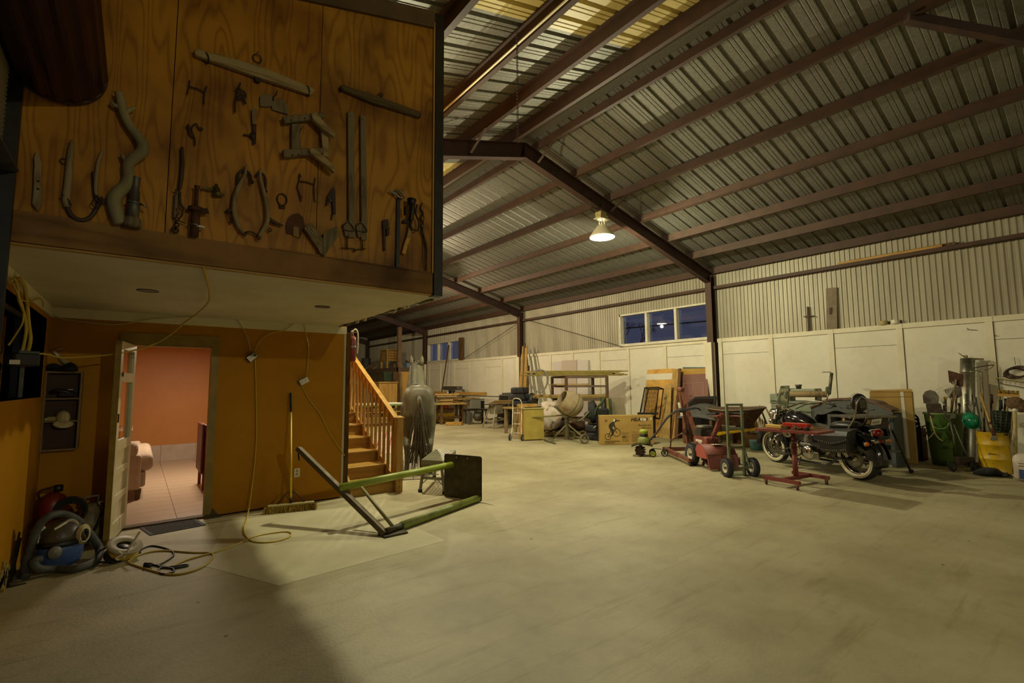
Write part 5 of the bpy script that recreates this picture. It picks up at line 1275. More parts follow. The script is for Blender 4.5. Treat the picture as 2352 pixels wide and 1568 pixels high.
for k in range(6): mb.bx((.2, -.15, .565+.02*k), (.52, .15, .573+.02*k))
mb.build('cooling_fins', MATS['dull_steel'], tl_)
MB().lathe([(.15, .68), (.155, .70), (.15, .735), (.08, .745), (0, .745)], (.36, 0, 0), n=22).build('recoil_cover', MATS['dull_steel'], tl_)
MB().bx((.50, -.06, .58), (.60, .08, .68)).build('muffler', MATS['rust'], tl_, bevel=.01)
MB().bar((.12, .0, .44), (-.34, .0, 1.0), .07, .05).build('handle_column', tr, tl_)
MB().tube(smooth([(-.62, .26, 1.02), (-.45, .27, 1.01), (-.27, .25, 1.0), (-.22, .1, 1.0), (-.22, -.1, 1.0), (-.27, -.25, 1.0), (-.45, -.27, 1.01), (-.62, -.26, 1.02)], 5), .018, 10).build('handlebar', MATS['black_rubber'], tl_)
MB().tube(smooth([(-.58, .2, .97), (-.35, .23, .96), (-.26, .1, .95), (-.26, -.1, .95), (-.35, -.23, .96), (-.58, -.2, .97)], 5), .012, 8).build('clutch_bail', tr, tl_)
MB().bx((-.38, -.12, .94), (-.22, .12, .975)).build('control_panel', tr, tl_)
MB().tube(smooth([(-.3, .08, .95), (-.33, .1, .8), (-.22, .08, .68), (.05, .05, .6)]), .006, 6).build('cable', tr, tl_)
MB().cyl((-.12, .06, .42), (-.16, .06, .60), .008, 6).ball((-.16, .06, .61), .022, 10, 6).build('depth_lever', MATS['black_plastic'], tl_)
MB().bx((-.15, -.09, .43), (-.03, .09, .434)).build('warning_label', MATS['paper'], tl_)
# ---- engine hoist
eh = thing('engine_hoist', 'rusty red folding engine hoist with boom folded down', 'engine hoist', (9.2, 5.8, 0))
hr = MATS['hoist_red']; U = dict(world=True)
A = V(9.12, 6.22, .12); B = V(8.24, 5.10, .10); dl = (B-A).normalized(); dx = V(-dl.y, dl.x, 0)
if dx.x < 0: dx = -dx
dx = V(.78, -.62, 0)
MB().bar(A, A.lerp(B, .55), .07, .08).build('leg', hr, eh, **U); MB().bar(A.lerp(B, .5), B, .06, .065).build('leg_extension', hr, eh, **U)
A2 = A+dx*.97; B2 = A2+(B-A)*.9
MB().bar(A2, A2.lerp(B2, .55), .07, .08).build('leg', hr, eh, **U); MB().bar(A2.lerp(B2, .5), B2, .06, .065).build('leg_extension', hr, eh, **U)
MB().bar(A-dx*.05-dl*.05, A2+dx*.05-dl*.05, .08, .08).build('crossbeam', hr, eh, **U)
for p, q in ((B, 'n'), (B2, 'f'), (A-dl*.12, 'r'), (A2-dl*.12, 's')):
    MB().bx((p.x-.03, p.y-.03, .085), (p.x+.03, p.y+.03, .10)).build('caster_plate', hr, eh, **U)
    MB().lathe([(.038, -.018), (.04, -.012), (.04, .012), (.038, .018)], V(p.x, p.y, .041), dx, 14).build('caster', MATS['black_plastic'], eh, **U)
Mb = A.lerp(A2, .55)-dl*.05; Mt = at(1563, 897, X=Mb.x+.05)
MB().bar(Mb, Mt, .085, .10, (dl.x, dl.y, 0)).build('mast', hr, eh, **U)
Bt = Mt+V(0, 0, .04)-dl*.0; Be = at(1602, 1010, X=Mb.x-.1)
MB().bar(Mt+V(0, 0, .05), Be, .075, .085, (dl.x, dl.y, 0)).build('boom', hr, eh, **U)
MB().bar(Mt-dl*.06+V(.0, 0, -.05), Be+(Mt-Be)*.5, .05, .05).build('boom_extension', hr, eh, **U)
MB().box(Mt+V(0, 0, .03), (.14, .14, .09)).build('head_bracket', hr, eh, **U, bevel=.02)
P = at(1553, 908, X=Mb.x-.2); MB().tube([P, A+V(.08, -.05, 0)], .014, 8).build('side_strut', hr, eh, **U); MB().tube([Mt-V(0, 0, .4), A2-V(.1, -.05, 0)], .014, 8).build('side_strut', hr, eh, **U)
k1 = at(1573, 991, X=Mb.x-.15); k2 = at(1553, 1003, X=Mb.x-.35)
MB().tube([k1, k1.lerp(k2, .6)], .012, 8).build('ram_rod', MATS['chrome'], eh, **U); MB().tube([k1.lerp(k2, .55), k2, at(1538, 1015, X=Mb.x-.5)], [.02, .018, .008], 8).build('ram_cylinder', hr, eh, **U)
MB().box(k1+V(.02, 0, .02), (.09, .09, .08)).build('ram_clamp', MATS['rust'], eh, **U)
mb = MB()
for i in range(22): mb.torus(at(1574-2*math.sin(i/3.0), 930+3.2*i, X=Mb.x-.12), (1, 0, 0) if i % 2 else (0, 1, 0), .022, .007, 8, 5)
mb.build('chain', MATS['rust'], eh, **U)
q0 = at(1559, 924, X=Mb.x-.07); q1 = at(1566, 955, X=Mb.x-.07)
MB().bar(q0, q1, .055, .006, (-.9, -.4, 0)).build('paper_label', MATS['paper'], eh, **U)
# ---- small green electric tiller
mt_ = thing('electric_tiller', 'small lime green electric tiller in front of bike box', 'tiller', (8.73, 6.35, 0), math.atan2(.93, -.38)+.25)
# local +x = forward (towards the tines, picture left)
lg = MATS['lime_dark']
mb = MB()
for y in (-.14, -.05, .05, .14):
    mb.lathe([(.0, -.006), (.085, -.006), (.085, .006), (.0, .006)], (.2, y, .11), (0, 1, 0), 10, False)
    for k in range(6):
        a = k*PI/3+y*4; mb.bar((.2, y, .11), (.2+.11*math.cos(a), y+.02, .11+.11*math.sin(a)), .03, .03)
mb.cyl((.2, -.16, .11), (.2, .16, .11), .018, 8).build('tines', MATS['iron'], mt_)
MB().loft([[(.38, -.17, .20), (.38, .17, .20), (.38, .17, .215), (.38, -.17, .215)], [(.2, -.19, .27), (.2, .19, .27), (.2, .19, .285), (.2, -.19, .285)], [(-.06, -.17, .22), (-.06, .17, .22), (-.06, .17, .235), (-.06, -.17, .235)]], sm=False).build('tine_guard', MATS['black_plastic'], mt_)
MB().lathe([(.14, .25), (.145, .28), (.125, .36), (.09, .41)], (.12, 0, 0), n=20).build('motor_base', lg, mt_)
MB().lathe([(.088, .40), (.088, .47)], (.12, 0, 0), n=20).build('vent_ring', MATS['black_plastic'], mt_)
MB().lathe([(.09, .47), (.09, .53), (.07, .56), (0, .565)], (.12, 0, 0), n=20).build('motor_cap', MATS['lime'], mt_)
for s in (1, -1): wheel(mt_, (-.05, .13*s, .07), (0, 1, 0), .07, .04, 'lime' if s > 0 else 'black_plastic', 'black_plastic', 0, hubr=.75)
wheel(mt_, (-.30, .02, .075), (.3, 1, 0), .075, .03, 'black_plastic', 'black_plastic', 6, hubr=.8)
MB().bar((-.05, 0, .16), (-.42, .0, .14), .03, .012).build('drag_bar', MATS['black_plastic'], mt_)
for s in (1, -1): MB().tube(smooth([(.05, .07*s, .27), (-.15, .09*s, .5), (-.38, .10*s, .82), (-.6, .14*s, .98), (-.72, .17*s, .98), (-.95, .16*s, 1.03), (-1.05, .08*s, .98)], 5), .014, 8).build('handle', MATS['black_plastic'], mt_)
for x, z in ((-.15, .5), (-.38, .82)): MB().cyl((x, -.1, z), (x, .1, z), .010, 6).build('handle_crossbar', MATS['black_plastic'], mt_)
MB().bx((-.76, -.05, .93), (-.62, .05, 1.02)).build('switch_box', MATS['black_plastic'], mt_, bevel=.012)
MB().tube(smooth([(-.95, .1, 1.03), (-1.02, 0, 1.02), (-.95, -.1, 1.03)], 6), .012, 8).build('grip_bail', MATS['black_rubber'], mt_)
# ---- cardboard bicycle box
b0 = at(1379, 1022); b1 = at(1502, 1021)
bx_ = thing('bicycle_box', 'cardboard mountain bike carton with printed rider standing on floor', 'carton', ((b0+b1)/2).to_tuple())
du = (b1-b0).normalized(); dn = V(-du.y, du.x, 0)
if dn.dot(b0) < 0: dn = -dn
BW = (b1-b0).length; BH = .745
MB().hexa([b0, b1, b1+dn*.2, b0+dn*.2]+[p+V(0, 0, BH) for p in (b0, b1, b1+dn*.2, b0+dn*.2)]).build('carton', MATS['cardboard'], bx_, **U, bevel=.008)
for a, b in (((.0, .09), (.5, .97)),): pass
BM = basis(b0-dn*.002, du, (0, 0, 1))
def bl(x, y, z=0): return BM @ V(x, y, z)
def printed(mb, nm, m_=MATS['ink']): return mb.build(nm, m_, bx_, **U)
lettering('lettering', 'HILAND', .115, MATS['ink'], bx_, BM @ Matrix.Translation((.79, .60, .001)), bold=.004, shear=.25)
lettering('lettering', 'Mountain Bike', .055, MATS['ink_grey'], bx_, BM @ Matrix.Translation((.98, .475, .001)), bold=.001)
lettering('lettering', '166057-26-26', .045, MATS['ink_grey'], bx_, BM @ Matrix.Translation((1.05, .41, .001)), bold=.001)
lettering('lettering', 'WARNING', .028, MATS['ink_grey'], bx_, BM @ Matrix.Translation((.80, .31, .001)))
for k in range(8):
    y = .30-.03*k
    for x0, x1 in ((.55, .74), (.80, 1.05)):
        if k == 0 and x0 > .7: continue
        printed(MB().prism([bl(x0, y, .0005), bl(x1-.03*(k % 3), y, .0005), bl(x1-.03*(k % 3), y+.006, .0005), bl(x0, y+.006, .0005)], -dn*.0008), 'fine_print', MATS['ink_grey'])
for x0, x1, y in ((.12, .5, .085), (.12, .36, .045)):
    printed(MB().prism([bl(x0, y, .0005), bl(x1, y, .0005), bl(x1, y+.02, .0005), bl(x0, y+.02, .0005)], -dn*.0008), 'fine_print', MATS['ink_grey'])
for x in (.135, .165):
    printed(MB().prism([bl(x, .60, .0005), bl(x+.012, .60, .0005), bl(x+.012, .645, .0005), bl(x, .645, .0005)], -dn*.0008), 'arrow_mark')
    printed(MB().prism([bl(x-.012, .60, .0005), bl(x+.024, .60, .0005), bl(x+.006, .58, .0005)], -dn*.0008), 'arrow_mark')
for x, y in ((.42, .595), (.56, .19)): printed(MB().prism([bl(x, y, .0005), bl(x+.085, y+.004, .0005), bl(x+.085, y+.024, .0005), bl(x, y+.024, .0005)], -dn*.0008), 'hand_hole')
for x, y, R in ((.20, .21, .075), (.42, .31, .095)):
    printed(MB().torus(bl(x, y, .0), -dn, R, .007, 32, 4, .1), 'printed_wheel')
def stroke(pts, r): return MB().tube([bl(x, y, .0) for x, y in pts], r, 4)
printed(stroke([(.20, .21), (.27, .37), (.38, .38), (.42, .31)], .008), 'printed_frame'); printed(stroke([(.27, .37), (.31, .24), (.20, .21)], .007), 'printed_frame'); printed(stroke([(.31, .24), (.38, .38), (.40, .43), (.43, .42)], .007), 'printed_frame')
rider = [(.24, .40), (.22, .47), (.24, .53), (.30, .57), (.36, .60), (.38, .58), (.37, .53), (.40, .44), (.38, .42), (.34, .48), (.31, .44), (.35, .36), (.33, .28), (.31, .24), (.28, .24), (.29, .34), (.26, .38)]
printed(MB().prism([bl(x, y, .0005) for x, y in rider], -dn*.001), 'printed_rider')
printed(MB().lathe([(.0, 0), (.042, 0), (.042, .001)], bl(.385, .615, .0), -dn, 14), 'printed_helmet')
printed(MB().prism([bl(x, y, .0012) for x, y in ((.33, .60), (.37, .58), (.40, .63), (.36, .66))], -dn*.001), 'paper_patch', MATS['paper'])
for x, y, w, h in ((1.03, .61, .05, .06), (1.10, .60, .07, .07), (1.28, .63, .04, .045)):
    printed(MB().prism([bl(x, y, .002), bl(x+w, y-.01, .002), bl(x+w+.01, y+h, .002), bl(x, y+h, .002)], -dn*.0008), 'tape_patch', MATS['paper'])
# ---- red work table with casters
tz = .85
rt_ = thing('red_work_table', 'red steel pedestal work table on an H-shaped caster base', 'work table', (7.8, 3.05, 0))
rp = MATS['red_paint']
tA, tB, tC = V(7.57, 3.56, tz), V(7.53, 2.68, tz), V(8.09, 2.65, tz); tD = tA+(tC-tB)
MB().hexa([p-V(0, 0, .035) for p in (tA, tB, tC, tD)]+[tA, tB, tC, tD]).build('table_top', rp, rt_, **U)
cL, cF, cR = at(1760, 1112), at(1832, 1126), at(1899, 1113); cB = cL+(cR-cF)
for p in (cL, cF, cR, cB):
    MB().lathe([(.032, -.014), (.036, -.008), (.036, .008), (.032, .014)], V(p.x, p.y, .037), (.6, -.8, 0), 14).build('caster', mat('caster_maroon', '#4a1f1c', .5), rt_, **U)
    MB().bx((p.x-.02, p.y-.02, .06), (p.x+.02, p.y+.02, .082)).build('caster_fork', MATS['steel'], rt_, **U)
e = (cF-cL).normalized()*.04
MB().bar(cL-e+V(0, 0, .105), cF+e+V(0, 0, .105), .05, .05).build('base_rail', rp, rt_, **U); MB().bar(cB-e+V(0, 0, .105), cR+e+V(0, 0, .105), .05, .05).build('base_rail', rp, rt_, **U)
m0 = (cL+cF)/2; m1 = (cB+cR)/2
MB().bar(m0+V(0, 0, .105), m1+V(0, 0, .105), .05, .05).build('base_crossbar', rp, rt_, **U)
pc = at(1840, 1105); pc = (m0+m1)/2
MB().cyl((pc.x, pc.y, .12), (pc.x, pc.y, .55), .037, 16).build('pedestal', rp, rt_, **U); MB().cyl((pc.x, pc.y, .5), (pc.x, pc.y, tz-.035), .03, 16).build('inner_post', rp, rt_, **U)
for z in (.56, .60, .65): MB().lathe([(.041, 0), (.043, .008), (.041, .016)], (pc.x, pc.y, z), n=16).build('collar', MATS['rust'], rt_, **U)
ex = (tB-tA).normalized(); ey = V(-ex.y, ex.x, 0)
if ey.dot(tC-tB) < 0: ey = -ey
RT = Matrix((ex, ey, V(0, 0, 1))).transposed(); tcn = (tA+tC)/2
def ontop(name, label, cat, x, y, z=tz+.001): return thing(name, label, cat, V(tcn.x, tcn.y, z)+ex*x+ey*y)
def tbox(name, label, cat, x, y, sz, m_, bev=.006, nm='body', z=tz+.001):
    t = ontop(name, label, cat, x, y, z); MB().box((0, 0, sz[2]/2), sz, RT).build(nm, m_, t, bevel=bev); return t
t = tbox('tool_case', 'bright red metal tool case on the red work table', 'tool case', .0, .10, (.36, .14, .085), MATS['bright_red'])
MB().box((0, -.07, .06), (.34, .012, .012), RT).build('lid_lip', MATS['bright_red'], t); MB().box(RT @ V(.0, -.075, .045), (.05, .008, .03), RT).build('latch', MATS['steel'], t)
t = tbox('drill_index', 'cream coloured small box on the red work table', 'box', -.28, .0, (.24, .09, .05), mat('cream', '#cfae5c', .6)); MB().box(RT @ V(.16, 0, .02), (.09, .08, .04), RT).build('end_block', MATS['dark_wood'], t)
t = ontop('chain_breaker', 'dark greasy hand tools heaped on the red work table', 'tools', .10, -.10)
for i in range(5): MB().tube([V(rnd.uniform(-.1, .05), rnd.uniform(-.05, .05), .015), V(rnd.uniform(.05, .2), rnd.uniform(-.05, .05), .02+.02*rnd.random())], .012, 7).build('tool', MATS['iron'] if i % 2 else MATS['olive'], t)
t = ontop('mallet', 'wooden handled mallet lying on the red work table', 'mallet', .26, .08)
h0, h1 = V(-.16, .05, .025), V(.2, -.05, .025); MB().tube([h0, h1], .013, 8).build('handle', MATS['pine_x'], t); MB().box(h0, (.05, .09, .05), RT).build('head', MATS['iron'], t, bevel=.008)
t = ontop('spanner', 'steel spanner lying at the red table front edge', 'spanner', -.05, -.18)
MB().bar((-.1, .03, .006), (.1, -.03, .006), .018, .008).torus((.11, -.033, .006), (0, 0, 1), .014, .005, 14, 5).build('shank', MATS['steel'], t)
# ---- wheelbarrow
wb = thing('wheelbarrow', 'rusty brown steel wheelbarrow with yellow undercarriage', 'wheelbarrow', (10.9, 5.65, 0))
r0 = [at(1592, 938, X=11.2), at(1640, 945, X=10.6), at(1705, 944, X=10.75), at(1712, 935, X=11.35), at(1650, 930, X=11.8)]
rim = [V(10.55, 6.05, .95), V(10.35, 5.55, .93), V(10.6, 5.1, .95), V(11.1, 4.95, .99), V(11.55, 5.2, .99), V(11.6, 5.65, .96), V(11.3, 6.1, .95), V(10.9, 6.25, .96)]
ctr = sum(rim, V(0, 0, 0))/8
bot = [ctr.lerp(p, .55) for p in rim]; bot = [V(p.x, p.y, .58) for p in bot]
MB().loft([bot, rim], sm=False).build('tray', MATS['rust'], wb, **U); MB().tube(rim, .018, 7, close=True).build('rim', mat('barrow_rim', '#6b6048', .6, .2), wb, **U)
lv = [ctr.lerp(p, .96)+V(0, 0, -.01) for p in rim]; mb = MB(); mb._add(lv, [tuple(range(8))]); mb.build('load', mat('dried_mortar', '#8a8058', .9, 0, '#776d48', 6, 4, bump=.4), wb, **U)
for s in (0, 1):
    a = V(10.55+.35*s, 6.35-.15*s, .3); b = V(11.15+.3*s, 4.95-.05*s, .55); c = V(11.6+.3*s, 4.2-.1*s, 1.15); mid = b
    MB().bar(a, b, .04, .05).build('frame_rail', MATS['yellow_paint'], wb, **U); MB().tube([b, at((1745, 1757)[s], (932, 934)[s], X=12.0)], .021, 8).build('handle', MATS['old_wood'], wb, **U)
    MB().bar(b+V(-.1, .1, -.1), V(b.x-.05, b.y-.05, .0), .035, .03).build('leg', MATS['rust'], wb, **U)
wheel(wb, (-.20, .55, .20), (.45, .8, 0), .20, .09, 'dull_steel', 'tyre', 0)
# ---- pile behind: black vehicle door, panels, steering-wheel
vd = thing('vehicle_door', 'black vehicle door with dark window leaning behind wheelbarrow', 'vehicle door', (11.9, 6.9, 0))
P = lambda x, y, X=11.85: at(x, y, X=X)
outer = [P(1577, 926), P(1596, 911), P(1646, 909), P(1641, 952), P(1645, 1005), P(1570, 1010), P(1572, 950)]
MB().prism(outer, (.09, .02, 0)).build('door_skin', MATS['black_plastic'], vd, **U, bevel=.015)
MB().prism([p+V(-.012, 0, 0) for p in (P(1581, 930), P(1598, 916), P(1638, 915), P(1634, 946), P(1580, 945))], (.008, 0, 0)).build('window', MATS['black_gloss'], vd, **U)
MB().tube(smooth([P(1580, 945, 11.75), P(1595, 937, 11.72), P(1610, 940, 11.7), P(1622, 955, 11.7)], 6), .022, 8).build('weather_strip', MATS['grey_rubber'], vd, **U)
MB().bar(P(1604, 985, 11.78), P(1625, 984, 11.78), .02, .03).build('door_handle', MATS['chrome'], vd, **U)
bh = thing('bonnet_panel', 'dull black bonnet panel lying under the vehicle door', 'car panel', (11.4, 6.8, 0))
MB().grid(lambda u, v: V(11.2+.5*v, 7.3-1.1*u, .62+.16*math.sin(u*PI)*math.sin(.4+v*1.6)+.25*v), 10, 6).build('panel', MATS['grey_rubber'], bh, world=True, solid=.02)
for x, y in ((11.25, 7.1), (11.25, 6.35), (11.65, 7.1), (11.65, 6.35)): MB().bx((x-.03, y-.03, 0), (x+.03, y+.03, .66)).build('trestle_leg', MATS['dark_wood'], bh, **U)
# ---- odds and ends between the wheelbarrow and the wall
t = thing('paint_bucket', 'teal lidded paint bucket on floor near motorcycle front wheel', 'bucket', at(1738, 1033))
MB().lathe([(.0, 0), (.13, 0), (.145, .2), (.15, .205), (.15, .225), (.0, .23)], n=20).build('pail', MATS['teal_paint'], t); MB().tube(arc((0, 0, .19), (1, 0, 0), (0, -.8, -.5), .15, 0, PI, 14), .005, 6).build('bail', MATS['steel'], t)
t = thing('open_carton', 'low cardboard carton of scraps behind the paint bucket', 'carton', (12.0, 5.55, 0))
for a, b in (((-.3, -.22, 0), (.3, -.205, .3)), ((-.3, .205, 0), (.3, .22, .3)), ((-.3, -.22, 0), (-.285, .22, .3)), ((.285, -.22, 0), (.3, .22, .3)), ((-.3, -.22, 0), (.3, .22, .012))): MB().bx(a, b).build('side', MATS['cardboard_dark'], t)
t = thing('cement_mixer_motor', 'dark greasy motor block sitting behind wheelbarrow', 'motor', (12.45, 6.15, 0))
MB().box((0, 0, .2), (.4, .4, .4)).build('crate', MATS['dark_wood'], t); MB().lathe([(.12, -.2), (.15, -.16), (.15, .16), (.12, .2)], (0, 0, .53), (.3, 1, 0), 18).build('housing', MATS['grey_rubber'], t); MB().lathe([(.05, .2), (.05, .28)], (0, 0, .53), (.3, 1, 0), 12).build('shaft', MATS['steel'], t)
t = thing('angle_iron_set', 'stack of grey angle brackets on the scrap carton', 'brackets', (12.0, 5.55, .302))
for k in range(3): MB().box((.02*k, .0, .02+.035*k), (.42, .3-.05*k, .03)).build('bracket', MATS['white_metal'] if k else MATS['dull_steel'], t)
t = thing('leaning_board', 'single yellow pine board leaning on white wall near wheelbarrow', 'board', (12.7, 5.5, 0))
MB().bar(at(1733, 1000, X=12.55), at(1723, 938, X=12.8), .11, .025, (1, 0, 0)).build('board', MATS['pine'], t, **U)
for k, (x, y0) in enumerate(((1742, 955), (1748, 962), (1753, 966), (1768, 972))):
    t = one('leaning_stick', MB().bar(at(x, 1010, X=12.6), at(x+1, y0, X=12.82), .03, .03), MATS['old_wood'], ['thin grey stick leaning on white wall nearest the pine board', 'second thin stick from the pine board on white wall', 'third thin stick from the pine board on white wall', 'short thin stick leaning on wall beside motorcycle wheel'][k], 'stick')
# ---- generator
gn = thing('generator', 'grey green engine generator with louvred side behind motorcycle', 'generator', (11.95, 4.58, 0), .12)
gg = MATS['grey_green']
MB().bx((-.35, -.5, .1), (.35, .5, 1.08)).build('cabinet', gg, gn, bevel=.01)
MB().bx((-.37, -.52, 1.08), (.37, .52, 1.13)).build('lid', gg, gn, bevel=.008)
for k in range(8): MB().hexa([(-.365, -.35, .25+.09*k), (-.35, -.35, .25+.09*k), (-.35, .2, .25+.09*k), (-.365, .2, .25+.09*k), (-.395, -.35, .29+.09*k), (-.35, -.35, .31+.09*k), (-.35, .2, .31+.09*k), (-.395, .2, .29+.09*k)]).build('louvre', gg, gn)
MB().bx((-.2, -.42, 1.22), (.2, .2, 1.40)).build('fuel_tank', gg, gn, bevel=.03, seg=2)
for y in (-.38, .15): MB().bx((-.21, y-.02, 1.13), (.21, y+.02, 1.41)).build('tank_strap', MATS['dull_steel'], gn)
MB().lathe([(.055, 1.40), (.055, 1.46), (.07, 1.465), (.07, 1.5), (0, 1.5)], (0, -.0, 0), n=16).build('filler_cap', MATS['dull_steel'], gn)
MB().tube([(-.3, .36, 1.14), (-.3, .36, 1.27), (-.3, .30, 1.30), (-.3, .15, 1.30)], .035, 10).build('exhaust_elbow', MATS['rust'], gn)
MB().lathe([(.03, -.65), (.065, -.6), (.07, .1), (.03, .16)], (-.3, .0, 1.29), (0, 1, 0), 16).build('muffler', MATS['old_wood'], gn)
MB().cyl((-.3, -.65, 1.29), (-.3, -.72, 1.75), .032, 12).build('exhaust_stack', MATS['dull_steel'], gn); MB().bx((-.36, -.70, 1.76), (-.24, -.56, 1.775)).build('rain_flap', MATS['dull_steel'], gn)
MB().box((-.3, .42, 1.21), (.2, .16, .16)).build('control_box', gg, gn, bevel=.01); MB().tube(smooth([(-.36, .38, 1.0), (-.4, .38, .9), (-.37, .37, .7)]), .012, 6).build('cable', MATS['black_rubber'], gn)
MB().lathe([(.03, 0), (.03, .03)], (-.35, .36, .95), (-1, 0, 0), 12).build('knob', MATS['black_plastic'], gn)
# ---- ornate headboard / cabinet
hb_ = thing('ornate_cabinet', 'blue grey ornate cabinet with scalloped arch and brown top', 'cabinet', (11.1, 3.4, 0))
h0 = V(11.2, 4.08, 0); h1 = V(10.88, 2.62, 0); hu = (h1-h0).normalized(); hn = V(hu.y, -hu.x, 0)
if hn.dot(h0) < 0: hn = -hn
HW = (h1-h0).length; bg = MATS['blue_grey']
def hpt(s, z, d=0): return h0+hu*(s*HW)+hn*d+V(0, 0, z)
top = []
for i in range(25):
    s = i/24; c = abs(2*s-1); z = 1.20-.17*c**2.4-(.03 if c > .72 else 0); top.append((s, z))
bot_ = []
for i in range(25):
    s = i/24; c = abs(2*s-1); z = .96-.10*max(0, c-.25)-.03*math.cos(c*9)-(.10 if c > .9 else 0); bot_.append((s, z))
mb = MB(); n = 25
mb._add([hpt(s, z) for s, z in top]+[hpt(s, z) for s, z in bot_]+[hpt(s, z, .035) for s, z in top]+[hpt(s, z, .035) for s, z in bot_],
        [(i, i+1, n+i+1, n+i) for i in range(n-1)]+[(2*n+i, 3*n+i, 3*n+i+1, 2*n+i+1) for i in range(n-1)]+[(n+i, n+i+1, 3*n+i+1, 3*n+i) for i in range(n-1)]+[(i, 2*n+i, 2*n+i+1, i+1) for i in range(n-1)]+[(0, n, 3*n, 2*n), (n-1, 3*n-1, 4*n-1, 2*n-1)])
mb.build('arched_rail', bg, hb_, **U)
mb = MB(); mb._add([hpt(s, z+.004, -.03) for s, z in top]+[hpt(s, z+.004, .28) for s, z in top]+[hpt(s, z+.04, -.03) for s, z in top]+[hpt(s, z+.04, .28) for s, z in top], [(i, i+1, n+i+1, n+i) for i in range(n-1)]+[(2*n+i, 3*n+i, 3*n+i+1, 2*n+i+1) for i in range(n-1)]+[(i, 2*n+i, 2*n+i+1, i+1) for i in range(n-1)])
mb.build('top_moulding', mat('brown_top', '#5f3f2c', .5, 0, '#503422', 5, 4), hb_, **U)
mb = MB()
for k in range(9):
    a = PI*(k+1)/10; mb.tube([hpt(.5, 1.03, -.006), hpt(.5+.07*math.cos(a), 1.03+.09*math.sin(a), -.006)], .009, 6)
for s in (-1, 1): mb.tube(smooth([hpt(.5+.09*s, 1.04, -.006), hpt(.5+.17*s, 1.08, -.006), hpt(.5+.24*s, 1.03, -.006), hpt(.5+.30*s, 1.04, -.006)], 6), .009, 6)
mb.build('carving', bg, hb_, **U)
for s in (0, .955): MB().hexa([hpt(s, 0), hpt(s+.045, 0), hpt(s+.045, 0, .3), hpt(s, 0, .3)]+[hpt(s, .96), hpt(s+.045, .96), hpt(s+.045, .96, .3), hpt(s, .96, .3)]).build('side_post', bg, hb_, **U)
MB().hexa([hpt(0, 0, .28), hpt(1, 0, .28), hpt(1, 0, .3), hpt(0, 0, .3)]+[hpt(0, .98, .28), hpt(1, .98, .28), hpt(1, .98, .3), hpt(0, .98, .3)]).build('back_panel', MATS['slate_blue'], hb_, **U)
for z in (.40, .66): MB().hexa([hpt(.045, z), hpt(.955, z), hpt(.955, z, .28), hpt(.045, z, .28)]+[hpt(.045, z+.02), hpt(.955, z+.02), hpt(.955, z+.02, .28), hpt(.045, z+.02, .28)]).build('shelf', bg, hb_, **U)
MB().hexa([hpt(.22, .68), hpt(.26, .68), hpt(.26, .68, .26), hpt(.22, .68, .26)]+[hpt(.22, .9), hpt(.26, .9), hpt(.26, .9, .26), hpt(.22, .9, .26)]).build('divider', bg, hb_, **U)
t = thing('plywood_offcut', 'pale plywood offcuts stored in ornate cabinet', 'plywood', hpt(.6, .68, .1))
for k, (s0, s1, z1) in enumerate(((.34, .56, .88), (.66, .9, .90))): MB().hexa([hpt(s0, .682, .15+.04*k), hpt(s1, .682, .15+.04*k), hpt(s1, .682, .17+.04*k), hpt(s0, .682, .17+.04*k)]+[hpt(s0+.03, z1, .15+.04*k), hpt(s1-.03, z1, .15+.04*k), hpt(s1-.03, z1, .17+.04*k), hpt(s0+.03, z1, .17+.04*k)]).build('offcut', MATS['sheet_ply'], t, **U)
# ---- tall carton
tb_ = thing('tall_carton', 'tall tan cardboard carton with tape and printed item number', 'carton', (11.2, 2.7, 0))
k0, k1 = V(11.50, 3.12, 0), V(11.62, 2.47, 0); ku = (k1-k0).normalized(); kn = V(-ku.y, ku.x, 0)
if kn.dot(k0) < 0: kn = -kn
KW = (k1-k0).length; KH = 1.36
MB().hexa([k0, k1, k1+kn*.45, k0+kn*.45]+[p+V(0, 0, KH) for p in (k0, k1, k1+kn*.45, k0+kn*.45)]).build('carton', MATS['cardboard'], tb_, **U, bevel=.012)
KM = basis(k0-kn*.002, ku, (0, 0, 1)); kl = lambda x, y, z=0: KM @ V(x, y, z)
MB().prism([kl(.50, .1, .001), kl(.55, .1, .001), kl(.53, KH, .001), kl(.48, KH, .001)], -kn*.0008).build('tape', MATS['paper'], tb_, **U)
MB().prism([kl(.0, 1.24, .001), kl(KW, 1.26, .001), kl(KW, 1.275, .001), kl(.0, 1.255, .001)], -kn*.0008).build('flap_crease', MATS['cardboard_dark'], tb_, **U)
MB().prism([kl(.03, .98, .002), kl(.2, .97, .002), kl(.2, 1.07, .002), kl(.03, 1.08, .002)], -kn*.001).build('patch', MATS['khaki'], tb_, **U)
MB().hexa([kl(.01, KH), kl(KW, KH), kl(KW, KH+.05, -.03), kl(.02, KH+.03, -.03)]+[kl(.01, KH, .006), kl(KW, KH, .006), kl(KW, KH+.05, -.024), kl(.02, KH+.03, -.024)]).build('flap', MATS['cardboard'], tb_, **U)
lettering('lettering', 'ITEM 4 D', .085, MATS['ink_grey'], tb_, KM @ Matrix.Translation((.36, .92, .002)) @ Matrix.Rotation(-PI/2, 4, 'Z'))
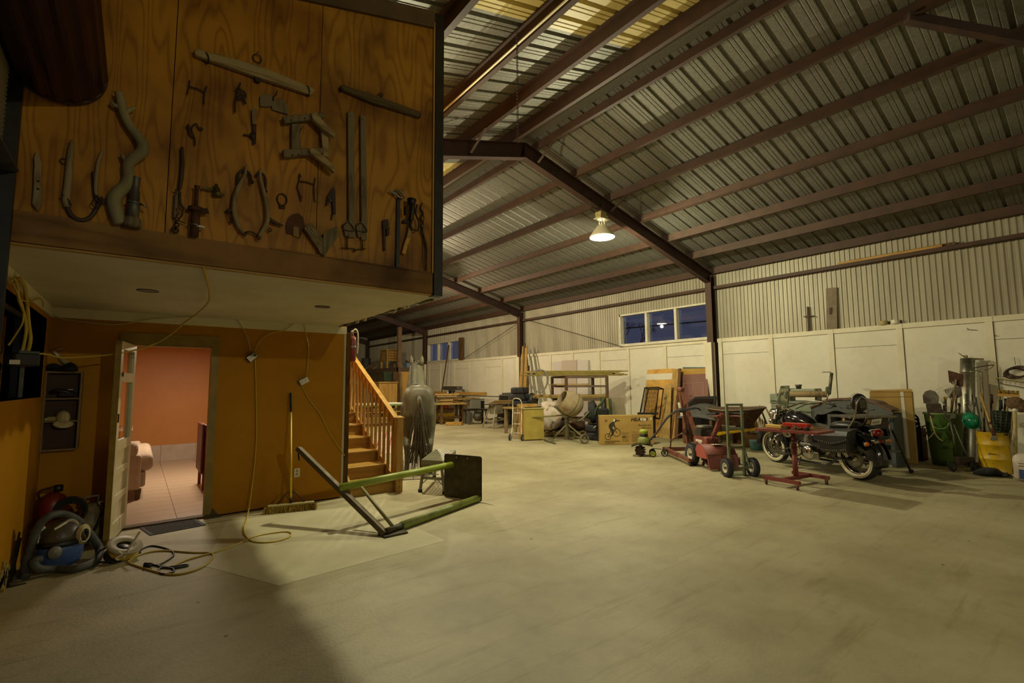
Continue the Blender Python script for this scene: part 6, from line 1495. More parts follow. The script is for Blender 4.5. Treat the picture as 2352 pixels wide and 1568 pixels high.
# ---- saw stand behind the motorcycle
ss = thing('saw_stand', 'grey table saw on a folding wheeled stand behind motorcycle', 'table saw', (10.2, 2.8, 0))
s0, s1 = V(9.93, 2.78, 0), V(10.48, 2.51, 0); su = (s1-s0).normalized(); sn = V(-su.y, su.x, 0)
if sn.dot(s0) < 0: sn = -sn
def spt(x, y, z): return s0+su*x+sn*y+V(0, 0, z)
def sbox(x0, x1, y0, y1, z0, z1, nm, m_): return MB().hexa([spt(x0, y0, z0), spt(x1, y0, z0), spt(x1, y1, z0), spt(x0, y1, z0), spt(x0, y0, z1), spt(x1, y0, z1), spt(x1, y1, z1), spt(x0, y1, z1)]).build(nm, m_, ss, **U)
sbox(-.25, .62, 0, .5, .93, .965, 'saw_table', MATS['dull_steel']); sbox(.05, .55, .05, .45, .70, .92, 'saw_body', mat('saw_body', '#3a2c20', .6)); sbox(-.35, .66, -.04, -.01, .93, .96, 'fence_rail', MATS['steel'])
sbox(.0, .3, -.02, .02, .83, .9, 'front_panel', MATS['pine_x'])
for x0 in (.02, .56):
    MB().bar(spt(x0, 0, .7), spt(x0+(.10 if x0 > .3 else -.02), -.18, .03), .035, .03).build('leg', MATS['black_steel'], ss, **U); MB().bar(spt(x0, .4, .7), spt(x0, .55, .03), .035, .03).build('leg', MATS['black_steel'], ss, **U)
MB().bar(spt(.0, -.08, .36), spt(.6, -.08, .36), .03, .03).build('crossbar', MATS['dull_steel'], ss, **U)
for x0 in (0, .66): MB().lathe([(.035, -.015), (.035, .015)], spt(x0, -.19, .036), su, 12).build('caster', MATS['black_rubber'], ss, **U)
sbox(.15, .4, .02, .06, .4, .7, 'motor_housing', MATS['slate_blue'])

# ================================================================ motorcycle
mc = thing('motorcycle', 'black cruiser motorcycle with whitewall tyres and studded leather saddlebags', 'motorcycle', (9.56, 3.47, 0), math.atan2(1.53, .75))
bk, ch_, ble = MATS['bike_black'], MATS['chrome'], MATS['bike_leather']
def moto_wheel(x, R, w, nm):
    c = V(x, 0, R); a = V(0, 1, 0)
    o = MB().lathe([(R*.70, -w*.42), (R*.82, -w*.5), (R*.93, -w*.44), (R*.985, -w*.25), (R, 0), (R*.985, w*.25), (R*.93, w*.44), (R*.82, w*.5), (R*.70, w*.42)], c, a, 40, cap=False).build(nm, MATS['tyre'], mc)
    for s in (1, -1): MB().lathe([(R*.72, s*w*.445), (R*.80, s*w*.505), (R*.88, s*w*.475)], c, a, 40, cap=False).build('whitewall', MATS['white_rubber'], o)
    MB().lathe([(R*.72, -w*.4), (R*.66, -w*.3), (R*.64, 0), (R*.66, w*.3), (R*.72, w*.4), (R*.70, w*.2), (R*.70, -w*.2), (R*.72, -w*.4)], c, a, 40, cap=False).build('rim', ch_, o)
    mb = MB()
    for k in range(20):
        t = 2*PI*k/20; s = 1 if k % 2 else -1; t2 = t+.35*(1 if k % 4 < 2 else -1)
        mb.tube([c+V(.045*math.cos(t), s*w*.3, .045*math.sin(t)), c+V(R*.66*math.cos(t2), 0, R*.66*math.sin(t2))], .004, 5)
    mb.build('spokes', ch_, o)
    MB().lathe([(.03, -w*.55), (.055, -w*.4), (.04, -w*.2), (.04, w*.2), (.055, w*.4), (.03, w*.55)], c, a, 18).build('hub', ch_, o)
    MB().lathe([(.06, w*.42), (.145, w*.42), (.145, w*.46), (.06, w*.46)], c, a, 28).build('brake_disc', MATS['steel'], o)
    return o
moto_wheel(.85, .315, .12, 'front_wheel'); moto_wheel(-.85, .33, .17, 'rear_wheel')
def fender(x, R, zc, a0, a1, w, nm, drop):
    def fn(u, v):
        a = a0+(a1-a0)*u; t = (v-.5)*2; r = R*(1-.10*abs(t)**2.2)-(drop*max(0, abs(t)-.75)*4*.25)
        return V(x+r*math.cos(a), w/2*t, zc+r*math.sin(a))
    MB().grid(fn, 26, 10).build(nm, bk, mc, solid=.006)
fender(.85, .375, .315, -.05, 2.9, .20, 'front_fender', .12); fender(-.85, .415, .33, .45, 3.35, .25, 'rear_fender', .16)
for s in (1, -1):
    MB().prism([(.85+.365*math.cos(a), .098*s, .315+.365*math.sin(a)) for a in [.0+.138*k for k in range(21)]]+[(.85+.265*math.cos(a), .098*s, .315+.265*math.sin(a)) for a in [2.76-.138*k for k in range(21)]], (0, .004*s, 0)).build('fender_skirt', bk, mc)
    MB().prism([(-.85+.41*math.cos(a), .122*s, .33+.41*math.sin(a)) for a in [.5+.13*k for k in range(21)]]+[(-.85+.27*math.cos(a), .122*s, .33+.27*math.sin(a)) for a in [3.1-.13*k for k in range(21)]], (0, .004*s, 0)).build('fender_skirt', bk, mc)
    MB().tube([(.86, .105*s, .29), (.80, .105*s, .46)], .034, 12).build('fork_slider', MATS['steel'], mc); MB().tube([(.81, .105*s, .44), (.56, .105*s, 1.0)], .026, 12).build('fork_tube', ch_, mc); MB().tube([(.77, .105*s, .54), (.60, .105*s, .92)], .038, 12).build('fork_cover', MATS['steel'], mc)
MB().lathe([(.0, -.13), (.06, -.12), (.10, -.05), (.112, .03), (.115, .06), (.105, .065)], (.72, 0, .90), (1, 0, -.05), 24).build('headlight', ch_, mc); MB().lathe([(.103, .055), (.07, .075), (0, .085)], (.72, 0, .90), (1, 0, -.05), 24).build('headlight_lens', MATS['glass'], mc)
for s in (1, -1): MB().lathe([(0, -.05), (.04, -.03), (.05, .02), (.045, .03), (0, .04)], (.66, .17*s, .80), (1, 0, 0), 14).build('spot_lamp', ch_, mc)
MB().grid(lambda u, v: V(.74-.22*v-.10*abs(2*u-1)**2, (2*u-1)*(.14-.05*v*v), .82+.60*v), 12, 10).build('windshield', mat('windshield', '#c9cbb5', .08, 0, trans=.75), mc, solid=.004)
MB().tube(smooth([(-.16, .42, 1.04), (-.03, .43, 1.08), (.30, .32, 1.12), (.55, .10, 1.02), (.55, -.10, 1.02), (.30, -.32, 1.12), (-.03, -.43, 1.08), (-.16, -.42, 1.04)], 5), .015, 9).build('handlebar', ch_, mc)
for s in (1, -1):
    MB().tube([(-.16, .42*s, 1.04), (-.03, .43*s, 1.08)], .021, 9).build('grip', MATS['black_rubber'], mc)
    MB().tube([(.02, .42*s, 1.10), (-.02, .42*s, 1.18), (-.04, .42*s, 1.25)], .008, 7).build('mirror_stem', ch_, mc)
    MB().ball((-.05, .42*s, 1.31), (.018, .05, .065), 14, 8, Matrix.Rotation(.4*s, 3, 'X')).build('mirror', MATS['grey_green'], mc)
    MB().box((.04, .42*s, 1.095), (.08, .05, .06)).build('control_pod', ch_, mc, bevel=.01)
    MB().tube(smooth([(.06, .41*s, 1.09), (.32, .28*s, 1.06), (.55, .12*s, .9), (.55, .08*s, .75)]), .008, 6).build('cable', MATS['black_rubber'], mc)
    MB().tube([(.04, .45*s, 1.10), (-.13, .47*s, 1.08)], .007, 6).build('lever', ch_, mc)
MB().tube([(.56, -.11, .98), (.56, .11, .98)], .03, 10).build('triple_clamp', ch_, mc)
def oval(x, w, z0, z1, n=18): return [V(x, w*math.cos(2*PI*i/n), (z0+z1)/2+(z1-z0)/2*math.sin(2*PI*i/n)) for i in range(n)]
MB().loft([oval(.50, .05, .78, .88), oval(.45, .12, .72, .95), oval(.30, .165, .70, .99), oval(.12, .16, .70, .96), oval(-.05, .11, .70, .88), oval(-.12, .06, .72, .82)]).build('fuel_tank', bk, mc)
MB().lathe([(.085, 0), (.09, .02), (.08, .028), (0, .03)], (.24, 0, .965), (-.12, 0, 1), 24).build('speedometer', ch_, mc); MB().lathe([(.07, .03), (0, .031)], (.24, 0, .965), (-.12, 0, 1), 24, cap=False).build('dial', MATS['grey_green'], mc)
MB().loft([oval(-.02, .10, .72, .80), oval(-.15, .15, .68, .80), oval(-.35, .18, .66, .76), oval(-.50, .17, .66, .80), oval(-.56, .15, .70, .86)]).build('rider_seat', ble, mc); MB().loft([oval(-.54, .13, .74, .86), oval(-.65, .14, .75, .88), oval(-.85, .12, .76, .88), oval(-.93, .08, .78, .86)]).build('pillion_seat', ble, mc)
MB().ball((-.99, 0, 1.17), (.055, .15, .14), 18, 10).build('backrest_pad', ble, mc)
for s in (1, -1): MB().tube(smooth([(-.72, .135*s, .66), (-.86, .135*s, .78), (-.98, .12*s, .95), (-1.03, .09*s, 1.18), (-1.03, .0, 1.27)], 5), .014, 8).build('sissy_bar', ch_, mc)
MB().bx((-1.05, -.06, 1.10), (-1.02, .06, 1.22)).build('pad_plate', MATS['dull_steel'], mc)
mb = MB()
for k in range(26):
    t = 2*PI*k/26; mb.ball((-.955, .152*math.cos(t), 1.17+.142*math.sin(t)), .008, 6, 4)
for s in (1, -1):
    for k in range(9): mb.ball((-.06-.055*k, .158*s+.012*s*math.sin(k/8*PI), .715-.012*math.sin(k/8*PI)), .008, 6, 4)
mb.build('seat_studs', ch_, mc)['kind'] = 'stuff'
# engine
MB().box((.08, 0, .36), (.46, .26, .22)).build('crankcase', MATS['dull_steel'], mc, bevel=.04, seg=3)
for s in (1, -1):
    MB().lathe([(.13, 0), (.135, .03), (.10, .06), (0, .065)], (.20, .13*s, .36), (0, s, 0), 24).build('engine_cover', ch_, mc)
    MB().lathe([(.12, 0), (.125, .04), (.09, .075), (0, .08)], (-.08, .13*s, .33), (0, s, 0), 24).build('clutch_cover', ch_, mc)
    MB().ball((.30, .20*s, .60), (.10, .035, .06), 18, 8).build('air_cleaner', ch_, mc)
    MB().box((-.14, .16*s, .29), (.30, .03, .12)).build('lower_cover', MATS['steel'], mc, bevel=.012, seg=2)
for a, x0 in ((.5, .12), (-.42, .04)):
    mb = MB(); d = V(math.sin(a), 0, math.cos(a)); b0_ = V(x0, 0, .45)
    for k in range(7): mb.lathe([(.10, 0), (.105, .006), (.10, .012)], b0_+d*(.02+.027*k), d, 16)
    mb.lathe([(.075, 0), (.075, .2)], b0_, d, 16); mb.build('cylinder', MATS['dull_steel'], mc)
    MB().lathe([(.09, .2), (.105, .22), (.09, .27), (0, .29)], b0_, d, 16).build('rocker_cover', ch_, mc)
for s in (1, -1):
    MB().tube(smooth([(.52, .06*s, .82), (.47, .10*s, .55), (.38, .12*s, .22), (.2, .14*s, .17), (-.4, .14*s, .18), (-.6, .13*s, .33)], 5), .02, 8).build('frame_tube', bk, mc)
    MB().ball((-.27, .155*s, .55), (.17, .06, .13), 18, 10).build('side_cover', bk, mc)
    MB().tube([(-.55, .13*s, .30), (-.85, .13*s, .33)], .024, 8).build('swingarm', MATS['black_steel'], mc); MB().tube([(-.62, .16*s, .60), (-.83, .165*s, .36)], .028, 10).build('shock', ch_, mc)
    MB().hexa([(.30, .16*s, .235), (.62, .17*s, .26), (.62, .30*s, .26), (.30, .30*s, .235), (.30, .16*s, .26), (.62, .17*s, .285), (.62, .30*s, .285), (.30, .30*s, .26)]).build('floorboard', MATS['steel'], mc)
    # saddlebag
    sb = MB().loft([[(-.50, (.16+q*.2)*s, z) for q, z in ((0, .40), (.75, .40), (1, .46), (1, .66), (.8, .72), (0, .74))], [(-1.02, (.16+q*.2)*s, z) for q, z in ((0, .46), (.75, .46), (1, .50), (1, .70), (.8, .76), (0, .78))]], sm=False).build('saddlebag', ble, mc, bevel=.03, seg=3)
    MB().loft([[(-.46, (.15+q*.23)*s, z) for q, z in ((0, .77), (.85, .74), (1, .68), (1, .60), (.97, .60), (.92, .70), (0, .73))], [(-.76, (.15+q*.235)*s, z) for q, z in ((0, .79), (.85, .77), (1, .70), (1, .555), (.97, .555), (.92, .72), (0, .75))], [(-1.05, (.15+q*.23)*s, z) for q, z in ((0, .81), (.85, .78), (1, .72), (1, .64), (.97, .64), (.92, .74), (0, .77))]], sm=False).build('bag_flap', ble, sb, bevel=.012, seg=2)
    mb = MB()
    for k in range(16): t = k/15; mb.ball((-.47-.57*t, .386*s, .625+.04*t-.055*math.sin(t*PI)), .009, 6, 4)
    for k in range(14): t = k/13; mb.ball((-.50-.50*t, .372*s, .475+.04*t-.015*math.sin(t*PI)), .008, 6, 4)
    mb.build('bag_studs', ch_, sb)['kind'] = 'stuff'
    MB().lathe([(0, -.04), (.03, -.03), (.035, .0), (.032, .01)], (-1.18, .20*s, .60), (1, 0, 0), 14).build('signal_housing', ch_, mc); MB().lathe([(.033, 0), (.03, .03), (.012, .045), (0, .047)], (-1.185, .20*s, .60), (-1, 0, 0), 14).build('signal_lens', MATS['amber_lens'], mc)
    MB().tube([(-1.02, .10*s, .62), (-1.16, .2*s, .60)], .012, 6).build('signal_stem', ch_, mc)
    MB().tube([(-.1, -.18-.05*(1-s)/2, .22+.06*(1-s)/2), (-1.1, -.22-.03*(1-s)/2, .24+.07*(1-s)/2)], .036, 12).build('exhaust_pipe', ch_, mc)
MB().ball((-1.22, 0, .74), (.05, .085, .055), 16, 8).build('tail_light', MATS['red_lens'], mc); MB().bx((-1.21, -.10, .69), (-1.15, .10, .79)).build('tail_bezel', ch_, mc, bevel=.015); MB().bx((-1.27, -.13, .60), (-1.20, .13, .655)).build('bumper_bar', ch_, mc, bevel=.01); MB().bx((-1.275, -.05, .61), (-1.268, .05, .645)).build('reflector', MATS['red_lens'], mc)
R_ = Matrix.Rotation(-.35, 3, 'Y'); pm = frame_of(mc)
MB().box((-1.21, 0, .90), (.012, .20, .115), R_).build('plate_frame', MATS['black_plastic'], mc); MB().box((-1.217, 0, .903), (.006, .18, .09), R_).build('licence_plate', MATS['white_plastic'], mc)
o_ = V(-1.217, 0, .903)+R_ @ V(-.0036, .078, -.028)
lettering('plate_number', '704E30', .062, MATS['ink'], mc, pm @ basis(o_, (0, -1, 0), R_ @ V(0, 0, 1)), sx=.72)
MB().tube([(.10, .16, .22), (.05, .34, .02)], .011, 7).build('kickstand', ch_, mc)
MB().tube(smooth([(.35, .13, .35), (.50, .30, .30), (.55, .33, .42), (.42, .30, .58), (.36, .12, .62)], 5), .012, 7).build('engine_guard', ch_, mc)
MB().box((-.62, 0, .60), (.5, .2, .2)).build('rear_frame', MATS['black_steel'], mc, bevel=.03)
MB().box((-.02, 0, .64), (.36, .14, .12)).build('engine_frame', MATS['black_steel'], mc, bevel=.03)
mc.scale = (1.05, 1.05, 1.05)
mc.rotation_euler = (math.radians(-5), 0, math.atan2(1.53, .75))

# ================================================================ corner by the right wall
U = dict(world=True)
# corrugated/spiral duct standing on end
dp = V(12.57, 1.93, 0)
t = thing('metal_duct', 'tall shiny galvanised duct pipe standing against the white wall', 'duct', dp)
dtop = at(2222, 823, X=12.62)-dp
MB().lathe([(.115, 0), (.115, .9), (.109, .905), (.109, 1.72), (.114, 1.73), (.114, 1.75), (.107, 1.76), (.107, dtop.length), (.10, dtop.length), (.10, .3)], (0, 0, 0), dtop, 26, cap=False).build('pipe', MATS['galvanised'], t)
for f in (.43, .83): MB().torus(dtop*f, dtop, .114, .004, 28, 6).build('seam_ring', MATS['steel'], t)
t = thing('wooden_wedge', 'crooked wooden wedge poking out of duct top', 'wood', dp+dtop)
MB().prism([(-.06, .08, .08), (-.05, .11, .12), (.0, .02, .02), (.0, -.06, -.06), (-.06, -.04, -.05)], (.05, .02, .0)).build('upright', MATS['old_wood'], t); MB().bar((-.04, .02, .0), (.1, -.2, -.02), .07, .03).build('splinter', MATS['old_wood'], t); MB().cyl((0, 0, -.4), (-.02, .02, .06), .03, 8).build('stake', MATS['old_wood'], t)
# green bin of garden tools
bp_ = V(11.98, 2.12, 0)
t = thing('green_bin', 'tall green plastic bin full of garden tools by white wall', 'bin', bp_)
MB().lathe([(0, .01), (.20, .01), (.215, .03), (.275, .93), (.295, .94), (.295, .965), (.27, .965), (.19, .05), (0, .05)], n=28, cap=False).build('bin_body', MATS['green_bin'], t)
MB().tube(arc((-.28, .0, .8), (0, 1, 0), (-.3, 0, -1), .12, 0, PI, 12), .012, 6).build('handle', MATS['green_bin'], t)
for s in (1, -1): MB().lathe([(.07, -.02), (.07, .02)], (.16*s, -.2, .07), (1, 0, 0), 14).build('bin_wheel', MATS['black_plastic'], t)
def bt(x, y, X=11.95): return at(x, y, X=X)
def blade(name, label, pts, X, h0, h1, m_, hm='old_wood', hr=.017, th=.012, cat='shovel', curve=.0):
    q = thing(name, label, cat, h1)
    MB().tube([h0, h1], hr, 8).build('shaft', MATS[hm], q, **U)
    P = [at(x, y, X=X) for x, y in pts]; MB().prism(P, (th, 0, 0)).build('blade', m_, q, **U, bevel=.003); return q
inb = V(11.98, 2.12, .06)
gst = MATS['dull_steel']
blade('round_shovel', 'round point shovel with dusty grey blade in the green bin', [(2121, 925), (2119, 908), (2124, 899), (2136, 895), (2148, 899), (2156, 910), (2156, 925), (2147, 932), (2135, 930)], 11.8, inb+V(-.05, .1, 0), at(2146, 925, X=11.82), gst)
blade('square_shovel', 'square mouthed shovel raised above the other tools', [(2177, 850), (2213, 860), (2212, 888), (2196, 886), (2180, 878)], 12.1, inb+V(.1, .05, 0), at(2196, 872, X=12.08), MATS['rust'], th=.02)
blade('scoop_shovel', 'wide scoop shovel leaning inside green bin rim', [(2126, 928), (2160, 926), (2168, 955), (2133, 960)], 11.72, inb+V(-.05, -.05, 0), at(2150, 940, X=11.74), MATS['iron'])
blade('trench_spade', 'pair of grey spade blades leaning towards the duct', [(2166, 895), (2186, 890), (2206, 886), (2210, 908), (2200, 914), (2182, 916)], 12.2, inb+V(.1, -.1, 0), at(2196, 908, X=12.2), gst)
q = thing('leaf_rake', 'wire leaf rake standing in the green bin', 'rake', at(2160, 905, X=12.0))
MB().tube([inb+V(0, .02, 0), at(2168, 930, X=12.0)], .014, 7).build('shaft', MATS['old_wood'], q, **U)
for k in range(11): MB().tube(smooth([at(2168, 928, X=12.0), at(2150+4*k, 908-1.8*k, X=12.0), at(2142+4.6*k, 897-2.1*k, X=12.0), at(2143+4.6*k, 901-2.1*k, X=11.96)], 4), .0035, 4).build('tine', MATS['white_metal'], q, **U)
MB().tube([at(2146, 905, X=12.0), at(2192, 884, X=12.0)], .004, 5).build('brace_wire', MATS['white_metal'], q, **U)
for k, (x0, y0, lb) in enumerate(((2172, 918, 'yellow banded wooden tool handle leaning out of green bin'), (2186, 912, 'plain wooden tool handle leaning out of green bin beside banded one'), (2204, 932, 'dark garden tool handle leaning out of green bin near the duct'))):
    q = thing('garden_tool', lb, 'handle', at(x0, y0, X=11.95)); MB().tube([inb+V(.02*k, -.05*k, 0), at(x0, y0, X=11.95)], .016, 8).build('shaft', MATS[('old_wood', 'old_wood', 'iron')[k]], q, **U)
    MB().tube([at(x0, y0, X=11.95), at(x0-2, y0-7, X=11.95)], .02, 8).build('grip', MATS[('yellow_paint', 'rust', 'black_rubber')[k]], q, **U)
# cut branch pile between carton and bin
q = thing('kindling_crate', 'dark crate heaped with twigs and old hoses beside tall carton', 'crate', (12.35, 2.72, 0))
for a, b in (((-.2, -.22, 0), (.2, -.2, .62)), ((-.2, .2, 0), (.2, .22, .62)), ((-.2, -.22, 0), (-.18, .22, .62)), ((.18, -.22, 0), (.2, .22, .62)), ((-.2, -.22, 0), (.2, .22, .02))): MB().bx(a, b).build('crate_side', MATS['dark_wood'], q)
mb = MB(); r_ = random.Random(21)
for i in range(34): a = V(r_.uniform(-.15, .15), r_.uniform(-.2, .2), r_.uniform(.3, .62)); mb.tube([a, a+V(r_.uniform(-.2, .1), r_.uniform(-.3, .3), r_.uniform(.05, .35))], r_.uniform(.006, .014), 5)
o = mb.build('twigs', MATS['pine'], q); o['kind'] = 'stuff'
for k in range(3): MB().torus((-.12-.03*k, -.02, .62+.08*k), (.8, .3, .4), .17, .018, 24, 7).build('hose_coil', MATS['black_rubber'], q)
q = thing('coil_spring_arm', 'curved pale hose end dangling in front of green bin', 'hose', at(2150, 990, X=11.5))
MB().tube(smooth([at(2137, 955, X=11.55), at(2142, 975, X=11.5), at(2148, 995, X=11.48), at(2156, 1006, X=11.46), at(2166, 1013, X=11.45)], 5), .011, 7).build('hose', MATS['khaki'], q, **U); MB().tube(smooth([at(2145, 993, X=11.52), at(2138, 1002, X=11.52), at(2132, 1006, X=11.52)], 5), .010, 6).build('branch', MATS['khaki'], q, **U)
# hand push mower / edger
pm_ = thing('push_edger', 'old push edger with forked steel handle in front of bin', 'edger', (11.3, 1.8, 0))
yk = at(2182, 965, X=11.45)
for e in ((2158, 938), (2201, 940)): MB().tube(smooth([yk, at((2182+e[0])/2, 946, X=11.42), at(*e, X=11.35)], 5), .013, 7).build('handle', MATS['steel'], pm_, **U)
MB().tube([yk, at(2190, 1000, X=11.4), at(2195, 1058, X=11.35)], .014, 8).build('shaft', MATS['dull_steel'], pm_, **U); MB().tube([at(2191, 975, X=11.42), at(2222, 1050, X=11.32)], .012, 7).build('shaft', MATS['dull_steel'], pm_, **U)
MB().tube(smooth([yk, at(2172, 960, X=11.42), at(2168, 948, X=11.4)], 4), .011, 6).build('side_grip', MATS['steel'], pm_, **U)
MB().box(at(2190, 955, X=11.42), (.06, .07, .09)).build('gear_box', MATS['dull_steel'], pm_, **U, bevel=.008)
for x in (2190, 2238): p = at(x, 1083); wheel(pm_, (p.x-11.3, p.y-1.8, .09), (.3, .9, 0), .09, .035, 'dull_steel', 'black_rubber', 0)
a, b = at(2190, 1083), at(2238, 1083); MB().tube([a+V(0, 0, .09), b+V(0, 0, .09)], .012, 8).build('axle', MATS['dull_steel'], pm_, **U); MB().bar(a.lerp(b, .1)+V(.1, 0, .16), a.lerp(b, .9)+V(.1, 0, .16), .12, .16).build('deck', MATS['iron'], pm_, **U, bevel=.01)
q = thing('white_tub', 'small pale plastic tub behind the edger wheels', 'tub', at(2178, 1074)+V(.35, 0, 0)); MB().lathe([(0, 0), (.06, 0), (.08, .18), (.085, .18), (.085, .195)], n=16, cap=False).build('tub', MATS['white_plastic'], q)
# green hard hat hung on the edger's upright rod
hp_ = at(2233, 966, X=11.6)
q = thing('hard_hat', 'glossy green hard hat hung in front of the duct', 'hard hat', hp_)
Rh = V(-.86, -.30, .42).to_track_quat('Z', 'Y').to_matrix()
MB().grid(lambda u, v: Rh @ V(.115*math.cos(2*PI*u)*math.sin(v*PI/2), .13*math.sin(2*PI*u)*math.sin(v*PI/2), .125*math.cos(v*PI/2)-.03), 24, 9).build('shell', MATS['hard_hat'], q, solid=.004)
MB().grid(lambda u, v: Rh @ V((.115+.012*v)*math.cos(2*PI*u), (.13+.012*v+.035*v*max(0, math.sin(2*PI*u)))*math.sin(2*PI*u), -.03-.008*v), 24, 2).build('brim', MATS['hard_hat'], q, solid=.004)
MB().tube([Rh @ V(0, .13*math.cos(a), .127*math.sin(a)-.03) for a in [PI*k/12 for k in range(13)]], .006, 6).build('ridge', MATS['hard_hat'], q)
MB().tube([hp_+V(.06, 0, 0), hp_+V(.22, .0, .45)], .009, 6).build('hang_rod', MATS['steel'], q, **U)
q = thing('spanner_big', 'large chrome spanner leaning up behind the hard hat', 'spanner', at(2225, 935, X=11.9)); a, b = at(2222, 928, X=11.9), at(2236, 955, X=11.85); MB().bar(a, b, .028, .012).build('shank', MATS['chrome'], q, **U); MB().torus(a, (-1, 0, 0), .03, .011, 16, 6).build('jaw', MATS['chrome'], q, **U)
# yellow drum with tools
yd = V(11.66, 1.44, 0)
t = thing('yellow_drum', 'dented yellow steel drum holding brooms and tools', 'drum', yd)
MB().lathe([(0, .0), (.20, .0), (.213, .012), (.206, .025), (.206, .22), (.216, .232), (.206, .245), (.206, .46), (.216, .472), (.206, .485), (.206, .67), (.214, .68), (.198, .68), (.196, .03), (0, .02)], n=36, cap=False).build('drum_body', MATS['yellow_paint'], t)
MB().bx((-.215, -.05, .32), (-.2, .05, .327)).build('scratch', MATS['ink'], t)
din = yd+V(0, 0, .04)
def dh_(name, label, cat, x, y, X, off=(0, 0), r=.016, m_='old_wood'):
    q = thing(name, label, cat, at(x, y, X=X)); MB().tube([din+V(off[0], off[1], 0), at(x, y, X=X)], r, 8).build('shaft', MATS[m_], q, **U); return q
q = dh_('street_broom', 'upturned yellow bristle push broom standing in drum', 'broom', 2316, 912, 11.75, (.1, -.05))
a, b = at(2292, 906, X=11.72), at(2341, 909, X=11.72); MB().bar(a, b, .07, .045).build('block', MATS['pine_y'], q, **U)
mb = MB()
for i in range(60): p = a.lerp(b, i/59)+V(rnd.uniform(-.03, .03), 0, .02); mb.tube([p, p+V(rnd.uniform(-.01, .01), rnd.uniform(-.01, .01), .065)], .004, 4)
o = mb.build('bristles', MATS['bristle'], q, **U); o['kind'] = 'stuff'
q = dh_('bow_saw_pole', 'pruning pole with curved saw and taped handle in drum', 'pruner', 2254, 855, 12.0, (-.1, .1)); MB().tube([at(2256, 900, X=11.95), at(2253, 862, X=12.0)], .021, 8).build('tape_wrap', MATS['grey_rubber'], q, **U)
MB().tube(smooth([at(2254, 855, X=12.0), at(2245, 851, X=12.0), at(2232, 849, X=12.0)], 4), .007, 6).tube(smooth([at(2232, 846, X=12.0), at(2262, 840, X=12.0), at(2283, 838, X=12.0)], 4), .009, 6).tube(smooth([at(2283, 838, X=12.0), at(2275, 846, X=12.0), at(2262, 850, X=12.0)], 4), .005, 6).build('saw_bow', MATS['iron'], q, **U)
q = dh_('floor_scraper', 'floor scraper with flat grey blade hanging over drum rim', 'scraper', 2276, 975, 11.3, (.12, .0)); a, b = at(2252, 905, X=11.75), at(2284, 1000, X=11.28)
MB().tube([a, b], .018, 8).build('long_handle', MATS['pine'], q, **U); MB().tube([at(2273, 970, X=11.4), b], .028, 9).build('ferrule', MATS['rust'], q, **U); MB().prism([at(2279, 996, X=11.28), at(2288, 996, X=11.28), at(2292, 1011, X=11.26), at(2274, 1011, X=11.26)], (.012, 0, 0)).build('blade', gst, q, **U)
q = thing('mesh_basket', 'dark green wire mesh basket stuffed into the drum', 'basket', at(2302, 990, X=11.6))
p0 = at(2300, 998, X=11.6); p1 = at(2303, 944, X=11.62); d = p1-p0
mb = MB()
for k in range(12):
    t_ = 2*PI*k/12; mb.tube([p0+V(.08*math.cos(t_), .08*math.sin(t_), 0), p1+V(.13*math.cos(t_), .13*math.sin(t_), 0)], .007, 5)
for k in range(9): f = k/8; mb.torus(p0.lerp(p1, f), d, .08+.05*f, .007, 20, 5)
mb.build('wire', MATS['dark_green'], q, **U); MB().lathe([(.07, 0), (.115, d.length*.98)], p0, d, 18, cap=False).build('lining', MATS['black_rubber'], q, **U)
for k, (x, y, lb, mm) in enumerate(((2240, 912, 'grey fork handle rising from the drum beside the duct', 'dull_steel'), (2276, 905, 'dark flat handle rising from drum behind mesh basket', 'iron'), (2298, 918, 'black padded grip handle rising from the drum', 'black_rubber'), (2310, 915, 'thin black handle rising from drum under the broom block', 'black_plastic'), (2255, 925, 'blue grey pipe handle rising from the drum', 'slate_blue'))):
    q = dh_('garden_tool', lb, 'handle', x, y, 11.7+.05*k, (.05*k-.1, -.04*k+.08), .015, mm); e = at(x, y, X=11.7+.05*k); MB().tube([e-V(0, 0, .16), e], .022, 8).build('grip', MATS[mm], q, **U)
q = dh_('string_mop', 'brown rag mop head hanging over the drum side', 'mop', 2330, 928, 11.5, (.08, -.12)); p = at(2332, 926, X=11.5)
MB().ball(p, (.07, .12, .11), 14, 9).ball(p+V(0, -.06, -.05), (.06, .09, .10), 12, 8).build('mop_head', mat('mop', '#6b5338', .95, 0, '#4d3924', 22, 4, bump=.6), q, **U)
# sledge, bag, black trimmer on floor
q = thing('sledgehammer', 'pale sledgehammer standing head down at the right edge', 'sledgehammer', (11.2, 1.12, 0)); a, b = at(2335, 1088), at(2331, 942, X=11.35); MB().tube([V(a.x, a.y, .06), b], .024, 9).build('handle', MATS['khaki'], q, **U); MB().ball(b, .034, 10, 6).build('knob', MATS['white_plastic'], q, **U); MB().box(V(a.x, a.y, .05), (.09, .16, .09)).build('head', MATS['iron'], q, **U, bevel=.015)
q = thing('feed_sack', 'white woven sack with blue print at right edge', 'sack', (10.95, .98, 0))
MB().box((0, 0, .21), (.28, .34, .42)).build('sack_body', MATS['white_bag'], q, bevel=.09, seg=4); MB().box((-.142, .0, .12), (.006, .2, .14)).build('blue_print', MATS['blue_plastic'], q, bevel=.002); MB().bx((-.147, -.1, .24), (-.139, .1, .25)).bx((-.147, -.1, .28), (-.139, .1, .285)).build('printed_lines', MATS['ink_grey'], q)
q = thing('work_jacket', 'crumpled dark cloth and rods lying before yellow drum', 'cloth', at(2270, 1080))
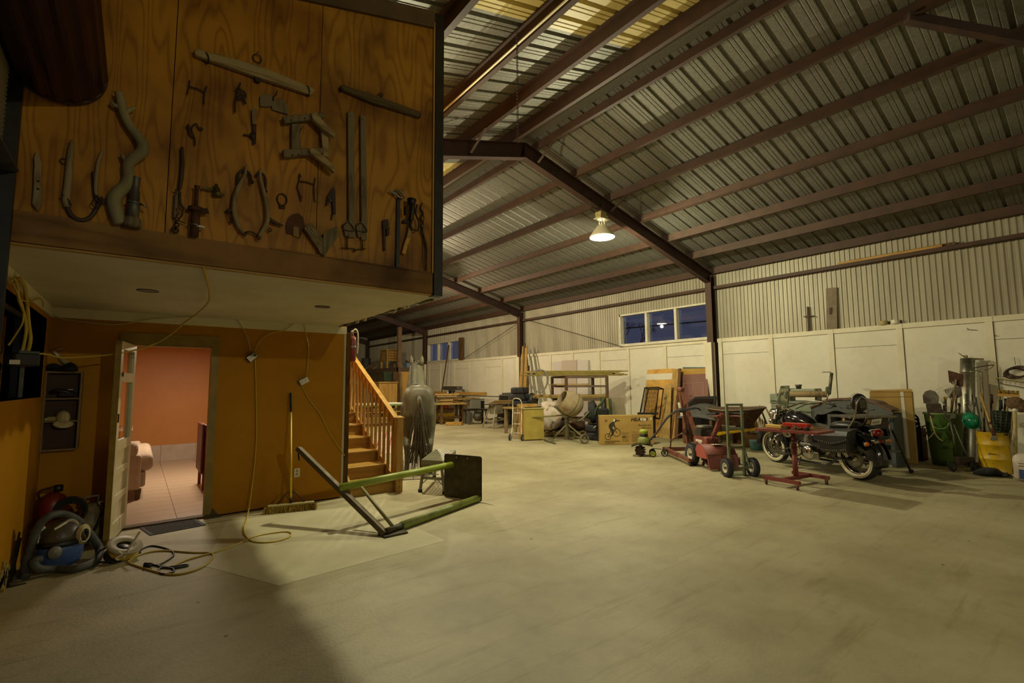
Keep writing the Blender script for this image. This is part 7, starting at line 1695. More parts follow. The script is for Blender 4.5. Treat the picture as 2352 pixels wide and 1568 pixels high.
MB().grid(lambda u, v: at(2235+80*u, 1062+26*v+6*u, Z=.02+.09*math.sin(PI*u)*math.sin(PI*v)*(1.3-u)+.015*math.sin(9*u+5*v)), 18, 8).build('cloth', mat('dark_cloth', '#1d2020', .9, 0, '#121413', 9, 4), q, **U, solid=.02)
for k in range(3): MB().tube([at(2255+6*k, 1086+k, Z=.02), at(2320+4*k, 1090+2*k, Z=.02)], .008, 6).build('rod', MATS['iron'], q, **U)
# on the wall: coiled hose and rack of hooks
q = thing('coiled_air_hose', 'coiled brown air hose hung on the white wall', 'hose', at(2335, 858, X=12.80))
c = at(2338, 856, X=12.78); mb = MB()
for k in range(6): mb.tube(arc(c+V(-.006*k, .01*(k % 3), .012*(k % 2)), (0, -1, .08*(k-2)), (0, .0, 1), .125+.008*k, 0, 2*PI, 26, .07+.007*k), .010, 6, close=False)
mb.build('coil', mat('hose_brown', '#3f2a1c', .6), q, **U); MB().tube([at(2330, 820, X=12.8), at(2332, 838, X=12.79)], .004, 5).build('hanger_wire', MATS['iron'], q, **U); MB().tube(smooth([c+V(0, .10, -.02), c+V(0, .15, -.05), c+V(0, .2, -.07)], 4), .013, 6).build('hose_end', mat('hose_brown', '#3f2a1c'), q, **U)
q = thing('hay_rake', 'long rake head hung level on the white wall', 'rake', at(2320, 872, X=12.80)); a, b = at(2291, 868, X=12.8), at(2352, 877, X=12.8); b = a+(b-a)*1.6
MB().tube([a, b], .012, 7).build('bar', MATS['khaki'], q, **U)
for k in range(9): p = a.lerp(b, (k+.5)/9); MB().tube(smooth([p, p+V(-.02, -.02, -.05), p+V(-.06, -.02, -.06)], 3), .005, 5).build('tooth', MATS['khaki'], q, **U)
MB().tube(smooth([a, at(2298, 880, X=12.79), at(2330, 886, X=12.79), b+V(0, 0, -.12)], 5), .006, 6).build('bow', MATS['iron'], q, **U)
for k, (x, y, L) in enumerate(((2222, 757, 22), (2275, 770, 16), (2262, 745, 10))):
    q = thing('wall_hook', ['long nail hook high on the white panel above duct', 'short nail hook on white panel beside batten', 'tiny nail hook near top rail above the duct'][k], 'hook', at(x, y, X=12.835)); MB().tube([at(x, y-4, X=12.835), at(x, y, X=12.82), at(x+L, y+1, X=12.82)], .005, 5).build('hook', MATS['iron'], q, **U)
# on the ledge of the wall: cross, board, two tape rolls; lumber on the girt
LZ = 2.791
q = thing('iron_cross', 'small iron cross standing on the white wall ledge', 'cross', at(1858, 757, X=12.84)); a = at(1858, 762, X=12.84); a.z = LZ; b = at(1855, 704, X=12.86); MB().bar(a, b, .04, .02, (1, 0, 0)).build('upright', MATS['iron'], q, **U); c1, c2 = at(1846, 727, X=12.85), at(1870, 725, X=12.85); MB().bar(c1, c2, .02, .03, (1, 0, 0)).build('arm', MATS['iron'], q, **U); MB().lathe([(.05, 0), (.05, .008)], a, (0, 0, 1), 14).build('base', MATS['iron'], q, **U)
q = thing('ledge_board', 'short grey board leaning upright on the wall ledge', 'board', at(1910, 755, X=12.84)); a = at(1911, 756, X=12.845); a.z = LZ+.005; MB().bar(a, at(1910, 661, X=12.885), .22, .03, (1, 0, 0)).build('board', mat('grey_board', '#7d705a', .8, 0, '#6d614c', 8, 4), q, **U); MB().bar(at(1908, 706, X=12.84), at(1908, 722, X=12.84), .05, .01, (1, 0, 0)).build('slot', MATS['iron'], q, **U)
for k, (x, lb, mm) in enumerate(((2029, 'yellowish tape roll on the wall ledge', 'khaki'), (2057, 'whitish tape roll on the wall ledge', 'white_metal'))):
    a = at(x, 745, X=12.85); q = thing('tape_roll', lb, 'tape roll', V(12.85, a.y, LZ)); MB().lathe([(.04, 0), (.078, 0), (.08, .005), (.08, .085), (.078, .09), (.04, .09), (.04, 0)], n=20, cap=False).build('roll', MATS[mm], q)
for k, (x0, y0, x1, y1, lb) in enumerate(((1926, 609, 2165, 566, 'long yellow lumber strip lying on the wall girt'), (1950, 603, 2195, 560, 'long brown lumber strip lying on wall girt behind yellow one'))):
    a, b = at(x0, y0, X=12.80), at(x1, y1, X=12.80); a.z = b.z = 4.30+.0; a.x = b.x = 12.77+.06*k; q = one('lumber_strip', MB().bar(a, b, .045, .06+.04*k), MATS['pine_y'] if not k else MATS['dark_wood'], lb, 'lumber')

# ================================================================ middle: rack, mixer, sheets against the wall
U = dict(world=True)
def ground(x, y): return at(x, y)
def Z(p, z): return V(p.x, p.y, z)
def pz(x, y, base):
    """height above the floor point `base` seen at pixel row y (same horizontal distance as base)"""
    d = ray(x, y); h = math.hypot(base.x, base.y)/math.hypot(d.x, d.y); return H+d.z*h
def over(x, y, base): return V(*(ray(x, y)*(math.hypot(base.x, base.y)/math.hypot(ray(x, y).x, ray(x, y).y))+V(0, 0, H)))
# ---- lumber rack
rk = thing('lumber_rack', 'brown steel lumber storage rack behind the cement mixer', 'rack', (11, 10.4, 0))
f1, f2 = V(10.35, 10.5, 0), V(11.35, 9.75, 0); bk1, bk2 = V(10.55, 11.35, 0), V(11.65, 10.6, 0)
rs = mat('rack_brown', '#6b5540', .65, .1, '#5a4633', 8, 4)
for p in (f1, f2, bk1, bk2): MB().bar(p, Z(p, 1.78), .07, .07).build('post', rs, rk, **U)
for z in (1.76, 1.47, 1.07, .45):
    for a, b in ((f1, f2), (bk1, bk2), (f1, bk1), (f2, bk2)): MB().bar(Z(a, z), Z(b, z), .05, .06 if z > 1.2 else .09).build('beam', rs, rk, **U)
def lumber(group, label, z0, x0, x1, base, n, m_, seed, dy=.09, th=.022, w=.1, spread=.12, tilt=.02):
    r_ = random.Random(seed)
    for i in range(n):
        y = base+dy*(i % 4); z = z0+th*1.15*(i//4)+.001
        u0 = (f2-f1).normalized(); v0 = V(-u0.y, u0.x, 0)
        a = f1+u0*(x0+r_.uniform(-spread, spread))+v0*y; b = f1+u0*(x1+r_.uniform(-spread, spread))+v0*(y+r_.uniform(-tilt, tilt))
        one('lumber_board', MB().bar(Z(a, z+th/2), Z(b, z+th/2), w*.82, th), MATS[m_[i % len(m_)]], label.format({'olive_board': 'olive', 'tan_board': 'tan', 'pine_x': 'pale pine'}[m_[i % len(m_)]]), 'board', group)
wood('olive_board', '#8d7c3f', '#75662f', 0, 4, 8, .7); wood('tan_board', '#a98c52', '#8f733e', 0, 4, 8, .7)
lumber('boards on top of the rack', 'long {} board lying on top of the lumber rack', 1.80, -1.1, 1.7, .05, 16, ('olive_board', 'tan_board'), 1, .2, .034, .18, .28)
lumber('boards on the middle shelf', 'short {} board on the middle shelf of lumber rack', 1.505, -.4, .65, .1, 6, ('tan_board', 'olive_board'), 2, .15, .022, .14, .12)
lumber('boards on the lower shelf', 'thick {} board stacked on lower shelf of lumber rack', 1.12, -.8, 1.2, .08, 8, ('olive_board', 'tan_board', 'pine_x'), 3, .18, .04, .17, .2)
# hose loops over the left board ends
hl = f1+(f2-f1).normalized()*-.75+V(-.1, -.05, 0)
q = thing('cable_loops', 'grey cable loops hung over the rack board ends', 'cable', Z(hl, 1.2))
hb0 = V(9.75, 10.9, 0)
def ov(x, y, b=hb0): return over(x, y, b)
for k, o_ in enumerate((0, 2, 4)):
    MB().tube(smooth([ov(1216+o_, 861), ov(1228, 851+o_*.4), ov(1246+o_*.5, 849+o_*.3), ov(1255+o_, 862), ov(1256+o_*.6, 878), ov(1250+o_*.4, 893), ov(1240, 900+o_*.4), ov(1228-o_*.6, 894), ov(1219-o_*.6, 880), ov(1214+o_*.3, 862)], 5), .016, 6).build('loop', MATS['grey_plastic'], q, **U)
MB().tube(smooth([ov(1256, 865), ov(1262, 890), ov(1266, 915), ov(1266, 930), ov(1258, 943), ov(1248, 945), ov(1240, 938), ov(1239, 915), ov(1242, 880), ov(1248, 858)], 5), .011, 6).build('tail', MATS['grey_plastic'], q, **U)
# ---- pallet with sacks
pl_ = thing('wood_pallet', 'weathered wooden pallet under the white sacks', 'pallet', (10.0, 10.3, 0))
pu = V(.79, -.61, 0); pv = V(.61, .79, 0); p0 = V(9.38, 10.62, 0)
for i in range(3): a = p0+pv*(.06+.5*i); MB().bar(Z(a, .095), Z(a+pu*1.45, .095), .05, .10).build('runner', MATS['old_wood'], pl_, **U)
for i in range(9): a = p0+pu*(.05+.17*i)-pv*.02; MB().bar(Z(a, .156), Z(a+pv*1.12, .156), .11, .02).build('deck_slat', MATS['old_wood'], pl_, **U)
for i in range(3): a = p0+pu*(.08+.65*i)-pv*.02; MB().bar(Z(a, .034), Z(a+pv*1.12, .034), .1, .02).build('base_slat', MATS['old_wood'], pl_, **U)
def sack(name, label, c, r, m_, seed, cat='sack', par=None, k=.22):
    r_ = random.Random(seed); ph = [r_.uniform(0, 6) for _ in range(6)]
    def fn(u, v):
        a = 2*PI*u; b = PI*v; n = 1+k*.5*math.sin(3*a+ph[0]+2*b)+k*.3*math.sin(5*a+ph[1])*math.sin(3*b+ph[2])+k*.2*math.sin(9*a+4*b+ph[3])
        return V(c[0]+r[0]*n*math.cos(a)*math.sin(b)**.7, c[1]+r[1]*n*math.sin(a)*math.sin(b)**.7, c[2]+r[2]*(1-math.cos(b))/1.0)
    q = thing(name, label, cat, c); MB().grid(fn, 28, 14).build('sack_body', m_, q, **U); return q
q = sack('bulk_sack', 'large crumpled white bulk sack on the pallet', (9.72, 10.62, .17), (.3, .34, .36), MATS['white_bag'], 4, k=.4)
MB().tube(smooth([(9.55, 10.5, .8), (9.6, 10.5, .92), (9.72, 10.55, .9), (9.8, 10.55, .8)], 4), .03, 6).build('tied_top', MATS['white_bag'], q, **U)
q = sack('bulk_sack', 'upper white sack slumped on the large bulk sack', (9.85, 10.72, .78), (.22, .24, .13), MATS['white_bag'], 9, k=.4); MB().ball((9.85, 10.7, 1.05), (.08, .08, .04), 10, 6).build('knot', MATS['white_bag'], q, **U)
q = sack('brown_duffel', 'brown leather duffel bag slumped on the pallet', (10.38, 10.12, .17), (.34, .22, .13), MATS['brown_cloth'], 12, 'bag'); MB().tube(smooth([(10.2, 10.0, .40), (10.35, 9.95, .5), (10.5, 9.9, .40)], 5), .014, 6).build('handle', MATS['leather'], q, **U)
q = sack('brown_tarp', 'dark brown folded tarpaulin stuffed under the rack', (10.25, 10.75, .17), (.3, .3, .16), MATS['dark_hall'], 13, 'tarpaulin'); MB().ball((10.25, 10.7, .50), (.22, .2, .03), 12, 6).build('fold', MATS['dark_hall'], q, **U)
q = sack('white_cloth_bundle', 'white cloth bundle lying behind the duffel bag', (10.65, 10.25, .17), (.2, .2, .13), MATS['white_bag'], 15, 'bundle'); MB().ball((10.65, 10.2, .44), (.1, .1, .03), 10, 6).build('fold', MATS['white_bag'], q, **U)
# ---- cement mixer
cm = thing('cement_mixer', 'dusty grey portable cement mixer with tilted drum', 'cement mixer', (9.45, 9.35, 0))
mp = V(9.5, 9.45, 0)
dc = over(1311, 927, mp); axd = V(-.80, .28, .52).normalized()
MB().lathe([(0, -.30), (.20, -.29), (.29, -.22), (.335, -.10), (.335, .06), (.30, .18), (.235, .31), (.22, .315), (.215, .31), (.28, .17), (.315, .05), (.315, -.08), (.2, -.25), (0, -.26)], dc, axd, 30, cap=False).build('drum', MATS['mixer_drum'], cm, **U)
MB().torus(dc+axd*.31, axd, .228, .014, 30, 8).build('mouth_ring', MATS['mixer_drum'], cm, **U); MB().torus(dc-axd*.02, axd, .337, .013, 34, 6).build('gear_ring', MATS['mixer_frame'], cm, **U)
for s in (1, -1): MB().bar(dc+axd*.05+V(0, .18*s, .0), dc-axd*.12+V(0, .1*s, 0), .04, .22, axd).build('paddle', MATS['mixer_frame'], cm, **U)
mf = MATS['mixer_frame']; yk = over(1302, 957, mp)
MB().tube(smooth([yk, over(1330, 966, mp), over(1345, 945, mp)-V(-.15, 0, 0)], 5), .03, 8).build('yoke_arm', mf, cm, **U); MB().tube(smooth([yk, over(1290, 948, mp), over(1278, 935, mp)], 4), .028, 8).build('yoke_arm', mf, cm, **U)
MB().box(yk, (.16, .14, .08)).build('yoke_block', mf, cm, **U, bevel=.012); MB().bar(over(1303, 1003, mp), yk, .09, .09).build('stand_post', mf, cm, **U)
ap = over(1303, 973, mp); L1 = at(1270, 1012)+V(0, 0, .05)
MB().tube([ap, L1], .026, 8).build('front_leg', mf, cm, **U)
fa, fb = at(1250, 1012), at(1275, 1020); MB().tube([Z(fa, .022), Z(fb, .022)], .022, 8).build('foot_bar', mf, cm, **U)
for k in range(3): MB().tube([L1+V(0, 0, .03), Z(fa.lerp(fb, .25+.3*k), .03)], .012, 6).build('foot_stay', mf, cm, **U)
w1, w2 = at(1343, 1019), at(1315, 1011)+V(.05, .1, 0); axw_ = (w1-w2).normalized()
for p in (w1, w2): wheel(cm, (p.x-9.45, p.y-9.35, .125), (axw_.x, axw_.y, 0), .125, .05, 'mixer_frame', 'mixer_frame', 6, hubr=.78)
MB().tube([Z(w1, .125), Z(w2, .125)], .018, 8).build('axle', mf, cm, **U)
for p in (w1, w2): MB().tube([ap, Z(p, .13)], .022, 8).build('rear_leg', mf, cm, **U)
MB().tube([over(1297, 953, mp), over(1209, 959, mp)+V(-.1, .0, 0)], .022, 8).build('tilt_handle', mat('pole_olive', '#7f7440', .6), cm, **U)
MB().lathe([(.09, -.12), (.10, -.08), (.10, .08), (.07, .12)], over(1345, 955, mp)+V(.25, .1, 0), (1, .2, -.2), 14).build('motor', MATS['dark_green'], cm, **U)
# ---- olive cabinet with white hand truck and things on top
cb0, cb1 = V(8.43, 10.25, 0), V(8.98, 10.02, 0); cu = (cb1-cb0).normalized(); cv = V(-cu.y, cu.x, 0)
oc = thing('olive_cabinet', 'olive yellow wooden cabinet behind the white hand truck', 'cabinet', ((cb0+cb1)/2+cv*.25).to_tuple())
cbw = (cb1-cb0).length
def cbx(x0, x1, y0, y1, z0, z1, nm, m_, par=oc, **k): return MB().hexa([cb0+cu*x+cv*y+V(0, 0, z) for z in (z0, z1) for x, y in ((x0, y0), (x1, y0), (x1, y1), (x0, y1))]).build(nm, m_, par, world=True, **k)
oli = mat('cab_olive', '#a5933f', .55, 0, '#958438', 4, 4)
cbx(0, cbw, .0, .5, .02, .86, 'body', MATS['pine']); cbx(.01, cbw-.01, -.018, 0, .03, .85, 'door', oli); cbx(-.03, cbw+.03, -.04, .52, .86, .89, 'top', MATS['khaki'])
q = thing('pine_tray', 'orange pine tray on top of the olive cabinet', 'tray', cb0+cu*.1+cv*.25+V(0, 0, .891))
cbx(-.05, .5, .3, .45, .892, .99, 'front_board', MATS['pine_x'], q); cbx(-.05, .5, .45, .48, .892, .96, 'back_board', MATS['pine_x'], q)
q = thing('scrap_tools', 'dark hand tools scattered on top of olive cabinet', 'tools', cb0+cu*.3+cv*.15+V(0, 0, .891))
for i in range(4): a = cb0+cu*(.05+.12*i)+cv*(.05+.04*i)+V(0, 0, .905); MB().tube([a, a+cu*.16+cv*.03], .013, 6).build('tool', MATS['iron'], q, **U)
wt = thing('white_hand_truck', 'white tubular hand truck leaning on the olive cabinet', 'hand truck', (8.3, 10.35, 0))
wm_ = MATS['white_metal']; hb = V(8.33, 10.42, 0); hu_ = V(.55, -.84, 0)
def wpt(s, z, d): return hb+hu_*s+V(.45, .3, 0)*d+V(0, 0, z)
for s in (-.13, .13):
    MB().tube([wpt(s, .08, -.05), wpt(s, .9, .12)], .014, 8).build('rail', wm_, wt, **U)
    p = wpt(s*1.35, .09, -.12); wheel(wt, (p.x-8.3, p.y-10.35, .09), (hu_.x, hu_.y, 0), .09, .04, 'grey_plastic', 'black_rubber', 5, hubr=.7)
    MB().tube([wpt(s, .35, .0), wpt(s*1.2, .09, -.12)], .012, 6).build('strut', wm_, wt, **U)
MB().tube(smooth([wpt(.13, .88, .12), wpt(.13, 1.0, .12), wpt(.10, 1.12, .02), wpt(0, 1.16, -.08), wpt(-.10, 1.12, .02), wpt(-.13, 1.0, .12), wpt(-.13, .88, .12)], 5), .014, 8).build('loop_handle', wm_, wt, **U)
for z in (.2, .45, .75): MB().tube([wpt(-.13, z, .0+.1*z), wpt(.13, z, .0+.1*z)], .012, 6).build('crossbar', wm_, wt, **U)
MB().hexa([wpt(-.16, .0, .0), wpt(.16, .0, .0), wpt(.16, .0, .3), wpt(-.16, .0, .3), wpt(-.16, .01, .0), wpt(.16, .01, .0), wpt(.16, .01, .3), wpt(-.16, .01, .3)]).build('toe_plate', wm_, wt, **U)
# ---- tyres
def tyre_obj(label, c, ax, R=.31, w=.2, group=None):
    q = thing('car_tyre', label, 'tyre', c, group=group)
    MB().lathe([(R*.6, -w*.42), (R*.8, -w*.5), (R*.95, -w*.42), (R, -w*.2), (R, w*.2), (R*.95, w*.42), (R*.8, w*.5), (R*.6, w*.42), (R*.57, 0), (R*.6, -w*.42)], (0, 0, 0), ax, 30, cap=False).build('rubber', MATS['tyre'], q)
    for k in (-.25, 0, .25): MB().torus(Vector(ax).normalized()*k*w, ax, R*1.0, .006, 30, 5).build('tread_rib', MATS['black_rubber'], q)
    return q
tb0 = V(9.75, 11.9, 0)
q = thing('tyre_bench', 'low wooden bench carrying stacked tyres behind olive cabinet', 'bench', tb0)
MB().bx((-.55, -.3, .78), (.55, .3, .83)).build('top', MATS['tan_board'], q)
for x in (-.48, .48):
    for y in (-.24, .24): MB().bx((x-.04, y-.04, 0), (x+.04, y+.04, .78)).build('leg', MATS['old_wood'], q)
for k in range(3): tyre_obj(['lowest tyre of the stack on the wooden bench', 'middle tyre of the stack on the wooden bench', 'topmost tyre of the stack on the wooden bench'][k], tb0+V(-.1 if k else -.05, 0, .935+.205*k), (0, 0, 1), .29 if k else .32)
q = sack('grey_tarp_bundle', 'grey plastic bundle beside the topmost bench tyre', (10.15, 11.9, .83), (.2, .2, .2), mat('tarp_grey', '#4c4c42', .6), 31, 'bundle'); MB().ball((10.15, 11.9, 1.24), (.08, .08, .02), 8, 5).build('knot', MATS['grey_rubber'], q, **U)
tg = V(10.1, 9.1, 0)
for k in range(2): tyre_obj(['lower black tyre standing flat beside bike carton', 'second black tyre flat on the lower one beside bike carton'][k], tg+V(.05, .05, .105+.21*k), (0, 0, 1), .3)
tyre_obj('upright black tyre resting on the flat tyres by the rack', tg+V(.12, .2, .735), (.5, -.8, .1), .3, .19)
q = thing('black_bucket_seat', 'black moulded plastic seat with strap beside bike carton', 'seat', (10.0, 8.75, 0))
sb_ = V(9.95, 8.72, 0)
MB().hexa([sb_+V(-.12, .12, .0), sb_+V(.12, -.12, .0), sb_+V(.3, .05, .0), sb_+V(.05, .3, .0), sb_+V(-.12, .12, .9), sb_+V(.12, -.12, .9), sb_+V(.3, .05, .8), sb_+V(.05, .3, .8)]).build('shell', MATS['black_plastic'], q, **U, bevel=.05, seg=3); MB().tube(smooth([over(1366, 953, sb_), over(1370, 938, sb_), over(1382, 925, sb_), over(1388, 915, sb_)], 5), .035, 8).build('strap', MATS['dark_green'], q, **U); MB().cyl(over(1361, 985, sb_), over(1370, 978, sb_), .03, 10).build('buckle', MATS['steel'], q, **U)
# ---- panels behind the bike carton
pb = V(10.75, 8.75, 0)
def slab(name, label, cat, pts, base, th, m_, away=(.6, .5, 0)):
    P = [over(x, y, base) for x, y in pts]; q = thing(name, label, cat, Z(sum(P, V(0, 0, 0))/len(P), 0)); MB().prism(P, Vector(away).normalized()*th).build('panel', m_, q, **U, bevel=.004); return q
slab('grey_board', 'grey board with dark edge leaning behind bike carton', 'board', [(1399, 912), (1432, 912), (1447, 1009), (1400, 1009)], pb, .03, mat('grey_panel', '#8a7d62', .7, 0, '#7c7057', 4, 4))
for k, (x, mm) in enumerate(((1378, 'dark_green'), (1386, 'black_plastic'), (1392, 'olive_board'), (1397, 'dark_green'))):
    slab('shutter_leaf', ['dark green shutter slat nearest the black plastic seat', 'black shutter slat next to the green one', 'tan edged shutter slat in the leaning bundle', 'dark green shutter slat against the grey board'][k], 'slat', [(x, 912+k), (x+7, 912+k), (x+15, 1003), (x+6, 1003)], V(10.5-.02*k, 8.75+.02*k, 0), .04, MATS[mm])
# ---- sheets leaning on the white wall
def lean(name, label, cat, px, Xb, Xt, th, m_, zt=None):
    (x0, y0), (x1, y1), (x2, y2), (x3, y3) = px     # top-left, top-right, bottom-right, bottom-left
    a, b = at(x0, y0, X=Xt), at(x1, y1, X=Xt); c, d = at(x2, y2, X=Xb), at(x3, y3, X=Xb); c.z = d.z = .003
    q = thing(name, label, cat, (c+d)/2); n = (b-a).cross(d-a).normalized()
    if n.x < 0: n = -n
    MB().hexa([d, c, c+n*th, d+n*th, a, b, b+n*th, a+n*th]).build('sheet', m_, q, **U); return q, a, b, c, d, n
sp_ = MATS['sheet_ply']
lean('blue_board', 'blue green board leaning on white wall behind brown door', 'board', ((1568, 843), (1638, 843), (1646, 995), (1575, 995)), 12.45, 12.80, .02, mat('blue_board', '#3f5a58', .6, 0, '#365050', 3, 3))
lean('yellow_ply', 'yellow plywood sheet leaning behind the brown door', 'plywood', ((1555, 847), (1627, 845), (1635, 998), (1548, 1000)), 12.33, 12.73, .02, mat('yellow_ply', '#b58f35', .6, 0, '#a17d2c', 3, 3))
q, a, b, c, d, n = lean('brown_door', 'dusty brown panelled door leaning against the wall', 'door', ((1563, 860), (1624, 858), (1632, 1000), (1558, 1003)), 12.2, 12.62, .035, MATS['brown_door'])
for f0, f1_ in ((.35, .95), ): pass
def onp(u, v, o=-.004): return a.lerp(b, u).lerp(d.lerp(c, u), v)+n*o
mb = MB()
for (u0, v0), (u1, v1) in (((.12, .14), (.86, .14)), ((.86, .14), (.86, .38)), ((.86, .38), (.12, .38)), ((.12, .38), (.12, .14)), ((.5, .14), (.5, .38))): mb.bar(onp(u0, v0), onp(u1, v1), .012, .008, n)
mb.build('moulding', mat('door_line', '#9a7565', .6), q, **U)
q, a, b, c, d, n = lean('plywood_sheet', 'large plywood sheet with white painted band on the wall', 'plywood', ((1487, 849), (1548, 846), (1530, 1012), (1472, 1003)), 12.05, 12.66, .018, sp_)
MB().hexa([onp(.0, .07), onp(.99, .07), onp(.99, .07, .001), onp(.0, .07, .001), onp(0, .165), onp(.99, .165), onp(.99, .165, .001), onp(0, .165, .001)]).build('white_band', MATS['paper'], q, **U)
for k in range(4):
    lean('plywood_edge_sheet', ['plywood sheet edge just right of the banded sheet', 'second narrow sheet edge from the banded sheet', 'third narrow sheet edge from the banded sheet', 'outermost dark edged sheet before the brown door'][k], 'plywood', ((1546+4*k, 848-.5*k), (1552+4*k, 847-.5*k), (1533+8*k, 1012+k), (1525+8*k, 1011+k)), 11.95-.03*k, 12.6-.02*k, .02, MATS[('pine', 'tan_board', 'pine', 'dark_wood')[k]])
for k in range(3):
    lean('plywood_offcut', ['short plywood offcut leaning low on the banded sheet', 'middle short plywood offcut in the leaning row', 'tallest short plywood offcut in the leaning row'][k], 'plywood', ((1528+4*k, 884-2*k), (1534+4*k, 884-2*k), (1524+7*k, 1013), (1517+7*k, 1013)), 11.85-.04*k, 12.3-.04*k, .018, MATS['tan_board'])
# mesh ramp
mb0 = V(11.35, 8.75, 0)
q = thing('mesh_carrier', 'black expanded mesh cargo carrier leaning by plywood sheets', 'cargo carrier', mb0)
A = [over(1481, 890, mb0), over(1513, 889, mb0), over(1505, 958, mb0), over(1468, 960, mb0)]; B = [p+V(.25, .1, 0)+V(0, -.05, 0) for p in A]; B[0] = over(1484, 893, mb0)+V(.1, .0, 0); B[1] = over(1519, 893, mb0)+V(.1, -.0, 0); B[2] = over(1510, 962, mb0)+V(.1, 0, 0)
for L_ in (A, B):
    for i in range(4): MB().tube([L_[i], L_[(i+1) % 4]], .018, 6).build('frame_bar', MATS['mesh_black'], q, **U)
for i in range(4): MB().tube([A[i], B[i]], .014, 6).build('frame_strut', MATS['mesh_black'], q, **U)
mb = MB()
for k in range(1, 14): f = k/14; mb.tube([A[0].lerp(A[1], f), A[3].lerp(A[2], max(0, f-.25))], .004, 4, cap=False); mb.tube([A[0].lerp(A[1], f), A[3].lerp(A[2], min(1, f+.25))], .004, 4, cap=False)
for k in range(1, 24): f = k/24; mb.tube([A[0].lerp(A[3], f), A[1].lerp(A[2], f)], .0035, 4, cap=False)
o = mb.build('mesh', MATS['mesh_black'], q, **U); o['kind'] = 'stuff'
MB().bar(over(1469, 949, mb0)-V(.1, 0, 0), over(1517, 949, mb0)-V(.1, 0, 0), .05, .06).build('hitch_beam', MATS['mesh_black'], q, **U)
for x0, x1 in ((1470, 1462), (1503, 1503)): p = over(x1, 1005, mb0); MB().bar(over(x0, 955, mb0), Z(p, .01), .05, .05).build('leg', MATS['mesh_black'], q, **U)
for k in range(3): p = V(10.2+.1*k, 6.55-.12*k, .0); one('floor_plank', MB().bar(p+V(0, 0, .015+.032*k), p+V(.7, -.35, .015+.032*k), .14, .03), MATS['tan_board'], 'short plank in the low stack behind engine hoist', 'plank', 'planks stacked behind the hoist')
# pale insulation sheets behind the rack
for k, (px, mm) in enumerate((((( 1270, 831), (1290, 829), (1290, 990), (1268, 990)), '#c2bab0'), (((1290, 828), (1325, 826), (1322, 992), (1286, 992)), '#b5a596'), (((1326, 827), (1351, 826), (1350, 992), (1324, 992)), '#c4bdb4'))):
    lean('insulation_sheet', ['pale grey insulation sheet on wall left of the rack middle', 'pinkish brown insulation sheet on wall behind the rack', 'whitish insulation sheet on wall right of the pinkish one'][k], 'insulation sheet', px, 12.6, 12.78, .02, mat('insul_%d' % k, mm, .6, 0, mm, 3, 3))
# ---- lumber leaning at the second column
r_ = random.Random(17)
for k in range(8):
    x0 = 1190+3.0*k+r_.uniform(-1, 1); yt = r_.uniform(785, 820) if k < 6 else 840; xt = 1199+2.2*k
    a = at(xt, yt, X=12.55-.03*k); b = at(x0, 968, X=11.95-.05*k); b.z = .003
    one('leaning_lumber', MB().bar(b, a, .07, .035, (1, 0, 0)), MATS[('pine', 'tan_board', 'old_wood', 'dark_wood')[k % 4]], 'long %s board in the bundle leaning on second wall column' % ('pale pine', 'tan', 'grey', 'dark brown')[k % 4], 'board', 'boards leaning on the second column')

# ================================================================ far workshop
def G3(x, y): return at(x, y)
# table saw with splayed legs
ts = thing('table_saw', 'white grey table saw on splayed steel legs', 'table saw', (10.4, 14.2, 0))
tc_ = V(10.45, 14.1, 0); gw_ = mat('saw_grey', '#9a937c', .5, .2, '#888168', 6, 4)
for x, y in ((1108, 982), (1132, 984), (1165, 977), (1142, 972)): p = G3(x, y); MB().bar(Z(p, .02), V(tc_.x+(p.x-tc_.x)*.55, tc_.y+(p.y-tc_.y)*.55, .78), .05, .05).build('leg', gw_, ts, **U)
fp = [G3(1108, 982), G3(1132, 984), G3(1165, 977), G3(1142, 972)]
md_ = [V(tc_.x+(p.x-tc_.x)*.86, tc_.y+(p.y-tc_.y)*.86, .25) for p in fp]; tp = [V(tc_.x+(p.x-tc_.x)*.56, tc_.y+(p.y-tc_.y)*.56, .48) for p in fp]
for i in range(4): MB().bar(md_[i], md_[(i+1) % 4], .04, .05).build('stretcher', gw_, ts, **U)
MB().hexa(tp+[Z(p, .80) for p in tp]).build('cabinet', gw_, ts, **U)
tt = [V(tc_.x+(p.x-tc_.x)*.9, tc_.y+(p.y-tc_.y)*.9, .80) for p in fp]; MB().hexa(tt+[Z(p, .84) for p in tt]).build('table', MATS['dull_steel'], ts, **U)
MB().lathe([(.08, -.14), (.1, -.1), (.1, .1), (.06, .14)], V(10.75, 14.0, .62), (1, -.4, 0), 16).build('motor', MATS['black_plastic'], ts, **U)
for k in range(5): one('scrap_board', MB().bar(V(10.15+.05*k, 14.3-.02*k, .853+.024*k), V(10.85+.03*k, 13.85, .853+.024*k), .12, .022), MATS[('tan_board', 'dark_wood')[k % 2]], 'thin %s board in the pile on the table saw' % ('tan', 'dark brown')[k % 2], 'board', 'boards on the table saw')
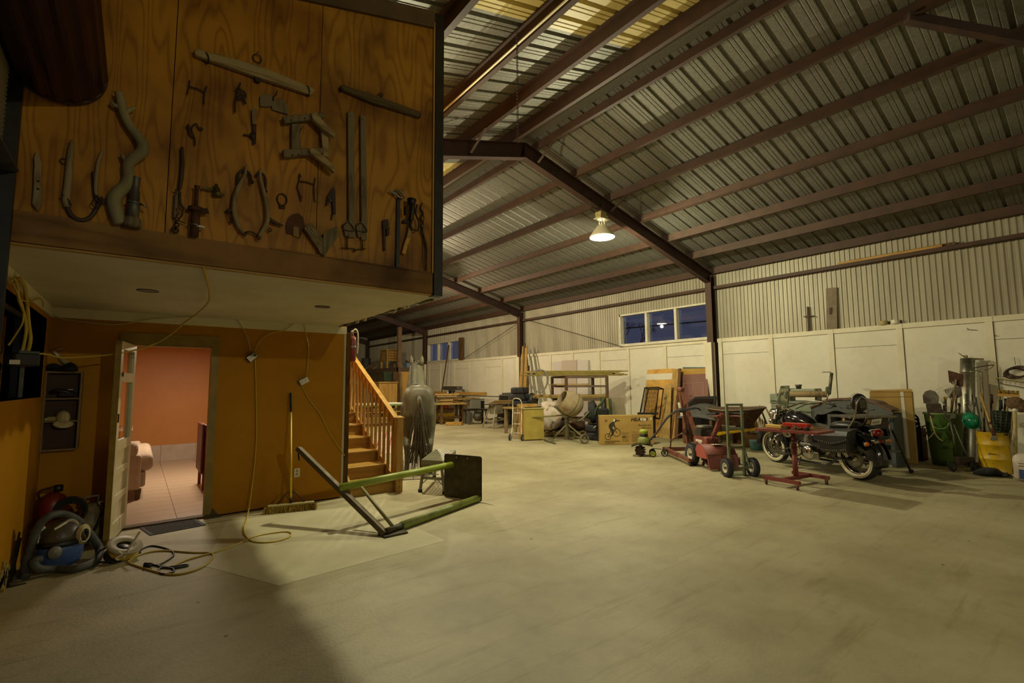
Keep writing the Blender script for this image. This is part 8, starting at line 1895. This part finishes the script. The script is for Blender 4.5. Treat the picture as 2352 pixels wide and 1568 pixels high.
# jointer
jt = thing('jointer', 'grey floor jointer with round motor under its bed', 'jointer', (10.6, 15.6, 0)); j0, j1 = V(10.15, 15.7, 0), V(11.0, 15.5, 0); ju = (j1-j0).normalized(); jv = V(-ju.y, ju.x, 0); jg = mat('jointer_grey', '#5c5a4e', .5, .2, '#4d4b40', 6, 4)
def jbx(x0, x1, y0, y1, z0, z1, nm, m_=jg): return MB().hexa([j0+ju*x+jv*y+V(0, 0, z) for z in (z0, z1) for x, y in ((x0, y0), (x1, y0), (x1, y1), (x0, y1))]).build(nm, m_, jt, world=True, bevel=.01)
for x in (.0, .72): jbx(x, x+.08, 0, .08, 0, .55, 'leg'); jbx(x, x+.08, .4, .48, 0, .55, 'leg')
jbx(-.04, .84, -.02, .5, .52, .58, 'stand_top', MATS['black_steel']); jbx(.12, .55, .05, .45, .60, .93, 'bed', mat('jointer_bed', '#79776a', .5, .3)); jbx(.0, .72, .1, .4, .93, .97, 'table'); jbx(.62, .72, .1, .3, .6, .9, 'column', MATS['black_plastic'])
MB().lathe([(.17, -.1), (.19, -.06), (.19, .06), (.1, .1), (.05, .14)], j0+ju*.45+jv*.1+V(0, 0, .3), -jv, 22).build('motor', MATS['dull_steel'], jt, **U); jbx(.05, .2, .05, .3, .1, .45, 'switch_box')
# long workbench
wbx = thing('workbench', 'long timber workbench covered with planks in far workshop', 'workbench', (9.3, 16.2, 0))
w0, w1_ = V(8.35, 16.75, 0), V(10.35, 16.1, 0); wu = (w1_-w0).normalized(); wv = V(-wu.y, wu.x, 0)
def wbox(x0, x1, y0, y1, z0, z1, nm, m_, par=wbx, **k): return MB().hexa([w0+wu*x+wv*y+V(0, 0, z) for z in (z0, z1) for x, y in ((x0, y0), (x1, y0), (x1, y1), (x0, y1))]).build(nm, m_, par, world=True, **k)
wbox(-.2, 2.1, 0, .7, .76, .82, 'bench_top', MATS['tan_board'])
for x in (.0, 1.05, 1.95): wbox(x, x+.1, .03, .13, 0, .76, 'leg', MATS['dark_wood']); wbox(x, x+.1, .57, .67, 0, .76, 'leg', MATS['dark_wood'])
wbox(.1, 1.95, .3, .36, .2, .28, 'stretcher', MATS['dark_wood'])
for k, (x0, x1, y, z, mm) in enumerate(((-.1, 1.1, .1, .822, 'green_bin'), (.2, 1.6, .25, .822, 'tan_board'), (.5, 1.9, .42, .822, 'pine_x'), (.7, 1.7, .28, .846, 'dark_wood'), (1.0, 1.8, .3, .87, 'tan_board'))): q = thing('bench_plank', ['green edged plank at the front of far workbench', 'tan plank lying along the far workbench', 'pine plank lying at back of the far workbench', 'dark plank stacked on far workbench planks', 'topmost tan plank on the far workbench'][k], 'plank', w0+wu*x0+V(0, 0, z)); wbox(x0, x1, y, y+.14, z, z+.022, 'plank', MATS[mm], q)
for k in range(4):
    z = .895+.075*k; q = thing('wood_offcut', ['lowest rough offcut in the far bench pile', 'second rough offcut in far bench pile', 'third rough offcut in far bench pile', 'broad flat slab on top of far bench pile'][k], 'offcut', w0+wu*1.2+V(0, 0, z)); wbox(1.05-.05*k, 1.6+.08*k, .25, .55, z, z+.06, 'block', MATS[('tan_board', 'dark_wood', 'old_wood', 'tan_board')[k]], q, bevel=.01)
q = thing('yellow_toolbox', 'mustard yellow tool chest under the far workbench', 'tool chest', (9.9, 17.1, 0)); MB().bx((9.56-.05, 16.85, .06), (10.25, 17.4, .42)).build('chest', mat('mustard', '#a07c16', .5, 0, '#8c6b10', 5, 4), q, **U, bevel=.015); MB().bx((9.62, 16.83, .44), (10.2, 17.35, .58)).build('lid_tray', MATS['dark_wood'], q, **U)
for x in (9.6, 10.15): MB().bx((x, 16.9, 0), (x+.06, 17.3, .06)).build('skid', MATS['dark_wood'], q, **U)
q = thing('orange_funnel', 'orange plastic funnel box on the yellow tool chest', 'funnel', (9.95, 17.05, .58)); MB().lathe([(.16, 0), (.12, .12), (.05, .22), (.04, .26)], n=18).build('cone', mat('orange_plastic', '#c0603a', .5), q); MB().lathe([(.17, 0), (.17, .015)], n=18).build('flange', MATS['orange_plastic'], q)
q = thing('bench_vice', 'grey bench vice clamped at the near end of far workbench', 'vice', w0+wu*.55+V(0, 0, .83)); MB().box((0, -.05, .1), (.14, .3, .14)).build('body', MATS['steel'], q, bevel=.02); MB().box((0, -.28, .12), (.16, .06, .14)).build('jaw', MATS['steel'], q, bevel=.01); MB().cyl((-.12, -.34, .06), (.12, -.34, .1), .012, 7).build('handle', MATS['chrome'], q); MB().lathe([(.06, -.05), (.08, .0), (.05, .05)], (.02, -.2, -.08), (0, 1, 0), 12).build('screw', MATS['steel'], q)
q = thing('pine_step', 'flat pine step block lying in front of far workbench', 'block', (9.6, 15.65, 0)); a, b = G3(1025, 976), G3(1062, 976); MB().bar(a+V(0, 0, .06), b+V(0, 0, .06), .35, .10).build('top', MATS['pine_x'], q, **U); MB().bar(a+V(.05, .05, .005), b+V(-.05, .05, .005), .3, .02).build('base', MATS['dark_wood'], q, **U)
# radial arm saw on the wall bench
ra = thing('radial_arm_saw', 'dark radial arm saw with long pine fence on wall bench', 'radial arm saw', (12.0, 20.3, 0))
rb = V(12.05, 20.2, 0)
MB().bx((11.6, 18.5, .85), (12.6, 22.3, .93)).build('bench_top', MATS['tan_board'], ra, **U)
for y in (18.7, 20.4, 22.1): MB().bx((11.65, y-.05, 0), (11.75, y+.05, .85)).build('leg', MATS['dark_wood'], ra, **U); MB().bx((12.45, y-.05, 0), (12.55, y+.05, .85)).build('leg', MATS['dark_wood'], ra, **U)
a, b = at(997, 901, X=12.0), at(1117, 905, X=12.0); zf = (a.z+b.z)/2; MB().bar(Z(a, 1.12), Z(b, 1.12), .06, .16).build('fence', MATS['pine_y'], ra, **U)
MB().bx((12.0, 19.5, 1.28), (12.3, 20.9, 1.46)).build('arm', MATS['dull_steel'], ra, **U, bevel=.03); MB().cyl((12.4, 19.6, .93), (12.4, 19.6, 1.3), .06, 12).build('column', MATS['dull_steel'], ra, **U); MB().lathe([(.12, -.15), (.12, .15)], (11.95, 19.9, 1.15), (0, 1, 0), 16).build('motor', MATS['black_plastic'], ra, **U); MB().lathe([(.16, 0), (.16, .03)], (11.95, 20.12, 1.12), (0, 1, 0), 20).build('blade_guard', MATS['steel'], ra, **U)
q = one('steel_pipe', MB().tube([at(985, 906, X=11.5), at(1165, 911, X=11.5)], .025, 8), MATS['dull_steel'], 'long steel pipe lying level across the far benches', 'pipe')
q = thing('pipe_trestle', 'low trestle carrying the long steel pipe', 'trestle', (11.5, 17, 0)); za = at(1060, 908, X=11.5)
for p in (at(1000, 907, X=11.5), at(1150, 910, X=11.5)): MB().bar(V(p.x, p.y, 0), V(p.x, p.y, p.z-.03), .05, .05).build('post', MATS['dull_steel'], q, **U)
# dark steel door frames leaning
for k, (pts, lb) in enumerate(((((1153, 902), (1178, 901), (1180, 975), (1150, 978)), 'dark grey steel locker door leaning by the second column'), (((1148, 908), (1170, 908), (1168, 978), (1143, 980)), 'dark framed cabinet door leaning before the locker door'))):
    q, a, b, c, d, n = lean('steel_door', lb, 'door', pts, 11.5-.3*k, 11.75-.3*k, .03, MATS['grey_rubber'] if k == 0 else MATS['black_steel'])
    if k:
        for e0, e1 in ((a, b), (b, c), (c, d), (d, a)): MB().bar(e0-n*.01, e1-n*.01, .06, .03, n).build('rim', MATS['dull_steel'], q, **U)
# pole leaning at the far window
q = one('window_pole', MB().tube([at(1031, 792, X=12.6), V(*(at(1006, 950, X=11.8).to_tuple()[:2]), .01)], .035, 8), MATS['dark_wood'], 'long dark pole leaning below the far high window', 'pole')
# mezzanine platform
mz = thing('mezzanine', 'timber storage platform built over the far workshop corner', 'platform', (12, 28, 0))
MB().bx((11.1, 24.15, 2.42), (12.56, 32.6, 2.48)).build('deck', MATS['old_wood'], mz, **U)
MB().bx((11.08, 24.12, 2.26), (11.18, 32.6, 2.5)).build('edge_beam', MATS['rack_brown'], mz, **U); MB().bx((11.08, 24.10, 2.26), (12.56, 24.2, 2.5)).build('edge_beam', MATS['rack_brown'], mz, **U)
MB().bx((11.08, 24.12, 0), (11.28, 24.3, 4.70)).build('post', mat('post_tan', '#7c6045', .65, 0, '#6b523a', 6, 4), mz, **U); MB().bx((11.08, 30.5, 0), (11.24, 30.66, 2.26)).build('post', MATS['rack_brown'], mz, **U)
def mzs(x, y, Y): p = at(x, y, Y=Y); return p
q = thing('pine_crate', 'tall pine slatted crate standing on the storage platform', 'crate', (11.75, 26.6, 2.48))
for x in (-.45, .35):
    for y in (-.4, .4): MB().bx((x, y-.05, 0), (x+.1, y+.05, 1.08)).build('corner_post', MATS['pine'], q)
for k in range(4): MB().bx((-.44, -.43, .45+.15*k), (.44, -.41, .58+.15*k)).build('slat', MATS['pine_x'], q); MB().bx((-.45, -.42, .45+.15*k), (-.43, .42, .58+.15*k)).build('slat', MATS['pine_y'], q)
MB().bx((-.5, -.48, 1.06), (.5, .48, 1.12)).build('lid', MATS['pine_x'], q)
for k, (x, y, lb, mm) in enumerate(((11.95, 24.7, 'light blue storage tub at the platform corner', '#7f95a8'), (12.3, 24.75, 'grey storage tub beside the light blue tub', '#8a8a80'))):
    q = thing('storage_tub', lb, 'tub', (x, y, 2.48)); MB().loft([[(-.15, -.2, 0), (.15, -.2, 0), (.15, .2, 0), (-.15, .2, 0)], [(-.18, -.24, .26), (.18, -.24, .26), (.18, .24, .26), (-.18, .24, .26)]], sm=False).build('tub', mat('tub%d' % k, mm, .5), q); MB().bx((-.2, -.26, .25), (.2, .26, .28)).build('rim', MATS['tub%d' % k], q)
    mb = MB(); r_ = random.Random(40+k)
    for i in range(7): mb.ball((r_.uniform(-.1, .1), r_.uniform(-.15, .15), .3+r_.uniform(0, .12)), r_.uniform(.05, .09), 8, 5)
    o = mb.build('contents', MATS['brown_cloth'], q); o['kind'] = 'stuff'
q = thing('slatted_chair', 'wooden slatted folding chair lying on storage platform', 'chair', (11.7, 28.8, 2.48))
for k in range(5): MB().bar((-.4, .6-.3*k, .05), (.3, .6-.3*k, .55), .05, .02).build('slat', MATS['old_wood'], q)
for y in (.7, -.7): MB().bar((-.45, y, .02), (.4, y, .62), .05, .05).build('side_rail', MATS['old_wood'], q)
q = thing('grey_barrel', 'dark grey barrel at the far end of the platform', 'barrel', (11.8, 30.6, 2.48)); MB().lathe([(0, 0), (.28, 0), (.3, .3), (.28, .8), (.3, .82), (0, .82)], n=18).build('barrel', MATS['grey_rubber'], q); MB().torus((0, 0, .8), (0, 0, 1), .29, .02, 18, 6).build('rim', MATS['grey_rubber'], q)
# below the platform
q = thing('pine_wardrobe', 'light pine wardrobe standing under the storage platform', 'wardrobe', (9.6, 22.2, 0)); wq = over(876, 950, V(9.4, 22.0, 0))
pb0 = V(9.0, 22.3, 0)
MB().bx((9.15, 22.0, .0), (10.05, 22.5, 1.66)).build('carcass', MATS['pine'], q, **U); MB().bx((9.13, 21.97, .05), (9.58, 22.0, 1.60)).build('door', MATS['pine'], q, **U); MB().bx((9.62, 21.97, .05), (10.07, 22.0, 1.60)).build('door', MATS['pine'], q, **U); MB().bx((9.1, 21.93, 1.64), (10.1, 22.55, 1.70)).build('cornice', MATS['pine_x'], q, **U)
for k, (x0, x1, y0, y1, Y, mm, lb) in enumerate(((881, 901, 851, 925, 24.0, 'dark_green', 'dark olive board hung below the storage platform'), (903, 917, 853, 930, 23.4, 'dark_wood', 'brown plank leaning below the platform post'), (922, 943, 852, 935, 23.8, 'sheet_ply', 'tan plywood panel leaning below the platform'), (893, 905, 895, 930, 23.0, 'white_ply', 'pale carton board standing by the pine wardrobe'), (916, 922, 850, 930, 23.6, 'old_wood', 'narrow grey plank leaning below the platform'))):
    a, b = at(x0, y0, Y=Y), at(x1, y0, Y=Y); q = thing('spare_board', lb, 'panel', V((a.x+b.x)/2, Y, 0)); zz = min(a.z, 2.25); MB().hexa([V(a.x, Y-.3, .0), V(b.x, Y-.3, .0), V(b.x, Y-.27, .0), V(a.x, Y-.27, .0), V(a.x, Y, zz), V(b.x, Y, zz), V(b.x, Y+.03, zz), V(a.x, Y+.03, zz)]).build('panel', MATS[mm], q, **U)
# shelf with bottles
q = thing('bottle_shelf', 'dark shelf unit under the platform behind stairs', 'shelf', (9.4, 25.5, 0))
for z in (.5, 1.0, 1.55): MB().bx((8.6, 25.3, z), (10.3, 25.7, z+.04)).build('shelf_board', MATS['dark_wood'], q, **U)
for x in (8.6, 10.26): MB().bx((x, 25.3, 0), (x+.04, 25.7, 1.9)).build('side', MATS['dark_wood'], q, **U)
bot0 = None; r_ = random.Random(2)
for k in range(7):
    b = thing('paint_bottle', 'small %s bottle on the dark shelf under the platform' % ('grey', 'white')[k % 2], 'bottle', (8.75+.2*k, 25.45, 1.591), group='bottles on the dark shelf'); h = .22+.05*(k % 3); MB().lathe([(0, 0), (.05, 0), (.055, h*.7), (.025, h*.85), (.025, h)], n=10).build('glass', MATS['white_plastic' if k % 2 else 'grey_plastic'], b); MB().lathe([(.028, h), (.028, h+.03)], n=8).build('cap', MATS['black_plastic'], b)
# second bench seen between balusters and horse
sb2 = thing('green_workbench', 'workbench with green edged top between stairs and far benches', 'workbench', (7.9, 17.5, 0))
MB().bx((6.5, 17.2, .80), (8.2, 18.1, .86)).build('top', MATS['white_ply'], sb2, **U); MB().bx((6.5, 17.17, .76), (8.2, 17.2, .82)).build('edge', MATS['green_bin'], sb2, **U); MB().bx((6.55, 17.25, .3), (8.15, 18.0, .34)).build('shelf', MATS['tan_board'], sb2, **U); MB().bx((6.55, 17.25, .52), (8.15, 18.0, .55)).build('shelf', MATS['tan_board'], sb2, **U)
for x in (6.55, 8.07):
    for y in (17.25, 17.97): MB().bx((x, y, 0), (x+.08, y+.08, .8)).build('leg', MATS['dark_wood'], sb2, **U)
r_ = random.Random(77)
for k in range(8):
    z = (.551, .341)[k % 2]; x = 6.65+.36*(k//2); b = thing('parts_bin', ['rust brown parts bin', 'dark parts bin', 'tan parts bin', 'grey parts bin', 'red parts bin', 'black parts bin', 'olive parts bin', 'white parts bin'][k]+' on the green workbench shelf', 'parts bin', (x+.1, 17.45, z)); MB().loft([[(-.1, -.12, 0), (.1, -.12, 0), (.1, .12, 0), (-.1, .12, 0)], [(-.12, -.14, .12), (.12, -.14, .12), (.12, .14, .12), (-.12, .14, .12)]], sm=False).build('bin', MATS[('rust', 'black_plastic', 'khaki', 'grey_plastic', 'red_paint', 'black_rubber', 'olive', 'white_plastic')[k]], b); MB().ball((0, 0, .11), (.08, .1, .05), 8, 5).build('contents', MATS['iron'], b)
# white sheet with red lines on the floor behind the horse
q = thing('ruled_sheet', 'white sheet with red ruled lines lying behind the horse', 'sheet', (6.2, 12.5, 0))
A, B, C_, D = G3(846, 1044), G3(936, 1040), G3(940, 993), G3(862, 993)
MB().hexa([A, B, C_, D]+[p+V(0, 0, .012) for p in (A, B, C_, D)]).build('sheet', mat('pink_white', '#c9b3a2', .6), q, **U)
for k in range(1, 6): f = k/6; MB().bar(A.lerp(D, f)+V(0, 0, .013), B.lerp(C_, f)+V(0, 0, .013), .02, .003).build('red_line', MATS['bright_red'], q, **U)
for k in range(1, 6): f = k/6; MB().bar(A.lerp(B, f)+V(0, 0, .013), D.lerp(C_, f)+V(0, 0, .013), .02, .003).build('red_line', MATS['bright_red'], q, **U)
# orange shelf cartons and hazard post behind the stairs
q = thing('orange_rack', 'orange steel storage rack glimpsed through the stair balusters', 'rack', (6.2, 17.6, 0))
for x in (4.95, 5.9):
    for y in (17.4, 17.9): MB().bx((x, y, 0), (x+.05, y+.05, 1.3)).build('post', mat('rack_orange', '#b5602a', .5), q, **U)
for z in (.35, .8, 1.25): MB().bx((4.95, 17.4, z), (5.95, 17.95, z+.05)).build('shelf', MATS['rack_orange'], q, **U)
for k in range(3): b = thing('shelf_box', ['grey box on the orange rack lower shelf', 'teal box on the orange rack middle shelf', 'tan box on the orange rack top shelf'][k], 'box', (5.4, 17.65, (.401, .851, 1.301)[k])); MB().bx((-.35, -.2, 0), (.35, .2, .3)).build('box', MATS[('grey_plastic', 'teal_paint', 'cardboard')[k]], b, bevel=.01); MB().bx((-.36, -.21, .28), (.36, .21, .31)).build('lid', MATS[('grey_plastic', 'teal_paint', 'cardboard')[k]], b)
q = thing('hazard_post', 'yellow and black striped hazard post behind the stairs', 'post', (4.75, 12.9, 0))
for k in range(6): MB().cyl((0, 0, .02+.16*k), (0, 0, .18+.16*k), .04, 12).build('band', MATS['yellow_bright'] if k % 2 == 0 else MATS['black_plastic'], q)
MB().lathe([(.12, 0), (.12, .02), (.05, .03)], n=16).build('base', MATS['black_rubber'], q)
# bare tree and power line outside the high window
tr_ = thing('bare_tree', 'bare leafless tree outside the near high window', 'tree', (24, 17, 0))
mb = MB(); r_ = random.Random(8)
def grow(p, d, L, r, n):
    e = p+d*L; mb.tube([p, e], [r, r*.65], 5)
    if n == 0: return
    for _ in range(3): grow(e, (d+V(r_.uniform(-.6, .6), r_.uniform(-.6, .6), r_.uniform(-.1, .5))).normalized(), L*.72, r*.6, n-1)
tbse = at(1448, 778, X=24); grow(V(tbse.x, tbse.y, tbse.z-2.4), V(0, 0, 1), 1.2, .09, 5); mb.cyl((tbse.x, tbse.y, -.2), (tbse.x, tbse.y, tbse.z-2.3), .11, 8)
o = mb.build('branches', MATS['night'], tr_, **U); tag(tr_, None, None)
one('power_line', MB().tube([at(1400, 757, X=30), at(1660, 734, X=30)], .05, 5), MATS['night'], 'dark overhead power line seen through the high window', 'power line')
